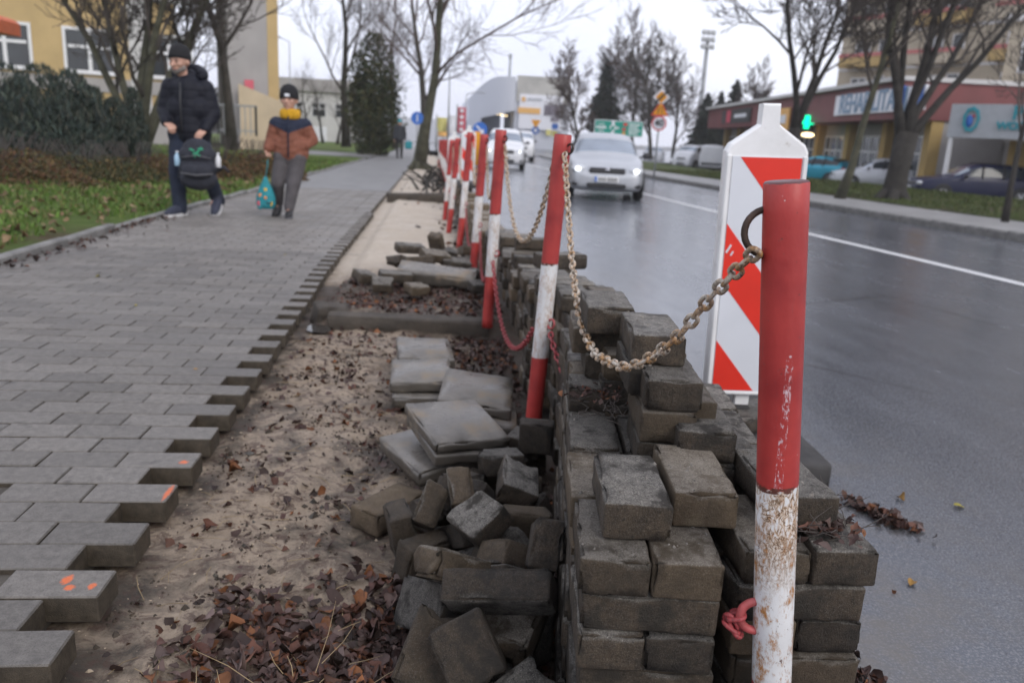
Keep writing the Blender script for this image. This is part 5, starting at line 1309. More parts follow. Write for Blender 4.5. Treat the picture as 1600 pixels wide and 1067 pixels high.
# leafy masses: many small leaf faces through the volume of the crown
def leaf_cloud(n, shape, size, cols, seed, up=.4, aspect=.45):
    q = np.random.default_rng(seed); P = shape(q, n); n = len(P)
    d = q.normal(size=(n, 3)); d[:, 2] += up * 2; d /= np.linalg.norm(d, axis=1)[:, None]
    s = np.cross(d, q.normal(size=(n, 3))); s /= np.linalg.norm(s, axis=1)[:, None]; L = (size * q.uniform(.6, 1.4, n))[:, None]
    V = np.stack([P - s * L * aspect * .5, P + d * L * .5 - s * 0, P + s * L * aspect * .5, P - d * L * .5], 1).reshape(-1, 3)
    F = np.arange(4 * n).reshape(n, 4); c = np.array(cols)[q.integers(0, len(cols), n)] * q.uniform(.6, 1.35, n)[:, None]
    return V, F, np.repeat(c, 4, 0)
def cone_shape(h, r, top=.15, low=.0, lump=.35, seed=0, power=.8):
    def f(q, n):
        t = 1 - q.random(n) ** .62 ; a = q.random(n) * 6.283; z = low + t * (h - low)
        env = r * ((1 - t) ** power * .95 + .05) * np.minimum(1, (t + .06) / .16) * (1 + lump * .5 * np.sin(a * 3 + z * 3.1 / max(h, 1) * 6 + seed) * np.sin(z * 9 / max(h, 1) * 2 + seed * 2 + a))
        rad = env * np.sqrt(q.random(n)) ** .6
        return np.stack([rad * np.cos(a), rad * np.sin(a), z], 1)
    return f
def lobes(h, r, n_l, seed, low=.0):
    rr_ = random.Random(seed); L = [(0, 0, 0, h, r * .80)] + [(r * .62 * math.cos(a) * q, r * .62 * math.sin(a) * q, rr_.uniform(0, .35) * h, h * rr_.uniform(.3, .6), r * rr_.uniform(.35, .62)) for a, q in [(rr_.uniform(0, 6.283), rr_.uniform(.5, 1.1)) for _ in range(n_l)]]
    def f(q, n):
        k = q.integers(0, len(L), n); k = np.where(q.random(n) < .25, 0, k); A = np.array(L)[k]; t = q.random(n) ** 1.2; a = q.random(n) * 6.283
        env = A[:, 4] * np.minimum(1, np.sin(np.pi * (.12 + .86 * t)) ** .6 * 1.05 + .03); rad = env * q.random(n) ** .35
        z = np.minimum(A[:, 2] + t * A[:, 3], h) + low; return np.stack([A[:, 0] + rad * np.cos(a), A[:, 1] + rad * np.sin(a), z], 1)
    return f
def tiers(h, r, low, n_t, seed):
    def f(q, n):
        t = 1 - q.random(n) ** .55; k = np.floor(t * n_t); fr = t * n_t - k; a = q.random(n) * 6.283
        env = r * (1.02 - t) ** .85 * (.45 + .75 * (1 - fr) ** .8) * (.72 + .38 * np.sin(a * 5 + k * 2.3 + seed) * np.sin(a * 3 + k * 1.1)); rad = env * q.random(n) ** .45
        return np.stack([rad * np.cos(a), rad * np.sin(a), low + t * (h - low) - rad * .22], 1)
    return f
def evergreen(name, base_, h, r, n, size, cols, seed, label, cat='tree', group=None, low=.3, power=.8, up=.2, trunk=.12, lump=.35, shape=None, aspect=.45):
    root = empty(name, base_, 0, label, cat, group); V, F, C = leaf_cloud(n, shape or cone_shape(h, r, low=low, seed=seed, power=power, lump=lump), size, cols, seed, up, aspect)
    link('crown', np_mesh('crown', V, F, MATS['foliage'], False, C), root); MB().tube([(0, 0, -.2), (0, 0, h * .8)], [trunk, trunk * .3], 7).build('trunk', MATS['tree_bark'], root); return root
GR = [(.05, .066, .028), (.07, .08, .032), (.035, .05, .026), (.085, .078, .034)]
DK = [(.018, .028, .022), (.026, .038, .028), (.034, .044, .028), (.03, .03, .02)]
bx = at(583, 226, Y=43); evergreen('thuja_tree', (bx.x, 43, g(43) - .1), 6.0, 1.7, 11000, .20, GR, 4, 'dense dark green evergreen beside the end of the path', shape=lobes(6.0, 1.6, 18, 4, .05))
for i, (px, Y, h, r, lab) in enumerate(((938, 82, 9.3, 2.3, 'dark conifer standing behind the silver car'), (1097, 80, 6.6, 1.9, 'conifer under the floodlight mast'), (1140, 84, 8.4, 2.2, 'pointed spruce left of the tall striped board'), (1118, 95, 7.8, 2.0, 'dark spruce between the mast conifer and the pointed one'))):
    bx = at(px, 235, Y=Y); evergreen('spruce_tree', (bx.x, Y, -1.5), h + 1.0, r * 1.5, 8000, .48, DK, 20 + i, lab, shape=tiers(h + 1.0, r * 1.5, .2, 11, i))
JN = [(.05, .072, .06), (.035, .055, .045), (.065, .085, .062), (.075, .08, .06), (.03, .045, .044)]
for i, (px, py0, py1, Y, w, lab) in enumerate(((12, 75, 232, 15.5, 1.0, 'tall dark juniper at the left picture edge'), (70, 78, 232, 16.5, .9, 'tall dark juniper second from the left edge'), (118, 88, 228, 16, .75, 'dark juniper below the lower school windows'), (150, 118, 226, 17, .6, 'lower dark juniper right in the row before the school'), (182, 138, 226, 17.5, .55, 'small juniper at the right end of the row'), (212, 120, 222, 18, .32, 'slim columnar juniper beside the many-stemmed tree'), (40, 100, 236, 14.5, .7, 'front juniper between the two tallest ones'), (98, 140, 236, 15, .7, 'short juniper in front of the middle of the row'))):
    b_ = at(px, py1, Y=Y); tpt = at(px, py0, Y=Y); evergreen('juniper_shrub', (b_.x, Y, g(Y) - .05), (tpt.z - g(Y)) * .9, w * .9, 6000, .13, JN, 40 + i, lab, 'shrub', 'dark junipers before the school', low=.0, power=.42, up=1.3, trunk=.05, shape=lobes((tpt.z - g(Y)) * .9, w * .85, 12, 50 + i), aspect=.22)
RD = [(.13, .065, .032), (.16, .085, .04), (.09, .075, .035), (.07, .08, .032), (.18, .12, .045), (.11, .05, .032)]
def blob(w, d, h):
    def f(q, n):
        a = q.random(n) * 6.283; rr = np.sqrt(q.random(n)); x = rr * np.cos(a) * w; y = rr * np.sin(a) * d; zz = h * np.sqrt(np.maximum(0, 1 - rr ** 2)) * (.75 + .35 * np.sin(x * 2.7 + y * 3)) * q.random(n) ** .5
        return np.stack([x, y, zz], 1)
    return f
for i, (px, Y, w, h, lab) in enumerate(((40, 13.2, 1.9, .62, 'yellowish low shrub under the left junipers'), (130, 13.6, 1.6, .55, 'brown-green low shrub before the middle junipers'), (210, 14.6, 1.6, .6, 'rusty low shrub left of the man'), (345, 16.5, 1.7, .75, 'rust-red low shrub between the man and the railing'), (398, 18, 1.1, .7, 'rust-red low shrub at the right end, before the cream wall'), (280, 15.5, 1.5, .6, 'rusty low shrub behind the man'), (-20, 12.0, 1.6, .7, 'yellowish low shrub at the left edge'))):
    b_ = at(px, 238, Y=Y); root = empty('low_shrub', (b_.x, Y, lawn_z(b_.x, Y) - .04), 0, lab, 'shrub', 'rusty low shrubs along the lawn'); V, F, C = leaf_cloud(7000, blob(w, .9, h * .72), .05, RD if i > 1 else RD[2:5] + GR[1:3], 70 + i, .3); link('foliage', np_mesh('foliage', V, F, MATS['foliage'], False, C), root)
    mb = MB(); rr_ = random.Random(i)
    for k in range(46): a = rr_.uniform(0, 6.28); mb.tube([(0, 0, 0), (.5 * w * math.cos(a) * rr_.random(), .5 * math.sin(a), h * 1.05)], [.010, .004], 3)
    mb.build('stems', MATS['twigs'], root)
# far woods
V, F, C = leaf_cloud(9000, lambda q, n: np.stack([q.uniform(-95, -18, n), q.uniform(0, 20, n), q.random(n) ** .6 * (6.5 + 1.5 * np.sin(q.uniform(0, 60, n)))], 1), 1.3, [(.05, .045, .05), (.06, .052, .05)], 90, .5); tag(link('distant_trees', np_mesh('distant_trees', V, F, MATS['foliage'], False, C), None, (0, 130, -2)), 'hazy line of distant trees behind the white hall', 'trees', kind='stuff')

# grass blades
def blades(name, n, xr_, yr_, zf, hgt, cols, seed, parent=None, bias=1.0, keep=None, kind='stuff'):
    q = np.random.default_rng(seed); y = yr_[0] + (yr_[1] - yr_[0]) * q.random(n) ** bias; x = xr_[0] + (xr_[1] - xr_[0]) * q.random(n)
    if keep is not None: m = np.array([keep(a, b_) for a, b_ in zip(x, y)]); x, y = x[m], y[m]; n = len(x)
    z = np.array([zf(a, b_) for a, b_ in zip(x, y)]) - .005; h = hgt * q.uniform(.5, 1.4, n) * (1 + .05 * (y - yr_[0])); w = h * q.uniform(.10, .2, n) + .002; a = q.random(n) * 6.283
    lx, ly = q.normal(0, .45, n) * h, q.normal(0, .45, n) * h; P = np.stack([x, y, z], 1); s = np.stack([np.cos(a) * w, np.sin(a) * w, 0 * w], 1); top = P + np.stack([lx, ly, h], 1); mid = P + np.stack([lx * .35, ly * .35, h * .6], 1)
    V = np.stack([P - s, P + s, mid + s * .7, mid - s * .7, top], 1).reshape(-1, 3); i = np.arange(n) * 5; F3 = np.concatenate([np.stack([i, i + 1, i + 2], 1), np.stack([i, i + 2, i + 3], 1), np.stack([i + 3, i + 2, i + 4], 1)])
    c = np.array(cols)[q.integers(0, len(cols), n)] * q.uniform(.7, 1.3, n)[:, None]; o = link(name, np_mesh(name, V, F3, MATS['foliage'], False, np.repeat(c, 5, 0)), parent); return tag(o, kind=kind)
GC_ = [(.09, .17, .026), (.12, .21, .04), (.16, .23, .06), (.17, .17, .06), (.07, .13, .024)]
o = blades('lawn_grass', 60000, (-11, LX1 - .02), (4.5, 30), lawn_z, .045, GC_, 3, None, 1.6, lambda x, y: fbm(x * .5 + 4, y * .5, 8) > -.16 and x > -1.2 * y); tag(o, 'short green grass with bare patches left of the pavement', 'grass')
GB_ = [(.055, .085, .02), (.08, .11, .03), (.10, .10, .04), (.06, .07, .025)]
o = blades('bank_grass', 36000, (11.6, 19.5), (7, 42), bank_z, .04, GB_, 4, None, 1.4); tag(o, 'dull green grass on the bank beyond the road', 'grass')

mb = worn_box(1.0, .13, .2, 66, .03); tag(link('crossing_kerb', mb.mesh('crossing_kerb', MATS['old_kerb']), None, (-.2, 13.0, g(13) - .02), (R(3), R(-2), R(4))), 'second dark kerb across the strip, far beyond the pale sand', 'kerb')
mb = MB(); rr_ = random.Random(8)
for k in range(60):
    x, y = rr_.uniform(-.25, .5), rr_.uniform(15, 21); a = rr_.uniform(0, 6.28); d = Vector((math.cos(a), math.sin(a) * 1.6, rr_.uniform(.1, 1.1))) * rr_.uniform(.2, .55); p = Vector((x, y, g(y) - .06)); mb.tube([p, p + d * .5 + Vector((0, 0, .08)), p + d], [.03, .02, .008], 4)
tag(mb.build('root_tangle', MATS['bark_dark']), 'dark tangle of cut roots before the mossy roadside tree', 'roots', kind='stuff')

# ================================================================== VEHICLES
def car(loc, yaw, label, paint, L=4.35, W=1.74, H=1.47, style='hatch', lights=False, group='cars', plate_front=True):
    """front faces local -y; origin on the ground at the middle of the car"""
    root = empty('car', loc, yaw, label, 'car', group); h = H / 1.47; l = L / 2
    # station: y, z low, z waist (bonnet / boot level), z roof, half width, half width of the roof
    if style == 'estate':  rear = [(.30, .20, .93, 1.47, 1, .72), (.62, .20, .95, 1.44, 1, .70), (.86, .24, .97, 1.36, .98, .66), (.955, .32, .97, 1.06, .95, .70), (1.0, .42, .78, .80, .90, .80)]
    elif style == 'van':   rear = [(.30, .22, 1.05, 1.47, 1, .88), (.70, .22, 1.05, 1.47, 1, .88), (.95, .24, 1.05, 1.46, 1, .86), (.985, .3, 1.0, 1.42, .98, .86), (1.0, .38, .9, 1.36, .96, .85)]
    else:                  rear = [(.30, .20, .95, 1.46, 1, .72), (.58, .21, .97, 1.41, 1, .69), (.80, .25, 1.0, 1.26, .97, .66), (.93, .32, 1.0, 1.04, .93, .70), (1.0, .44, .80, .82, .86, .78)]
    st = [(-1.0, .30, .50, .52, .70, .62), (-.965, .22, .66, .68, .84, .72), (-.89, .19, .785, .805, .93, .78), (-.72, .19, .86, .88, .98, .82), (-.52, .19, .91, .93, 1.0, .84), (-.45, .19, .92, .985, 1.0, .84), (-.19, .19, .93, 1.38, 1.0, .74), (-.06, .19, .93, 1.46, 1.0, .71), (.12, .19, .93, 1.475, 1.0, .71)] + rear
    if style == 'van': st = [(-1.0, .30, .55, .57, .8, .7), (-.97, .22, .75, .77, .9, .8), (-.90, .20, .92, .94, .96, .84), (-.80, .20, 1.0, 1.04, 1, .86), (-.72, .2, 1.02, 1.10, 1, .86), (-.52, .2, 1.04, 1.42, 1, .84), (-.42, .2, 1.05, 1.47, 1, .86), (-.2, .2, 1.05, 1.48, 1, .88)] + rear
    hw = W / 2; V = []; NR = 13
    for (y, zl, zw, zr, w, wr) in st:
        y *= l; zl *= h; zw *= h; zr *= h; w *= hw; wr *= hw; zm = zl + (zw - zl) * .5; gh = zr - zw > .06 * h
        half = [(0, zl), (w * .86, zl), (w * .97, zl + .06), (w * 1.0, zm), (w * .965, zw - .03 * h), (w * .91, zw), ((wr * 1.02 if gh else w * .85), zr - (.07 * h if gh else .008)), ]
        top = [(wr * .86 if gh else w * .6, zr - .012), (0, zr + .018)]
        ring = half[:1] + half[1:] + top
        full_ = ring + [(-x, z) for x, z in ring[-2:0:-1]]
        NR = len(full_); V += [(x, y, z) for x, z in full_]
    F, MI = [], []; ns = len(st)
    gw = 5 if style != 'van' else 4
    for i in range(ns - 1):
        g0, g1 = st[i][3] - st[i][2] > .06, st[i + 1][3] - st[i + 1][2] > .06
        for k in range(NR):
            mi = 0; half_k = k if k < 8 else NR - 1 - k
            if half_k == 5 and (g0 and g1) and not (style == 'van' and i > 7): mi = 1            # side windows
            if half_k in (6, 7) and i in ((5,) if style != 'van' else (4,)): mi = 2            # windscreen
            if half_k == 5 and i == (5 if style != 'van' else 4): mi = 0
            if half_k in (6, 7) and style != 'van' and i in (ns - 4,) and style == 'hatch': mi = 3
            if half_k in (6, 7) and style == 'estate' and i == ns - 3: mi = 3
            F.append((i * NR + k, i * NR + (k + 1) % NR, (i + 1) * NR + (k + 1) % NR, (i + 1) * NR + k)); MI.append(mi)
    F.append(tuple(range(NR - 1, -1, -1))); MI.append(0); F.append(tuple((ns - 1) * NR + k for k in range(NR))); MI.append(0)
    me = bpy.data.meshes.new('body'); me.from_pydata(V, [], F)
    for q in range(4): me.materials.append(MATS[paint] if q == 0 else MATS['glass'])
    me.polygons.foreach_set('material_index', MI); me.update()
    tmp = bpy.data.objects.new('body', me); col.objects.link(tmp); md = tmp.modifiers.new('s', 'SUBSURF'); md.levels = 2; md.render_levels = 2
    bpy.context.view_layer.update(); sm = bpy.data.meshes.new_from_object(tmp.evaluated_get(bpy.context.evaluated_depsgraph_get())); bpy.data.objects.remove(tmp)
    vs = [v.co.copy() for v in sm.vertices]; groups = {0: [], 1: [], 2: [], 3: []}
    for p in sm.polygons: groups[p.material_index].append(tuple(p.vertices))
    wy = (-.60 * l if style != 'van' else -.62 * l, .60 * l); wr_ = .315 * h * (1 if style != 'van' else .95)
    for gi, nm in ((0, 'body'), (1, 'side_window'), (2, 'windscreen'), (3, 'rear_window')):
        if not groups[gi]: continue
        if gi == 1: sets = [('side_window', [f for f in groups[1] if sum(vs[i].x for i in f) > 0]), ('side_window', [f for f in groups[1] if sum(vs[i].x for i in f) < 0])]
        else: sets = [(nm, groups[gi])]
        for nm2, fs in sets:
            used = sorted({i for f in fs for i in f}); mp = {u: k for k, u in enumerate(used)}; mb = MB(); mb.add([vs[i] for i in used], [tuple(mp[i] for i in f) for f in fs], 0, True); mb.build(nm2, MATS[paint] if gi == 0 else MATS['glass' if gi == 2 else 'side_glass'], root)
    # pillars between the side panes
    for sx in (-1, 1):
        if style == 'van': break
        for yy_ in ((-.02, .30, .56) if style == 'estate' else (.0, .34)):
            MB().tube([(sx * hw * .94, yy_ * l, .94 * h), (sx * hw * .735, (yy_ + .02) * l, 1.41 * h)], .03, 4).build('window_pillar', MATS['black_plastic'], root)
    for sx in (-1, 1):
        for y in wy:
            wo_ = empty('wheel', (sx * (hw - .10), y, wr_), 0); wo_.parent = root
            mb = MB(); prof = [(wr_ * .62, -.105), (wr_ * .93, -.10), (wr_, -.07), (wr_, .07), (wr_ * .93, .10), (wr_ * .62, .105)]
            mb.lathe(prof, 22); M = Matrix.Rotation(math.pi / 2, 3, 'Y'); mb.v = [tuple(M @ Vector(p)) for p in mb.v]; mb.build('tyre', MATS['tyre'], wo_)
            mb = MB(); mb.lathe([(wr_ * .63, -.04), (wr_ * .63, .098), (wr_ * .56, .108), (wr_ * .50, .09), (.01, .085)], 22)
            for k in range(5):
                a = k * 1.2566; mb.box((wr_ * .3 * math.cos(a), wr_ * .3 * math.sin(a), .10), (wr_ * .52, .05, .03), Matrix.Rotation(a, 3, 'Z'))
            M = Matrix.Rotation(math.pi / 2 * sx, 3, 'Y'); mb.v = [tuple(M @ Vector(p)) for p in mb.v]; mb.build('rim', MATS['rim'], wo_)
            mb = MB(); n = 14; a0, a1 = math.radians(-12), math.radians(192); vs2 = []
            for k in range(n + 1):
                a = a0 + (a1 - a0) * k / n
                for rr2, xx in ((wr_ * 1.0, hw * .93), (wr_ * 1.16, hw * .965), (wr_ * 1.16, hw * 1.006), (wr_ * .99, hw * 1.0)): vs2.append((sx * xx, y + rr2 * math.cos(a), wr_ + rr2 * math.sin(a)))
            fs2 = [(4 * k + q, 4 * k + (q + 1) % 4, 4 * k + 4 + (q + 1) % 4, 4 * k + 4 + q) for k in range(n) for q in range(4)]
            mb.add(vs2, fs2, 0, True); mb.build('wheel_arch', MATS['black_plastic'], root)
    def bx(name, c, s, mat, bev=.02, rot=None): mb = MB(); mb.box(c, s, rot, 0, bev); return mb.build(name, MATS[mat], root)
    fy = -l
    gtilt = (R(-14), 0, 0)
    bx('grille', (0, fy * .978, .645 * h), (.78 * W / 1.74, .07, .12 * h), 'black_plastic', .03, gtilt); bx('grille_trim', (0, fy * .985, .715 * h), (.84 * W / 1.74, .05, .022), 'chrome', .008)
    bx('badge', (0, fy * 1.0, .69 * h), (.10, .03, .09), 'chrome', .02)
    bx('air_intake', (0, fy * .998, .33 * h), (.86, .05, .10 * h), 'black_plastic', .02)
    for sx in (-1, 1):
        bx('fog_lamp', (sx * .64 * W / 1.74, fy * .965, .34 * h), (.24, .08, .09), 'black_plastic', .03)
        hl = MB(); hl.ball((sx * .62 * W / 1.74, fy * .945, .665 * h), (.17, .09, .085), 14, 8); hl.build('headlight', MATS['headlamp_off'], root)
        if lights: MB().ball((sx * .63 * W / 1.74, fy * .972, .66 * h), (.075, .05, .055), 12, 8).build('lamp_glow', MATS['headlamp'], root)
        mr = MB(); mr.ball((sx * (hw + .10), -.30 * l, .99 * h), (.10, .06, .075), 10, 6); mr.tube([(sx * hw * .9, -.30 * l, .93 * h), (sx * (hw + .06), -.30 * l, .96 * h)], .025, 6); mr.build('mirror', MATS['black_plastic'], root)
        tz = .86 * h if style != 'van' else .95 * h
        bx('tail_light', (sx * hw * .80, l * .945, tz), (.24, .16, .20 * h if style != 'van' else .5), 'tail_lamp', .05)
        if style == 'estate': mb = MB(); mb.tube([(sx * hw * .64, -.0 * l, 1.465 * h), (sx * hw * .64, .0 * l + .15, 1.50 * h), (sx * hw * .62, .7 * l, 1.45 * h), (sx * hw * .62, .78 * l, 1.40 * h)], .014, 6); mb.build('roof_rail', MATS['black_plastic'], root)
        bx('door_handle', (sx * hw * .985, .02 * l, .80 * h), (.03, .16, .03), paint, .01); bx('door_handle', (sx * hw * .985, .42 * l, .81 * h), (.03, .16, .03), paint, .01)
        bx('sill', (sx * hw * .93, 0, .23 * h), (.10, L * .52, .10), 'black_plastic', .03)
    pf = bx('licence_plate', (0, fy * 1.012, .47 * h), (.52, .02, .115), 'plate', .004); MB().box((-.235, fy * 1.012 - .012, .47 * h), (.045, .006, .11)).build('blue_band', MATS['sign_blue'], pf)
    for k in range(7): MB().box((-.16 + .057 * k + (.02 if k > 2 else 0), fy * 1.012 - .0125, .47 * h), (.034, .006, .07)).build('plate_character', MATS['sign_black'], pf)
    bx('rear_plate', (0, l * 1.0, .70 * h), (.52, .03, .115), 'plate', .004); bx('rear_bumper', (0, l * .965, .46 * h), (W * .86, .16, .2 * h), 'black_plastic' if style == 'van' else paint, .06)
    # cabin: seats and dashboard so the glass has something behind it
    mb = MB()
    for sx in (-1, 1): mb.box((sx * .36, .08 * l, .86 * h), (.46, .16, .62 * h), (R(10), 0, 0), 0, .05); mb.box((sx * .36, .10 * l, 1.2 * h), (.24, .10, .16), None, 0, .04)
    mb.box((0, -.34 * l, .86 * h), (W * .78, .5, .14), None, 0, .04); mb.build('seats', MATS['black_plastic'], root)
    return root
sk = at(951, 308, Y=17.6)
car((sk.x + .25, 17.6 + 2.1, road_z(18)), R(-9), 'silver hatchback driving towards the viewer with lit headlights', 'paint_silver', 4.55, 1.76, 1.47, 'hatch', True, 'cars on the road')
sv = at(790, 262, Y=36.0); car((sv.x + .1, 38, road_z(38)), R(-5), 'white off-roader following behind, headlight lit, half hidden by the striped posts', 'paint_white', 4.5, 1.85, 1.78, 'estate', True, 'cars on the road')
v2 = at(816, 246, Y=55); car((v2.x, 57, road_z(57)), R(-4), 'white van last in the line of oncoming traffic', 'paint_white', 4.8, 1.9, 2.0, 'van', False, 'cars on the road')
v3 = at(726, 240, Y=46); car((v3.x, 48, road_z(48)), R(185), 'dark car far down the road seen between the striped posts', 'paint_black', 4.3, 1.74, 1.45, 'hatch', False, 'cars on the road')
def parked(px, Y, yaw, *a, **k): x = at(px, 290, Y=Y).x; return car((x, Y, park_z(x, Y)), R(yaw), *a, **k)
PG = 'cars parked before the shops'
parked(1277, 42, -148, 'bright cyan small hatchback parked with its tail to the road', 'paint_cyan', 3.7, 1.72, 1.48, 'hatch', False, PG)
parked(1372, 36.0, -112, 'pale silver hatchback parked between the slim tree and the massive tree', 'paint_pale_silver', 4.3, 1.78, 1.46, 'hatch', False, PG)
parked(1418, 40.0, -118, 'white car mostly hidden behind the massive dark tree', 'paint_white', 4.2, 1.75, 1.45, 'hatch', False, PG)
parked(1519, 28.5, -101, 'navy blue estate car parked side on before the white canopy', 'paint_navy', 4.55, 1.73, 1.43, 'estate', False, PG)
parked(1668, 27.5, -120, 'dark car cut off by the right picture edge', 'paint_black', 4.3, 1.74, 1.5, 'hatch', False, PG)
parked(1083, 70, -50, 'white panel van with its nose to the left behind the road signs', 'paint_white', 4.9, 1.95, 2.1, 'van', False, 'white vans in the car park')
parked(1108, 64, 160, 'white box van right of the other van, seen end on', 'paint_white', 4.6, 1.95, 2.1, 'van', False, 'white vans in the car park')
parked(1018, 84, -20, 'pale van partly hidden behind the sign pole', 'paint_pale_silver', 4.6, 1.9, 2.0, 'van', False, 'white vans in the car park')

# ================================================================== ROAD SIGNS
def pole(root, h, r=.035, x=0, y=.04, z0=-.3): mb = MB(); mb.tube([(x, y, z0), (x, y, h)], r, 8); return mb.build('pole', MATS['pole_grey'], root)
def disc(root, name, r, z, mat, y=0, d=.02, n=28, x=0): mb = MB(); mb.prism([(x + r * math.cos(2 * math.pi * k / n), z + r * math.sin(2 * math.pi * k / n)) for k in range(n)], y - d, y); return mb.build(name, MATS[mat], root)
def poly(root, name, pts, mat, y, d=.012): mb = MB(); mb.prism(pts, y - d, y); return mb.build(name, MATS[mat], root)
SYn = 33.0; gz = fp_z(0, SYn); sb = at(1029, 200, Y=SYn); T = lambda py: at(1031, py, Y=SYn).z - gz
s = empty('sign_post', (sb.x, SYn, gz), R(-14), 'pole with yellow diamond, orange triangle and round speed limit 40 sign', 'road sign'); pole(s, T(150))
zc = T(193); rr = .30; d1 = disc(s, 'speed_limit_sign', rr, zc, 'sign_red', -.01); disc(s, 'sign_face', rr * .80, zc, 'sign_white', -.032, .006).parent = d1
link('numerals', text_mesh('40', .36, MATS['sign_black'], .003, .012), d1, (0, -.042, zc), (math.pi / 2, 0, 0))
zt2 = T(172); w = .36; d2 = poly(s, 'warning_sign', [(-w, zt2 - .24), (w, zt2 - .24), (0, zt2 + .36)], 'sign_red', -.01, .02); w *= .80; poly(s, 'sign_face', [(-w, zt2 - .19), (w, zt2 - .19), (0, zt2 + .28)], 'sign_yellow', -.032, .006).parent = d2
poly(s, 'narrowing_symbol', [(-.11, zt2 - .14), (-.06, zt2 - .14), (-.05, zt2 + .02), (-.03, zt2 + .12), (-.06, zt2 + .12), (-.09, zt2 + .02)], 'sign_black', -.040, .004).parent = d2; poly(s, 'narrowing_symbol', [(.06, zt2 - .14), (.09, zt2 - .14), (.07, zt2 + .12), (.04, zt2 + .12)], 'sign_black', -.040, .004).parent = d2
zd = T(152); w = .34; d3 = poly(s, 'diamond_sign', [(-w, zd), (0, zd - w), (w, zd), (0, zd + w)], 'sign_white', -.01, .02); w *= .70; poly(s, 'sign_face', [(-w, zd), (0, zd - w), (w, zd), (0, zd + w)], 'sign_yellow', -.032, .006).parent = d3; poly(s, 'cancel_bar', [(-.26, zd - .2), (-.20, zd - .26), (.26, zd + .2), (.20, zd + .26)], 'sign_black', -.040, .004).parent = d3
DY = 52.0; dz_ = fp_z(0, DY); dl, dr = at(930, 190, Y=DY), at(1005, 190, Y=DY); dw = dr.x - dl.x; zb3, zt3 = at(968, 213, Y=DY).z - dz_, at(968, 189, Y=DY).z - dz_
s = empty('direction_sign', ((dl.x + dr.x) / 2, DY, dz_), R(-6), 'green direction sign with white roundabout diagram above the silver car', 'road sign')
for x in (-dw * .3, dw * .3): pole(s, zt3, .06, x, .08)
zc = (zb3 + zt3) / 2; hh = zt3 - zb3
pb = MB().box((0, 0, zc), (dw, .05, hh)).build('board', MATS['sign_white'], s); MB().box((0, -.028, zc), (dw - .09, .02, hh - .09)).build('green_face', MATS['sign_green'], s)
def wbar(x, z, w, h, m='sign_white', nm='text_line'): MB().box((x * dw, -.045, zc + z * hh), (w * dw, .012, h * hh)).build(nm, MATS[m], s)
mb = MB(); n = 20
cxr, czr, ro = -.12 * dw, zc + .02 * hh, .21 * hh
vs = []
for k in range(n + 1):
    a = R(-60) + R(300) * k / n - R(30)
    for q, y in ((ro, -.04), (ro * .62, -.04), (ro, -.052), (ro * .62, -.052)): vs.append((cxr + q * math.cos(a), y, czr + q * math.sin(a)))
fs = []
for k in range(n): a = 4 * k; b_ = a + 4; fs += [(a + 2, b_ + 2, b_ + 3, a + 3), (a, b_, b_ + 2, a + 2), (a + 1, a + 3, b_ + 3, b_ + 1)]
mb.add(vs, fs); mb.box((cxr, -.046, czr + .30 * hh), (.05 * dw, .012, .20 * hh)); mb.box((cxr + ro * 1.35, -.046, czr), (.07 * dw, .012, .10 * hh)); mb.box((cxr, -.046, czr - .32 * hh), (.05 * dw, .012, .22 * hh)); mb.build('roundabout_diagram', MATS['sign_white'], s)
poly(s, 'arrow_head', [(cxr - .05 * dw, czr + .36 * hh), (cxr + .05 * dw, czr + .36 * hh), (cxr, czr + .47 * hh)], 'sign_white', -.040, .012)
wbar(-.36, .02, .20, .12); wbar(-.36, -.2, .12, .05); wbar(-.36, .22, .14, .05)
wbar(.13, .27, .08, .18, 'sign_red', 'route_number'); wbar(.11, -.05, .08, .15, 'sign_red', 'route_number'); wbar(.11, -.3, .06, .15, 'sign_yellow', 'route_number')
for k in range(4): wbar(.32 - (.02 if k % 2 else 0), .28 - .19 * k, .24 - .05 * (k % 2), .085)
IY = 38.0; iz = road_z(IY); ip = at(750, 203, Y=IY)
s = empty('keep_right_sign', (ip.x, IY, iz), 0, 'blue round arrow sign with yellow bollard below, between the striped posts', 'road sign'); zc = ip.z - iz; pole(s, zc, .035)
d1 = disc(s, 'sign_face', .34, zc, 'sign_blue', -.01); poly(s, 'arrow', [(-.2, zc + .15), (-.15, zc + .2), (.08, zc - .03), (.16, zc + .05), (.18, zc - .18), (-.05, zc - .16), (.03, zc - .08)], 'sign_white', -.032, .006).parent = d1
mb = MB(); zy = at(746, 218, Y=IY).z - iz; mb.box((-.12, -.02, zy / 2 + .2), (.32, .12, zy + .3), bev=.04); mb.build('bollard_body', MATS['sign_yellow'], s)
PY_ = 40.0; pp = at(652, 185, Y=PY_); s = empty('path_sign', (pp.x, PY_, g(PY_)), 0, 'blue round path sign left of the mossy roadside tree', 'road sign'); zc = pp.z - g(PY_); pole(s, zc); d1 = disc(s, 'sign_face', .30, zc, 'sign_blue', -.01); MB().box((0, -.035, zc), (.05, .006, .34)).build('symbol', MATS['sign_white'], d1)
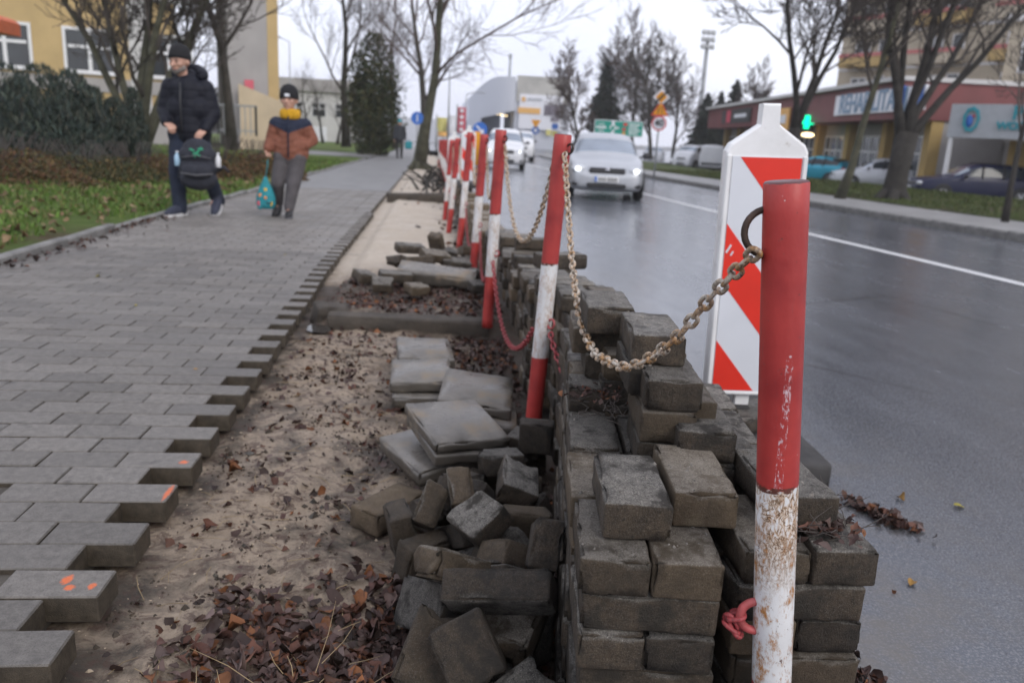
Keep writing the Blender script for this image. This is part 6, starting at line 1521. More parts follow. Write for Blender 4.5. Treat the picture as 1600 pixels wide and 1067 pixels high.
# street lamps and the floodlight mast
def lamp_post(px, py_top, Y, label, arm=1.2, r=.07):
    p = at(px, py_top, Y=Y); z0 = g(Y) - .3; s = empty('street_lamp', (p.x, Y, z0), 0, label, 'street lamp'); H_ = p.z - z0
    MB().tube([(0, 0, 0), (0, 0, H_ * .5), (0, 0, H_)], [r * 1.3, r, r * .7], 8).build('pole', MATS['pole_grey'], s); MB().tube([(0, 0, H_), (arm * .5, 0, H_ + .25), (arm, 0, H_ + .3)], r * .6, 6).build('arm', MATS['pole_grey'], s); MB().box((arm + .25, 0, H_ + .29), (.7, .25, .12), None, 0, .04).build('lamp_head', MATS['pole_grey'], s)
lamp_post(703, 112, 62, 'slim grey lamp post right of the mossy roadside tree'); lamp_post(729, 148, 95, 'distant lamp post beside the shopping hall', 1.5, .08); lamp_post(452, 66, 64, 'faint lamp post right of the school gable', -1.2, .05)
fp = at(1106, 62, Y=105); s = empty('floodlight_mast', (fp.x, 105, -1.6), 0, 'tall mast with a cluster of floodlights above the vans', 'mast'); H_ = fp.z + 1.6
MB().tube([(0, 0, 0), (0, 0, H_)], [.38, .24], 10).build('pole', MATS['pole_grey'], s); MB().tube([(-.5, 0, H_), (.5, 0, H_)], .1, 6).build('crossbar', MATS['pole_grey'], s)
for k in range(3):
    for q in (-1, 0, 1): MB().box((q * .62, -.2, H_ - .9 + .85 * k), (.5, .35, .6), (R(-20), 0, 0), 0, .06).build('floodlight', MATS['pole_grey'], s)
    MB().tube([(-.9, 0, H_ - .9 + .85 * k), (.9, 0, H_ - .9 + .85 * k)], .06, 5).build('rack_bar', MATS['pole_grey'], s)
for i, (px, Y) in enumerate(((836, 90), (866, 92))):
    bp = at(px, 214, Y=Y); s = empty('roundabout_sign', (bp.x, Y, -.75), 0, ['pole with yellow yield triangle and blue round sign before the billboard', 'pole with small blue and yellow signs right before the billboard'][i], 'road sign'); pole(s, at(px, 185, Y=Y).z + .75)
    if i == 0:
        zc = at(px, 193, Y=Y).z + .75; poly(s, 'yield_sign', [(-.55, zc + .35), (0, zc - .55), (.55, zc + .35)], 'sign_yellow', -.02, .03); disc(s, 'blue_disc', .42, at(px, 204, Y=Y).z + .75, 'sign_blue', -.02, .03); disc(s, 'arrow_ring', .2, at(px, 204, Y=Y).z + .75, 'sign_white', -.06, .02)
    else:
        z1 = at(px, 198, Y=Y).z + .75; MB().box((0, -.05, z1), (.7, .04, .6)).build('board', MATS['sign_blue'], s); MB().box((0, -.05, z1 - .8), (.6, .04, .6)).build('board', MATS['flag_yellow'], s)

# ================================================================== PEOPLE
def capsule(mb, p, q, r0, r1, n=12):
    p, q = Vector(p), Vector(q); mb.tube([p, p.lerp(q, .5), q], [r0, (r0 + r1) / 2, r1], n); mb.ball(p, r0, 12, 8); mb.ball(q, r1, 12, 8)
def fused(name, mb, mat, parent, voxel=.012, smooth=4, loc=(0, 0, 0)):
    """one closed skin round all the shapes in mb"""
    me = mb.mesh(name, mat); o = bpy.data.objects.new(name, me); col.objects.link(o)
    m = o.modifiers.new('r', 'REMESH'); m.mode = 'VOXEL'; m.voxel_size = voxel; m2 = o.modifiers.new('s', 'SMOOTH'); m2.factor = .5; m2.iterations = smooth
    bpy.context.view_layer.update(); out = bpy.data.meshes.new_from_object(o.evaluated_get(bpy.context.evaluated_depsgraph_get())); bpy.data.objects.remove(o)
    out.materials.clear(); out.materials.append(MATS[mat] if isinstance(mat, str) else mat)
    out.polygons.foreach_set('use_smooth', [True] * len(out.polygons)); return link(name, out, parent, loc)
def hand(mb, wrist, d, side, s=1.0, curl=.9, palm_n=(0, -1, 0)):
    """palm, four bent fingers of different length and a thumb; d points from the wrist to the knuckles"""
    w = Vector(wrist); d = Vector(d).normalized(); pn = Vector(palm_n); pn = (pn - d * pn.dot(d)).normalized(); sd = d.cross(pn) * side
    k = w + d * .085 * s
    for t in (-.028, -.009, .010, .028): capsule(mb, w + sd * t * .6 * s, k + sd * t * s, .016 * s, .013 * s, 8)
    for t, L in ((-.030, .060), (-.010, .075), (.011, .080), (.031, .070)):
        a = k + sd * t * s; b_ = a + (d * math.cos(curl * .5) + pn * math.sin(curl * .5)) * L * .5 * s; c = b_ + (d * math.cos(curl * 1.6) + pn * math.sin(curl * 1.6)) * L * .55 * s
        capsule(mb, a, b_, .0098 * s, .009 * s, 7); capsule(mb, b_, c, .009 * s, .0078 * s, 7)
    t0 = w + sd * .026 * s + d * .022 * s; t1 = t0 + (sd * .7 + d * .55 + pn * .35) * .045 * s; t2 = t1 + (d * .8 + pn * .6 + sd * .1) * .032 * s
    capsule(mb, t0, t1, .0135 * s, .011 * s, 7); capsule(mb, t1, t2, .011 * s, .009 * s, 7)
def head_shape(mb, c, r, look):
    """cranium, jaw, nose, brow, ears; look is the way the face points"""
    c = Vector(c); f = Vector(look).normalized(); sd = f.cross(Vector((0, 0, 1))).normalized(); up = sd.cross(f)
    P = lambda a, b_, u: c + sd * a * r + f * b_ * r + up * u * r
    mb.ball(P(0, -.12, .22), (r * .80, r * .92, r * .86), 16, 12); mb.ball(P(0, .12, -.30), (r * .62, r * .66, r * .70), 14, 10); mb.ball(P(0, .34, -.78), (r * .34, r * .34, r * .26), 10, 8)
    capsule(mb, P(0, .76, .10), P(0, .98, -.24), r * .10, r * .15, 8)
    capsule(mb, P(-.34, .66, .22), P(.34, .66, .22), r * .14, r * .14, 8); capsule(mb, P(-.22, .66, -.52), P(.22, .66, -.52), r * .11, r * .11, 8)
    for s in (-1, 1): mb.ball(P(s * .82, -.1, -.05), (r * .12, r * .18, r * .26), 8, 6); mb.ball(P(s * .40, .52, -.15), (r * .26, r * .26, r * .24), 8, 6)
    return P
def shoe(root, name, heel, d, s, mat, sole, pitch=0.0):
    d = Vector((d[0], d[1], 0)).normalized(); sd = d.cross(Vector((0, 0, 1)))
    mb = MB(); P = lambda a, b_, u: Vector((0, 0, 0)) + d * a * s + sd * b_ * s + Vector((0, 0, u * s))
    capsule(mb, P(.0, 0, .055), P(.10, 0, .05), .045 * s, .045 * s); capsule(mb, P(.10, 0, .045), P(.19, .0, .035), .046 * s, .036 * s); capsule(mb, P(0, 0, .06), P(-.0, 0, .11), .045 * s, .047 * s)
    up_ = fused(name, mb, mat, root, .012 * s, 3, heel); up_.rotation_euler = Matrix.Rotation(pitch, 3, sd).to_euler()
    mb = MB(); pl = [(-.05, -.036), (.03, -.042), (.12, -.048), (.20, -.036), (.232, 0), (.20, .036), (.12, .048), (.03, .042), (-.05, .036), (-.062, 0)]
    n = len(pl); vs = [P(a, b_, .0) for a, b_ in pl] + [P(a, b_, .026) for a, b_ in pl]; mb.add(vs, [tuple(range(n - 1, -1, -1)), tuple(range(n, 2 * n))] + [(i, (i + 1) % n, n + (i + 1) % n, n + i) for i in range(n)]); mb.build('sole', MATS[sole], up_)
    return up_

# ---- the man -------------------------------------------------------
MYp = 8.95; mg = g(MYp); mbase = at(303, 335, Y=MYp)
man = empty('person', (mbase.x, MYp, mg), 0, 'bearded man in black beanie and dark puffer jacket carrying a school backpack', 'person', 'people walking on the pavement')
S_ = (at(303, 70, Y=MYp).z - mbase.z) / 265.0
def mp(px, py, y=0.0): return Vector(((px - 303 + .035 * (335 - py)) * S_, y, (335 - py) * S_))
hc = mp(285, 97, -.03); hr = .118; look = Vector((-.45, -1, -.15))
neck = mp(291, 120, .03); shL, shR = mp(267, 134, .03), mp(322, 134, .03); elL, elR = mp(259, 172, .03), mp(333, 174, .03); wrL, wrR = mp(268, 191, -.13), mp(325, 199, -.10)
hpL, hpR = mp(283, 214), mp(312, 214, .02); knL, knR = mp(283, 268, -.13), mp(322, 268, .08); anL, anR = mp(288, 322, -.16), mp(332, 312, .26)
body = MB(); P = head_shape(body, hc, hr, look)
capsule(body, hc + Vector((0, .02, -.06)), neck + Vector((0, 0, -.05)), .055, .065); capsule(body, neck, (hpL + hpR) / 2, .08, .09); capsule(body, shL, shR, .06, .06)
for a, b_, c in ((shL, elL, wrL), (shR, elR, wrR)): capsule(body, a, b_, .055, .045); capsule(body, b_, c, .043, .030)
for a, b_, c in ((hpL, knL, anL), (hpR, knR, anR)): capsule(body, a, b_, .085, .06); capsule(body, b_, c, .058, .04); capsule(body, c, c + Vector((-.03, -.12, -.04)), .04, .03)
hand(body, wrL, mp(281, 197, -.22) - wrL, 1, 1.05, 1.0, (0, .3, -1)); hand(body, wrR, mp(316, 210, -.20) - wrR, -1, 1.05, 1.5, (-.3, .2, -1))
fused('body', body, 'skin', man, .0085, 2)
j = MB()
capsule(j, mp(296, 136, .02), mp(298, 203, .02), .145, .175, 18); capsule(j, mp(281, 139, .02), mp(312, 139, .02), .105, .105, 14); capsule(j, mp(283, 168, .01), mp(313, 168, .01), .145, .145, 14); capsule(j, mp(284, 204, .01), mp(312, 204, .01), .135, .135, 14)
for a, b_, c in ((shL, elL, wrL), (shR, elR, wrR)): capsule(j, a, b_, .088, .084, 14); capsule(j, b_, b_.lerp(c, .88), .082, .058, 14)
capsule(j, neck + Vector((-.03, .02, -.0)), neck + Vector((.04, .03, 0)), .095, .095); fused('jacket', j, 'navy_puffer', man, .013, 3)
hd = MB(); 
for k in range(9): a = math.pi * (.02 + .96 * k / 8); q = neck + Vector((.125 * math.cos(a) + .035, .10 * math.sin(a) + .03, .03 + .06 * math.sin(a))); hd.ball(q, .066, 10, 8)
fused('hood', hd, 'navy_puffer', man, .012, 3)
z_ = MB(); z_.tube([mp(291, 128, -.16), mp(292, 160, -.185), mp(294, 205, -.185)], .010, 6); z_.build('zip', MATS['black_plastic'], man)
tr_ = MB()
for a, b_, c in ((hpL, knL, anL), (hpR, knR, anR)): capsule(tr_, a, b_, .112, .085, 14); capsule(tr_, b_, c + Vector((0, .01, -.02)), .083, .072, 14)
capsule(tr_, hpL + Vector((0, 0, .05)), hpR + Vector((0, 0, .05)), .13, .13); fused('trousers', tr_, 'dark_denim', man, .013, 3)
ht = MB(); f = look.normalized(); 
hcx = hc + Vector((0, .01, .035)); ht.ball(hcx + Vector((0, .012, .035)), (hr * .90, hr * .98, hr * .92), 18, 12)
ht.v = [p for p in ht.v]; hat = MB(); M0 = Matrix.Rotation(R(-10), 3, 'X')
hat.lathe([(hr * .93, .0), (hr * .96, .03), (hr * .93, .06), (hr * .90, .075), (hr * .80, .115), (hr * .55, .15), (hr * .2, .166), (.004, .168)], 22, (0, 0, 0), 0, True, 1, 1.1); hat.v = [tuple(M0 @ Vector(p) + hc + Vector((-.0, .012, .014))) for p in hat.v]; hat.build('beanie', MATS['black_knit'], man)
bd = MB(); 
for a in range(-4, 5): w = a * .32; bd.ball(P(math.sin(w) * .62, .10 + math.cos(w) * .50, -.72 + .16 * abs(a) / 4 * 1.6), (hr * .20, hr * .17, hr * .24), 8, 6)
bd.ball(P(0, .50, -.86), (hr * .26, hr * .20, hr * .16), 8, 6); capsule(bd, P(-.24, .70, -.42), P(.24, .70, -.42), hr * .06, hr * .06, 6)
fused('beard', bd, 'beard', man, .009, 2); capsule_l = MB(); capsule(capsule_l, P(-.15, .77, -.55), P(.15, .77, -.55), hr * .045, hr * .045, 6); capsule_l.build('lips', MATS['lips'], man)
for s in (-1, 1): MB().ball(P(s * .32, .70, .06), (hr * .11, hr * .08, hr * .06), 8, 6).build('eye', MATS['eye_dark'], man); e_ = MB(); capsule(e_, P(s * .18, .80, .24), P(s * .46, .72, .24), hr * .045, hr * .04, 6); e_.build('eyebrow', MATS['eye_dark'], man)
shoe(man, 'shoe', (anL.x, anL.y + .02, .0), (-.25, -1), 1.22, 'shoe_navy', 'shoe_white', 0); shoe(man, 'shoe', (anR.x, anR.y, .085), (.05, -1), 1.2, 'shoe_navy', 'shoe_white', R(-24))
# ---- his bag
bp = mp(323, 252, -.30); bag = empty('backpack', man.location + bp + Vector((0, 0, .03)), R(8), 'dark school backpack with green patch and bottles in its side pockets, held by the man', 'backpack'); bh = 64 * S_; bw_ = 60 * S_; bag.scale = (1, 1, .86)
b_ = MB(); 
for (x, z, r_) in ((0, -.26, .15), (0, -.08, .16), (0, .10, .155), (0, .19, .12)): b_.ball((x, 0, z * bh / .5 * .95), (bw_ * .50 * r_ / .16, .11 * r_ / .16, .13), 14, 10)
b_.box((0, .01, -.06), (bw_ * .86, .15, bh * .66), None, 0, .05); fused('bag_body', b_, 'bag_fabric', bag, .011, 5)
q = MB(); q.ball((0, -.085, -.10), (bw_ * .40, .065, bh * .26), 14, 10); fused('front_pocket', q, 'bag_fabric', bag, .011, 3)
MB().tube([(-bw_ * .40, -.13, -bh * .30), (0, -.165, -bh * .345), (bw_ * .40, -.13, -bh * .30)], .010, 6).build('reflective_stripe', MATS['bag_trim'], bag)
MB().tube([(-bw_ * .36, -.105, bh * .12), (0, -.135, bh * .20), (bw_ * .36, -.105, bh * .12)], .007, 6).build('zip', MATS['bag_trim'], bag)
pt = MB(); rq = random.Random(2)
for k in range(7): pt.box((rq.uniform(-.045, .045), -.132 + .012 * abs(k - 3) / 3, bh * .24 + rq.uniform(-.05, .06)), (.05, .014, .022), (0, rq.uniform(-1, 1), 0), 0, .004)
pt.build('green_patch', MATS['bag_green'], bag)
MB().tube([(-.05, 0, bh * .40), (-.045, -.01, bh * .52), (.045, -.01, bh * .52), (.05, 0, bh * .40)], .013, 8).build('handle', MATS['bag_fabric'], bag)
for sx, m in ((-1, 'bottle_blue'), (1, 'bottle_white')):
    o = MB().lathe([(.024, -.07), (.029, -.062), (.029, .035), (.02, .06), (.013, .07), (.013, .085)], 12).build('bottle', MATS[m], bag, (sx * bw_ * .50, -.01, bh * .04)); MB().lathe([(.015, .085), (.015, .10)], 10).build('bottle_cap', MATS['sign_white'], o)
MB().tube([(bw_ * .42, .05, -bh * .25), (bw_ * .62, .06, -bh * .12), (bw_ * .75, .07, -bh * .27)], [.028, .022, .016], 8).build('strap', MATS['bag_fabric'], bag); MB().tube([(-bw_ * .40, .06, .1), (-bw_ * .5, .08, -.2), (-bw_ * .42, .07, -bh * .46)], .02, 8).build('strap', MATS['bag_fabric'], bag)

# ---- the child -----------------------------------------------------
CYp = 9.2; cg = g(CYp); cb = at(447, 334, Y=CYp); kid = empty('person', (cb.x, CYp, cg), 0, 'child in rust-brown padded jacket, mustard neck warmer and black beanie', 'person', 'people walking on the pavement')
Sc = (at(447, 133, Y=CYp).z - cb.z) / 201.0
def cp(px, py, y=0.0): return Vector(((px - 447 + .0 * (335 - py)) * Sc, y, (335 - py) * Sc))
hc = cp(455, 153, -.02); hr = .105; look = Vector((-.12, -1, .05)); neck = cp(456, 174, .02); shL, shR = cp(434, 190, .02), cp(478, 190, .02); elL, elR = cp(426, 214, .03), cp(489, 212, .05); wrL, wrR = cp(422, 229, -.06), cp(480, 221, -.03)
hpL, hpR = cp(443, 244), cp(467, 244); knL, knR = cp(436, 282, -.05), cp(461, 284, -.08); anL, anR = cp(432, 319, .10), cp(455, 323, -.12)
body = MB(); P = head_shape(body, hc, hr, look); capsule(body, hc + Vector((0, .01, -.05)), neck, .045, .05); capsule(body, neck, (hpL + hpR) / 2, .07, .06); capsule(body, shL, shR, .055, .055)
for a, b_, c in ((shL, elL, wrL), (shR, elR, wrR)): capsule(body, a, b_, .042, .035); capsule(body, b_, c, .033, .024)
for a, b_, c in ((hpL, knL, anL), (hpR, knR, anR)): capsule(body, a, b_, .065, .048); capsule(body, b_, c, .045, .033); capsule(body, c, c + Vector((0, -.09, -.03)), .033, .026)
hand(body, wrL, cp(423, 243, -.09) - wrL, 1, .82, 1.6, (.2, -.2, 0)); hand(body, wrR, (-.6, -.1, -.75), -1, .75, .8, (0, .5, -1)); fused('body', body, 'skin', kid, .0075, 2)
j = MB(); capsule(j, cp(456, 196, .02), cp(455, 232, .02), .135, .15, 16); capsule(j, cp(444, 194, .02), cp(468, 194, .02), .105, .105); capsule(j, cp(444, 222, .02), cp(468, 222, .02), .125, .125); capsule(j, cp(445, 234, .02), cp(467, 234, .02), .12, .12)
for a, b_, c in ((shL, elL, wrL), (shR, elR, wrR)): capsule(j, a, b_, .078, .070); capsule(j, b_, b_.lerp(c, .95), .068, .052)
jk = fused('jacket', j, 'brown_puffer', kid, .011, 3)
# the navy yoke of the jacket: upper chest faces of the same surface, a hair proud
jm = jk.data; zY = lambda x: (335 - 203) * Sc + abs(x - cp(456, 0).x) * .42
fs = [tuple(p.vertices) for p in jm.polygons if p.center.z > zY(p.center.x) and p.center.z < cp(0, 172).z + .1]; us = sorted({i for f in fs for i in f}); mpx = {u: k for k, u in enumerate(us)}
mb = MB(); mb.add([jm.vertices[i].co + jm.vertices[i].normal * .004 for i in us], [tuple(mpx[i] for i in f) for f in fs], 0, True); mb.build('yoke', MATS['navy_yoke'], kid)
MB().tube([cp(456, 178, -.115), cp(456, 200, -.145), cp(456, 240, -.155)], .009, 6).build('zip', MATS['navy_yoke'], kid)
sn = MB(); 
for k in range(12): a = 2 * math.pi * k / 12; sn.ball(neck + Vector((.078 * math.cos(a), .078 * math.sin(a) - .012, -.0)), (.04, .04, .062), 10, 8)
fused('neck_warmer', sn, 'mustard_knit', kid, .010, 3)
t2 = MB()
for a, b_, c in ((hpL, knL, anL), (hpR, knR, anR)): capsule(t2, a, b_, .095, .078); capsule(t2, b_, c + Vector((0, 0, .03)), .076, .060)
capsule(t2, hpL + Vector((0, 0, .03)), hpR + Vector((0, 0, .03)), .105, .105); fused('trousers', t2, 'grey_trouser', kid, .011, 3)
hat = MB(); hat.lathe([(hr * .95, .0), (hr * .98, .03), (hr * .96, .06), (hr * .93, .07), (hr * .84, .11), (hr * .6, .145), (hr * .22, .163), (.004, .166)], 22, (0, 0, 0), 0, True, 1, 1.08); M0 = Matrix.Rotation(R(-8), 3, 'X'); hat.v = [tuple(M0 @ Vector(p) + hc + Vector((0, .012, .008))) for p in hat.v]; hb = hat.build('beanie', MATS['black_knit'], kid)
MB().box(P(-.10, .99, .42), (.05, .012, .03), None, 0, .004).build('white_tag', MATS['sign_white'], kid)
for s in (-1, 1): MB().ball(P(s * .32, .70, .05), (hr * .11, hr * .08, hr * .07), 8, 6).build('eye', MATS['eye_dark'], kid)
shoe(kid, 'shoe', (anL.x, anL.y + .02, .05), (-.05, -1), .95, 'shoe_black', 'shoe_black', R(-18)); shoe(kid, 'shoe', (anR.x, anR.y + .02, .0), (.1, -1), .95, 'shoe_black', 'bag_trim', 0)
sk2 = cp(419, 322, -.12); sack = empty('drawstring_bag', kid.location + sk2, R(6), 'teal drawstring shoe bag with colourful print hanging from the hand of the child', 'bag'); q = MB()
q.lathe([(.02, -.005), (.085, .0), (.105, .05), (.10, .13), (.07, .22), (.030, .30), (.014, .345)], 18, (0, 0, 0), 0, True, 1, .6); q.build('sack', MATS['teal_cloth'], sack)
for x, z, r_, m in ((.035, .06, .040, 'print_yellow'), (-.05, .06, .042, 'print_pink'), (-.045, .14, .032, 'print_orange'), (.0, .205, .022, 'print_yellow'), (-.06, .02, .03, 'teal_cloth'), (.0, .12, .02, 'print_orange')):
    MB().ball((x, -.052 + .02 * abs(x) / .06 + max(0, z - .13) * .22, z), (r_, .016, r_), 12, 8).build('print_spot', MATS[m], sack)
for x in (.02, .052): MB().ball((x, -.070, .066), (.013, .006, .009), 8, 6).build('print_spot', MATS['sign_black'], sack)
hnd = cp(423, 246, -.10) - sk2; MB().tube([(0, 0, .34), hnd * .5 + Vector((.004, 0, .17)), hnd], .005, 6).build('cord', MATS['teal_cloth'], sack)

# ---- the walker far down the path ------------------------------------
FY = 39.0; fb = at(624, 241, Y=FY); far = empty('person', (fb.x, FY, g(FY)), R(5), 'person in dark coat walking far down the path, bag at the side', 'person', 'people walking on the pavement'); b_ = MB()
capsule(b_, (0, 0, 1.60), (0, 0, 1.66), .10, .105); capsule(b_, (0, 0, 1.3), (0, 0, 1.5), .08, .06)
for s in (-1, 1):
    capsule(b_, (s * .18, 0, 1.38), (s * .24, .02, 1.1), .055, .045); capsule(b_, (s * .24, .02, 1.1), (s * .25, -.08, .85), .043, .03); hand(b_, (s * .25, -.08, .85), (0, -.1, -1), s, 1.0, .6, (-s, 0, 0)); capsule(b_, (s * .09, 0, .9), (s * .10, -.08 * s, .48), .085, .06); capsule(b_, (s * .10, -.08 * s, .48), (s * .10, .10 * s, .08), .058, .04)
capsule(b_, (0, 0, .92), (0, 0, 1.3), .13, .12); head_shape(b_, (0, -.01, 1.62), .115, (0, -1, 0)); fused('body', b_, 'skin', far, .013, 2)
c_ = MB(); capsule(c_, (0, 0, .92), (0, 0, 1.36), .20, .17); capsule(c_, (-.16, 0, 1.38), (.16, 0, 1.38), .09, .09)
for s in (-1, 1): capsule(c_, (s * .18, 0, 1.38), (s * .25, .02, 1.1), .085, .075); capsule(c_, (s * .25, .02, 1.1), (s * .25, -.07, .88), .072, .058)
fused('coat', c_, 'coat_dark', far, .016, 3); t3 = MB()
for s in (-1, 1): capsule(t3, (s * .09, 0, .9), (s * .10, -.08 * s, .48), .105, .08); capsule(t3, (s * .10, -.08 * s, .48), (s * .10, .10 * s, .1), .078, .06)
fused('trousers', t3, 'shoe_black', far, .016, 3); MB().lathe([(.112, .0), (.115, .05), (.10, .10), (.05, .145), (.005, .15)], 16, (0, 0, 1.63)).build('hat', MATS['teal_cloth'], far)
for s in (-1, 1): shoe(far, 'shoe', (s * .10, .10 * s, 0), (0, -1), 1.1, 'shoe_black', 'shoe_black')
fbg = empty('shoulder_bag', far.location + Vector((.42, -.02, .62)), 0, 'greenish bag carried by the far walker', 'bag'); mb = MB(); mb.box((0, 0, 0), (.34, .14, .36), None, 0, .05); mb.build('bag_body', MATS['teal_cloth'], fbg); MB().tube([(-.1, 0, .17), (-.14, 0, .26), (-.02, 0, .26), (.1, 0, .17)], .012, 6).build('handle', MATS['bag_fabric'], fbg)

# ================================================================== LITTER, CRUMBS, TWIGS
LC_ = [(.105, .045, .03), (.13, .058, .038), (.085, .042, .034), (.075, .045, .04), (.19, .075, .03), (.05, .03, .026), (.12, .078, .066), (.13, .09, .08), (.04, .025, .02), (.06, .036, .03)]
tmpl = np.array([(0, 0, 0)] + [(sx * w, t, 0) for t, w in ((.14, .20), (.36, .36), (.60, .33), (.82, .17)) for sx in (-1, 0, 1)] + [(0, 1, 0)])
tf = np.array([(0, 2, 1), (0, 3, 2)] + [f for r_ in range(3) for c_ in range(2) for f in ((1 + 3 * r_ + c_, 2 + 3 * r_ + c_, 5 + 3 * r_ + c_), (1 + 3 * r_ + c_, 5 + 3 * r_ + c_, 4 + 3 * r_ + c_))] + [(10, 11, 13), (11, 12, 13)]); NV = len(tmpl)
def leaves(name, x, y, z, size, seed, label, cat='leaves', tilt=.5, cols=LC_):
    q = np.random.default_rng(seed); n = len(x); L = size * q.uniform(.55, 1.35, n)
    T = np.repeat(tmpl[None], n, 0).copy(); T[:, :, 0] *= q.uniform(.6, 1.15, (n, 1)); T[:, 1:, :2] += q.normal(0, .05, (n, NV - 1, 2)); T[:, :, 2] += q.normal(0, .02, (n, NV))
    curl = q.uniform(-1.2, 2.6, (n, 1)); T[:, :, 2] += curl * (T[:, :, 0] ** 2) * 1.5 + q.uniform(-.6, 1.1, (n, 1)) * (T[:, :, 1] - .5) ** 2 + .25 * np.abs(T[:, :, 0])
    T *= L[:, None, None]; a = q.random(n) * 6.283; tx, ty = q.normal(0, tilt, n), q.normal(0, tilt, n)
    ca, sa = np.cos(a), np.sin(a); cx, sx = np.cos(tx), np.sin(tx); cy, sy = np.cos(ty), np.sin(ty)
    X, Y, Z = T[..., 0], T[..., 1] - .5 * L[:, None], T[..., 2]
    Y, Z = Y * cx[:, None] - Z * sx[:, None], Y * sx[:, None] + Z * cx[:, None]; X, Z = X * cy[:, None] + Z * sy[:, None], -X * sy[:, None] + Z * cy[:, None]; X, Y = X * ca[:, None] - Y * sa[:, None], X * sa[:, None] + Y * ca[:, None]
    low = np.minimum(Z.min(1), 0) * .55
    V = np.stack([X + x[:, None], Y + y[:, None], Z + (z - low)[:, None]], 2).reshape(-1, 3); F = (tf[None] + (np.arange(n) * NV)[:, None, None]).reshape(-1, 3)
    c = np.array(cols)[q.integers(0, len(cols), n)] * q.uniform(.55, 1.35, n)[:, None]
    return tag(link(name, np_mesh(name, V, F, MATS['leaf_litter'], True, np.repeat(c, NV, 0))), label, cat, kind='stuff')
q = np.random.default_rng(2)
def scatter(n, xr_, yr_, dens):
    x = q.uniform(*xr_, n); y = q.uniform(*yr_, n); k = np.array([dens(a, b_) for a, b_ in zip(x, y)]) > q.random(n); x, y = x[k], y[k]; z = np.array([dirt_z(a, b_) for a, b_ in zip(x, y)]); return x, y, z
def dn(x, y):
    v = .5 + .9 * fbm(x * 3.2, y * 3.2, 4, 3)
    d = .24 * max(0, v + .12 * sstep(-.5, 0, x)); d += .62 * sstep(1.72, 1.35, y + .35 * fbm(x * 3, y * 3, 9)) * sstep(-.55, -.12, x)
    d += .5 * sstep(-.05, .2, x) * sstep(1.9, 2.2, y) * v + .55 * (sstep(3.0, 3.3, y) - sstep(4.05, 4.15, y)) * sstep(-.25, .1, x) + .45 * (sstep(4.25, 4.35, y) - sstep(5.3, 5.6, y)) * sstep(-.55, -.4, x)
    return min(1, d) * sstep(-.66, -.58, x)
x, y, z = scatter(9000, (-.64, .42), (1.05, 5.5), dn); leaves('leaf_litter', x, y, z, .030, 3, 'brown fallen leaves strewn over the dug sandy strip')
x, y, z = scatter(5200, (-.5, .26), (.95, 1.75), dn); leaves('leaf_litter', x, y, z + .004, .036, 8, 'red-brown leaves gathered at the bottom of the picture before the brick heap', tilt=.32)
x, y, z = scatter(700, (-.6, .5), (5.4, 30), lambda a, b_: .06 + .94 * sstep(0, .25, a)); leaves('leaf_litter', x, y, z, .07, 4, 'dark leaf scraps along the pale sand and the row of posts')
# leaves and muck washed on the road edge
def rz(a, b_): return max(road_z(b_), dirt_z(min(a, 1.05), b_)) if a < 1.05 else road_z(b_)
n = 5200; x = .72 + np.abs(q.normal(0, .15, n)) + .02; y = q.uniform(.85, 2.1, n) ; k = np.array([fbm(a * 4, b_ * 5, 6, 3) + .5 - (a - .72) * 1.3 for a, b_ in zip(x, y)]) > q.random(n) * .9; x, y = x[k], y[k]; z = np.array([rz(a, b_) for a, b_ in zip(x, y)]) + .003
leaves('road_litter', x, y, z, .028, 5, 'wet brown leaves and muck on the asphalt beside the right stack')
cl = at(1376, 808, z=road_z(1.4)); n = 150; x = q.normal(cl.x, .034, n); y = cl.y + (x - cl.x) * -1.1 + q.normal(0, .03, n); z = np.array([road_z(b_) for b_ in y]) + q.uniform(0, .012, n); leaves('leaf_clump', x, y, z, .03, 6, 'small clump of reddish leaves lying alone on the road')
x = np.array([1.55, 1.72, 1.28, -.9, -1.5, -2.0, -1.1]); y = np.array([2.25, 2.2, 1.75, 3.1, 4.2, 5, 6.2]); z = np.array([road_z(b_) if a > 0 else g(b_) for a, b_ in zip(x, y)]) + .003
leaves('yellow_leaf', x, y, z, .03, 7, 'a few single yellow leaves lying on the road and pavement', tilt=.1, cols=[(.42, .36, .06), (.40, .22, .05)])
x = q.uniform(LX1, -1.0, 260); x = LX1 + .02 + np.abs(q.normal(0, .12, 260)); y = q.uniform(4.5, 9, 260); z = np.array([g(b_) for b_ in y]) + .012; leaves('kerb_leaves', x, y, z, .04, 9, 'brown leaves gathered along the lawn kerb')
x = q.uniform(-8, LX1 - .1, 2200); y = q.uniform(5, 22, 2200); z = np.array([lawn_z(a, b_) for a, b_ in zip(x, y)]) + .02; leaves('lawn_leaves', x, y, z, .07, 12, 'dry brown leaves scattered on the lawn', cols=[(.2, .13, .07), (.16, .09, .05), (.26, .18, .1)])
# leaf scraps on the brick tops
def on_top(c, n, r, zt_, seed, label, size=.018):
    qq = np.random.default_rng(seed); x = c[0] + qq.normal(0, r, n); y = c[1] + qq.normal(0, r, n); return leaves('brick_scraps', x, y, np.full(n, zt_) + qq.uniform(0, .012, n), size, seed, label)
on_top((.64, 1.12), 110, .032, .366, 21, 'leaf scraps and twigs on the right front brick of the stack'); on_top((.36, 1.60), 60, .03, .42, 22, 'scraps lying in the hollow before the summit brick', .014)
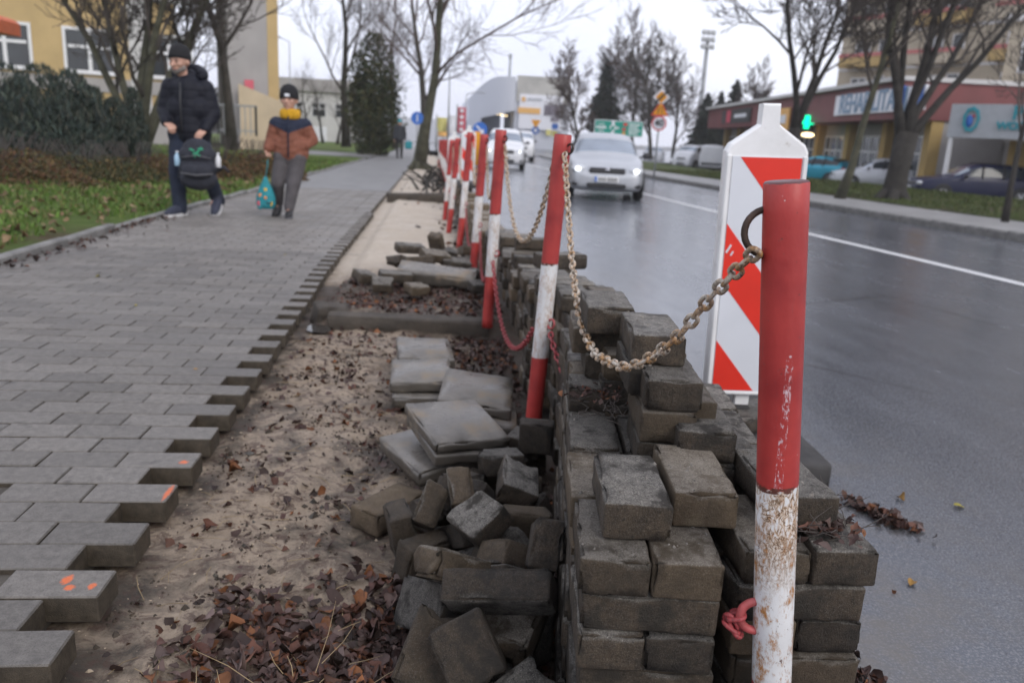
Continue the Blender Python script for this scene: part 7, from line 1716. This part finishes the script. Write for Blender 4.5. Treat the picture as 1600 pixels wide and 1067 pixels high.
# grains and clods
def grains(name, x, y, z, size, seed, mat, label, cat='grit'):
    qq = np.random.default_rng(seed); n = len(x); O = np.array([(1, 0, 0), (-1, 0, 0), (0, 1, 0), (0, -1, 0), (0, 0, 1), (0, 0, -1)]) ; f = np.array([(0, 2, 4), (2, 1, 4), (1, 3, 4), (3, 0, 4), (2, 0, 5), (1, 2, 5), (3, 1, 5), (0, 3, 5)])
    s = size * qq.lognormal(0, .55, n); V = O[None] * qq.uniform(.55, 1.1, (n, 6, 1)) * s[:, None, None] + qq.normal(0, .12, (n, 6, 3)) * s[:, None, None] + np.stack([x, y, z], 1)[:, None]
    return tag(link(name, np_mesh(name, V.reshape(-1, 3), (f[None] + (np.arange(n) * 6)[:, None, None]).reshape(-1, 3), MATS[mat])), label, cat, kind='stuff')
x, y, z = scatter(9000, (-.66, .4), (1.0, 4.2), lambda a, b_: max(0, .1 + fbm(a * 4, b_ * 4, 12, 3) * 2.2)); grains('soil_clods', x, y, z, .0045, 31, 'soil_crumb', 'dark soil crumbs strewn over the sand', 'soil')
x, y, z = scatter(5000, (-.7, .4), (1.0, 4.2), lambda a, b_: .5); grains('sand_lumps', x, y, z, .0018, 32, 'sand_grain', 'pale sand lumps on the dug strip', 'sand')
x = q.uniform(-.66, .1, 60); y = q.uniform(1.2, 4, 60); z = np.array([dirt_z(a, b_) for a, b_ in zip(x, y)]); grains('small_stones', x, y, z + .001, .007, 33, 'worn_brick', 'small stones and brick chips in the dug strip', 'stones')
# twigs and dry stalks
def stalks(n, xr_, yr_, zf, L, seed, name, label, mat='twig_straw', up=.15):
    r = random.Random(seed); mb = MB()
    for i in range(n):
        x, y = r.uniform(*xr_), r.uniform(*yr_); z = zf(x, y); a = r.uniform(0, 6.283); l = L * r.uniform(.4, 1.3); p = Vector((x, y, z + .004)); d = Vector((math.cos(a), math.sin(a), r.uniform(0, up)))
        m = p + d * l * .5 + Vector((r.uniform(-.1, .1) * l, r.uniform(-.1, .1) * l, .05 * l)); mb.tube([p, m, p + d * l], [.0010, .0009, .0005], 3, cap=False)
    return tag(mb.build(name, MATS[mat]), label, 'twigs', kind='stuff')
stalks(220, (-.62, .25), (1.05, 3.9), dirt_z, .07, 1, 'dry_stalks', 'thin dry stalks and twigs among the leaves'); stalks(34, (-.35, .16), (1.0, 1.5), lambda a, b_: dirt_z(a, b_) + .02, .09, 2, 'dry_stalks', 'tangle of dry grass stalks in the bottom leaf heap', up=.8)
stalks(46, (.58, .69), (1.06, 1.2), lambda a, b_: .372, .045, 3, 'dark_twigs', 'dark twigs lying on the right front brick of the stack', 'twigs', .7); stalks(40, (.30, .42), (1.5, 1.62), lambda a, b_: .40, .045, 4, 'dark_twigs', 'dark rootlets in the hollow of the front stack', 'twigs', .7)
# weathered grit lying on the brick tops of the front stack
dg = []
for o in list(col.objects):
    wl = o.location + (o.parent.location if o.parent else Vector((0, 0, 0)))
    if (o.name.startswith('paving_brick') and o.get('group') in (GA, GB) or (o.parent is not None and o.parent in (STACK[GA], STACK[GB]))) and wl.z > .27 and wl.y < 2.0:
        for k in range(150):
            lx, ly = brng.uniform(-.098, .098), brng.uniform(-.048, .048); v = o.rotation_euler.to_matrix() @ Vector((lx, ly, BZ / 2)); dg.append(wl + v)
dg = np.array([tuple(v) for v in dg]); keep = np.array([mnoise.noise(Vector(v) * 22) + .35 > random.Random(i).random() * .8 for i, v in enumerate(dg)]); dg = dg[keep]; grains('brick_grit', dg[:, 0], dg[:, 1], dg[:, 2], .00125, 35, 'grit_grey', 'gritty sand grains on the tops of the front bricks', 'grit')

# shredded leaf crumbs and bark bits, dark and wet
x, y, z = scatter(9000, (-.64, .42), (1.05, 4.15), lambda a, b_: min(1, .8 * max(0, .02 + fbm(a * 4, b_ * 4, 21, 4) * 2.2) + dn(a, b_) * .5)); leaves('leaf_crumbs', x, y, z, .011, 41, 'dark wet shreds of leaves and bark trodden into the sand', cols=[(.045, .026, .018), (.07, .04, .028), (.03, .02, .015), (.10, .05, .03)])

# a shallow puddle at the end of the old kerb and a scrap of white plastic in the leaves
mb = MB(); rr_ = random.Random(4); n = 18; vs = []
for k in range(n): w = 6.283 * k / n; q_ = rr_.uniform(.75, 1.1); vs.append((-.56 + .07 * q_ * math.cos(w), 4.10 + .11 * q_ * math.sin(w), -.066))
mb.add(vs, [tuple(range(n))]); tag(mb.build('puddle', MATS['puddle_water']), kind='structure')
pz = at(713, 1021, z=-.05); mb = MB(); mb.add([(-.011, -.006, 0), (.008, -.009, .004), (.012, .006, .009), (-.004, .011, .003), (0, 0, .010), (-.013, .004, .012)], [(0, 1, 4), (1, 2, 4), (2, 3, 4), (3, 5, 4), (5, 0, 4)]); tag(mb.build('plastic_scrap', MATS['sign_white'], None, pz + Vector((0, 0, .012))), 'tiny white plastic scrap among the leaves at the bottom edge', 'litter')

# ================================================================== DAMP WINTER AIR
mb = MB(); mb.box((0, 550, 21), (1840, 1340, 47.2))
hm = bpy.data.materials.new('haze'); hm.use_nodes = True; ht_ = hm.node_tree; ht_.nodes.remove(ht_.nodes['Principled BSDF'])
pv = ht_.nodes.new('ShaderNodeVolumePrincipled'); pv.inputs['Color'].default_value = (.99, .99, 1, 1); pv.inputs['Density'].default_value = .0007; pv.inputs['Anisotropy'].default_value = .2
ht_.links.new(pv.outputs[0], ht_.nodes['Material Output'].inputs['Volume']); MATS['haze'] = hm
tag(mb.build('haze', hm), kind='stuff')
scene.cycles.volume_bounces = 3
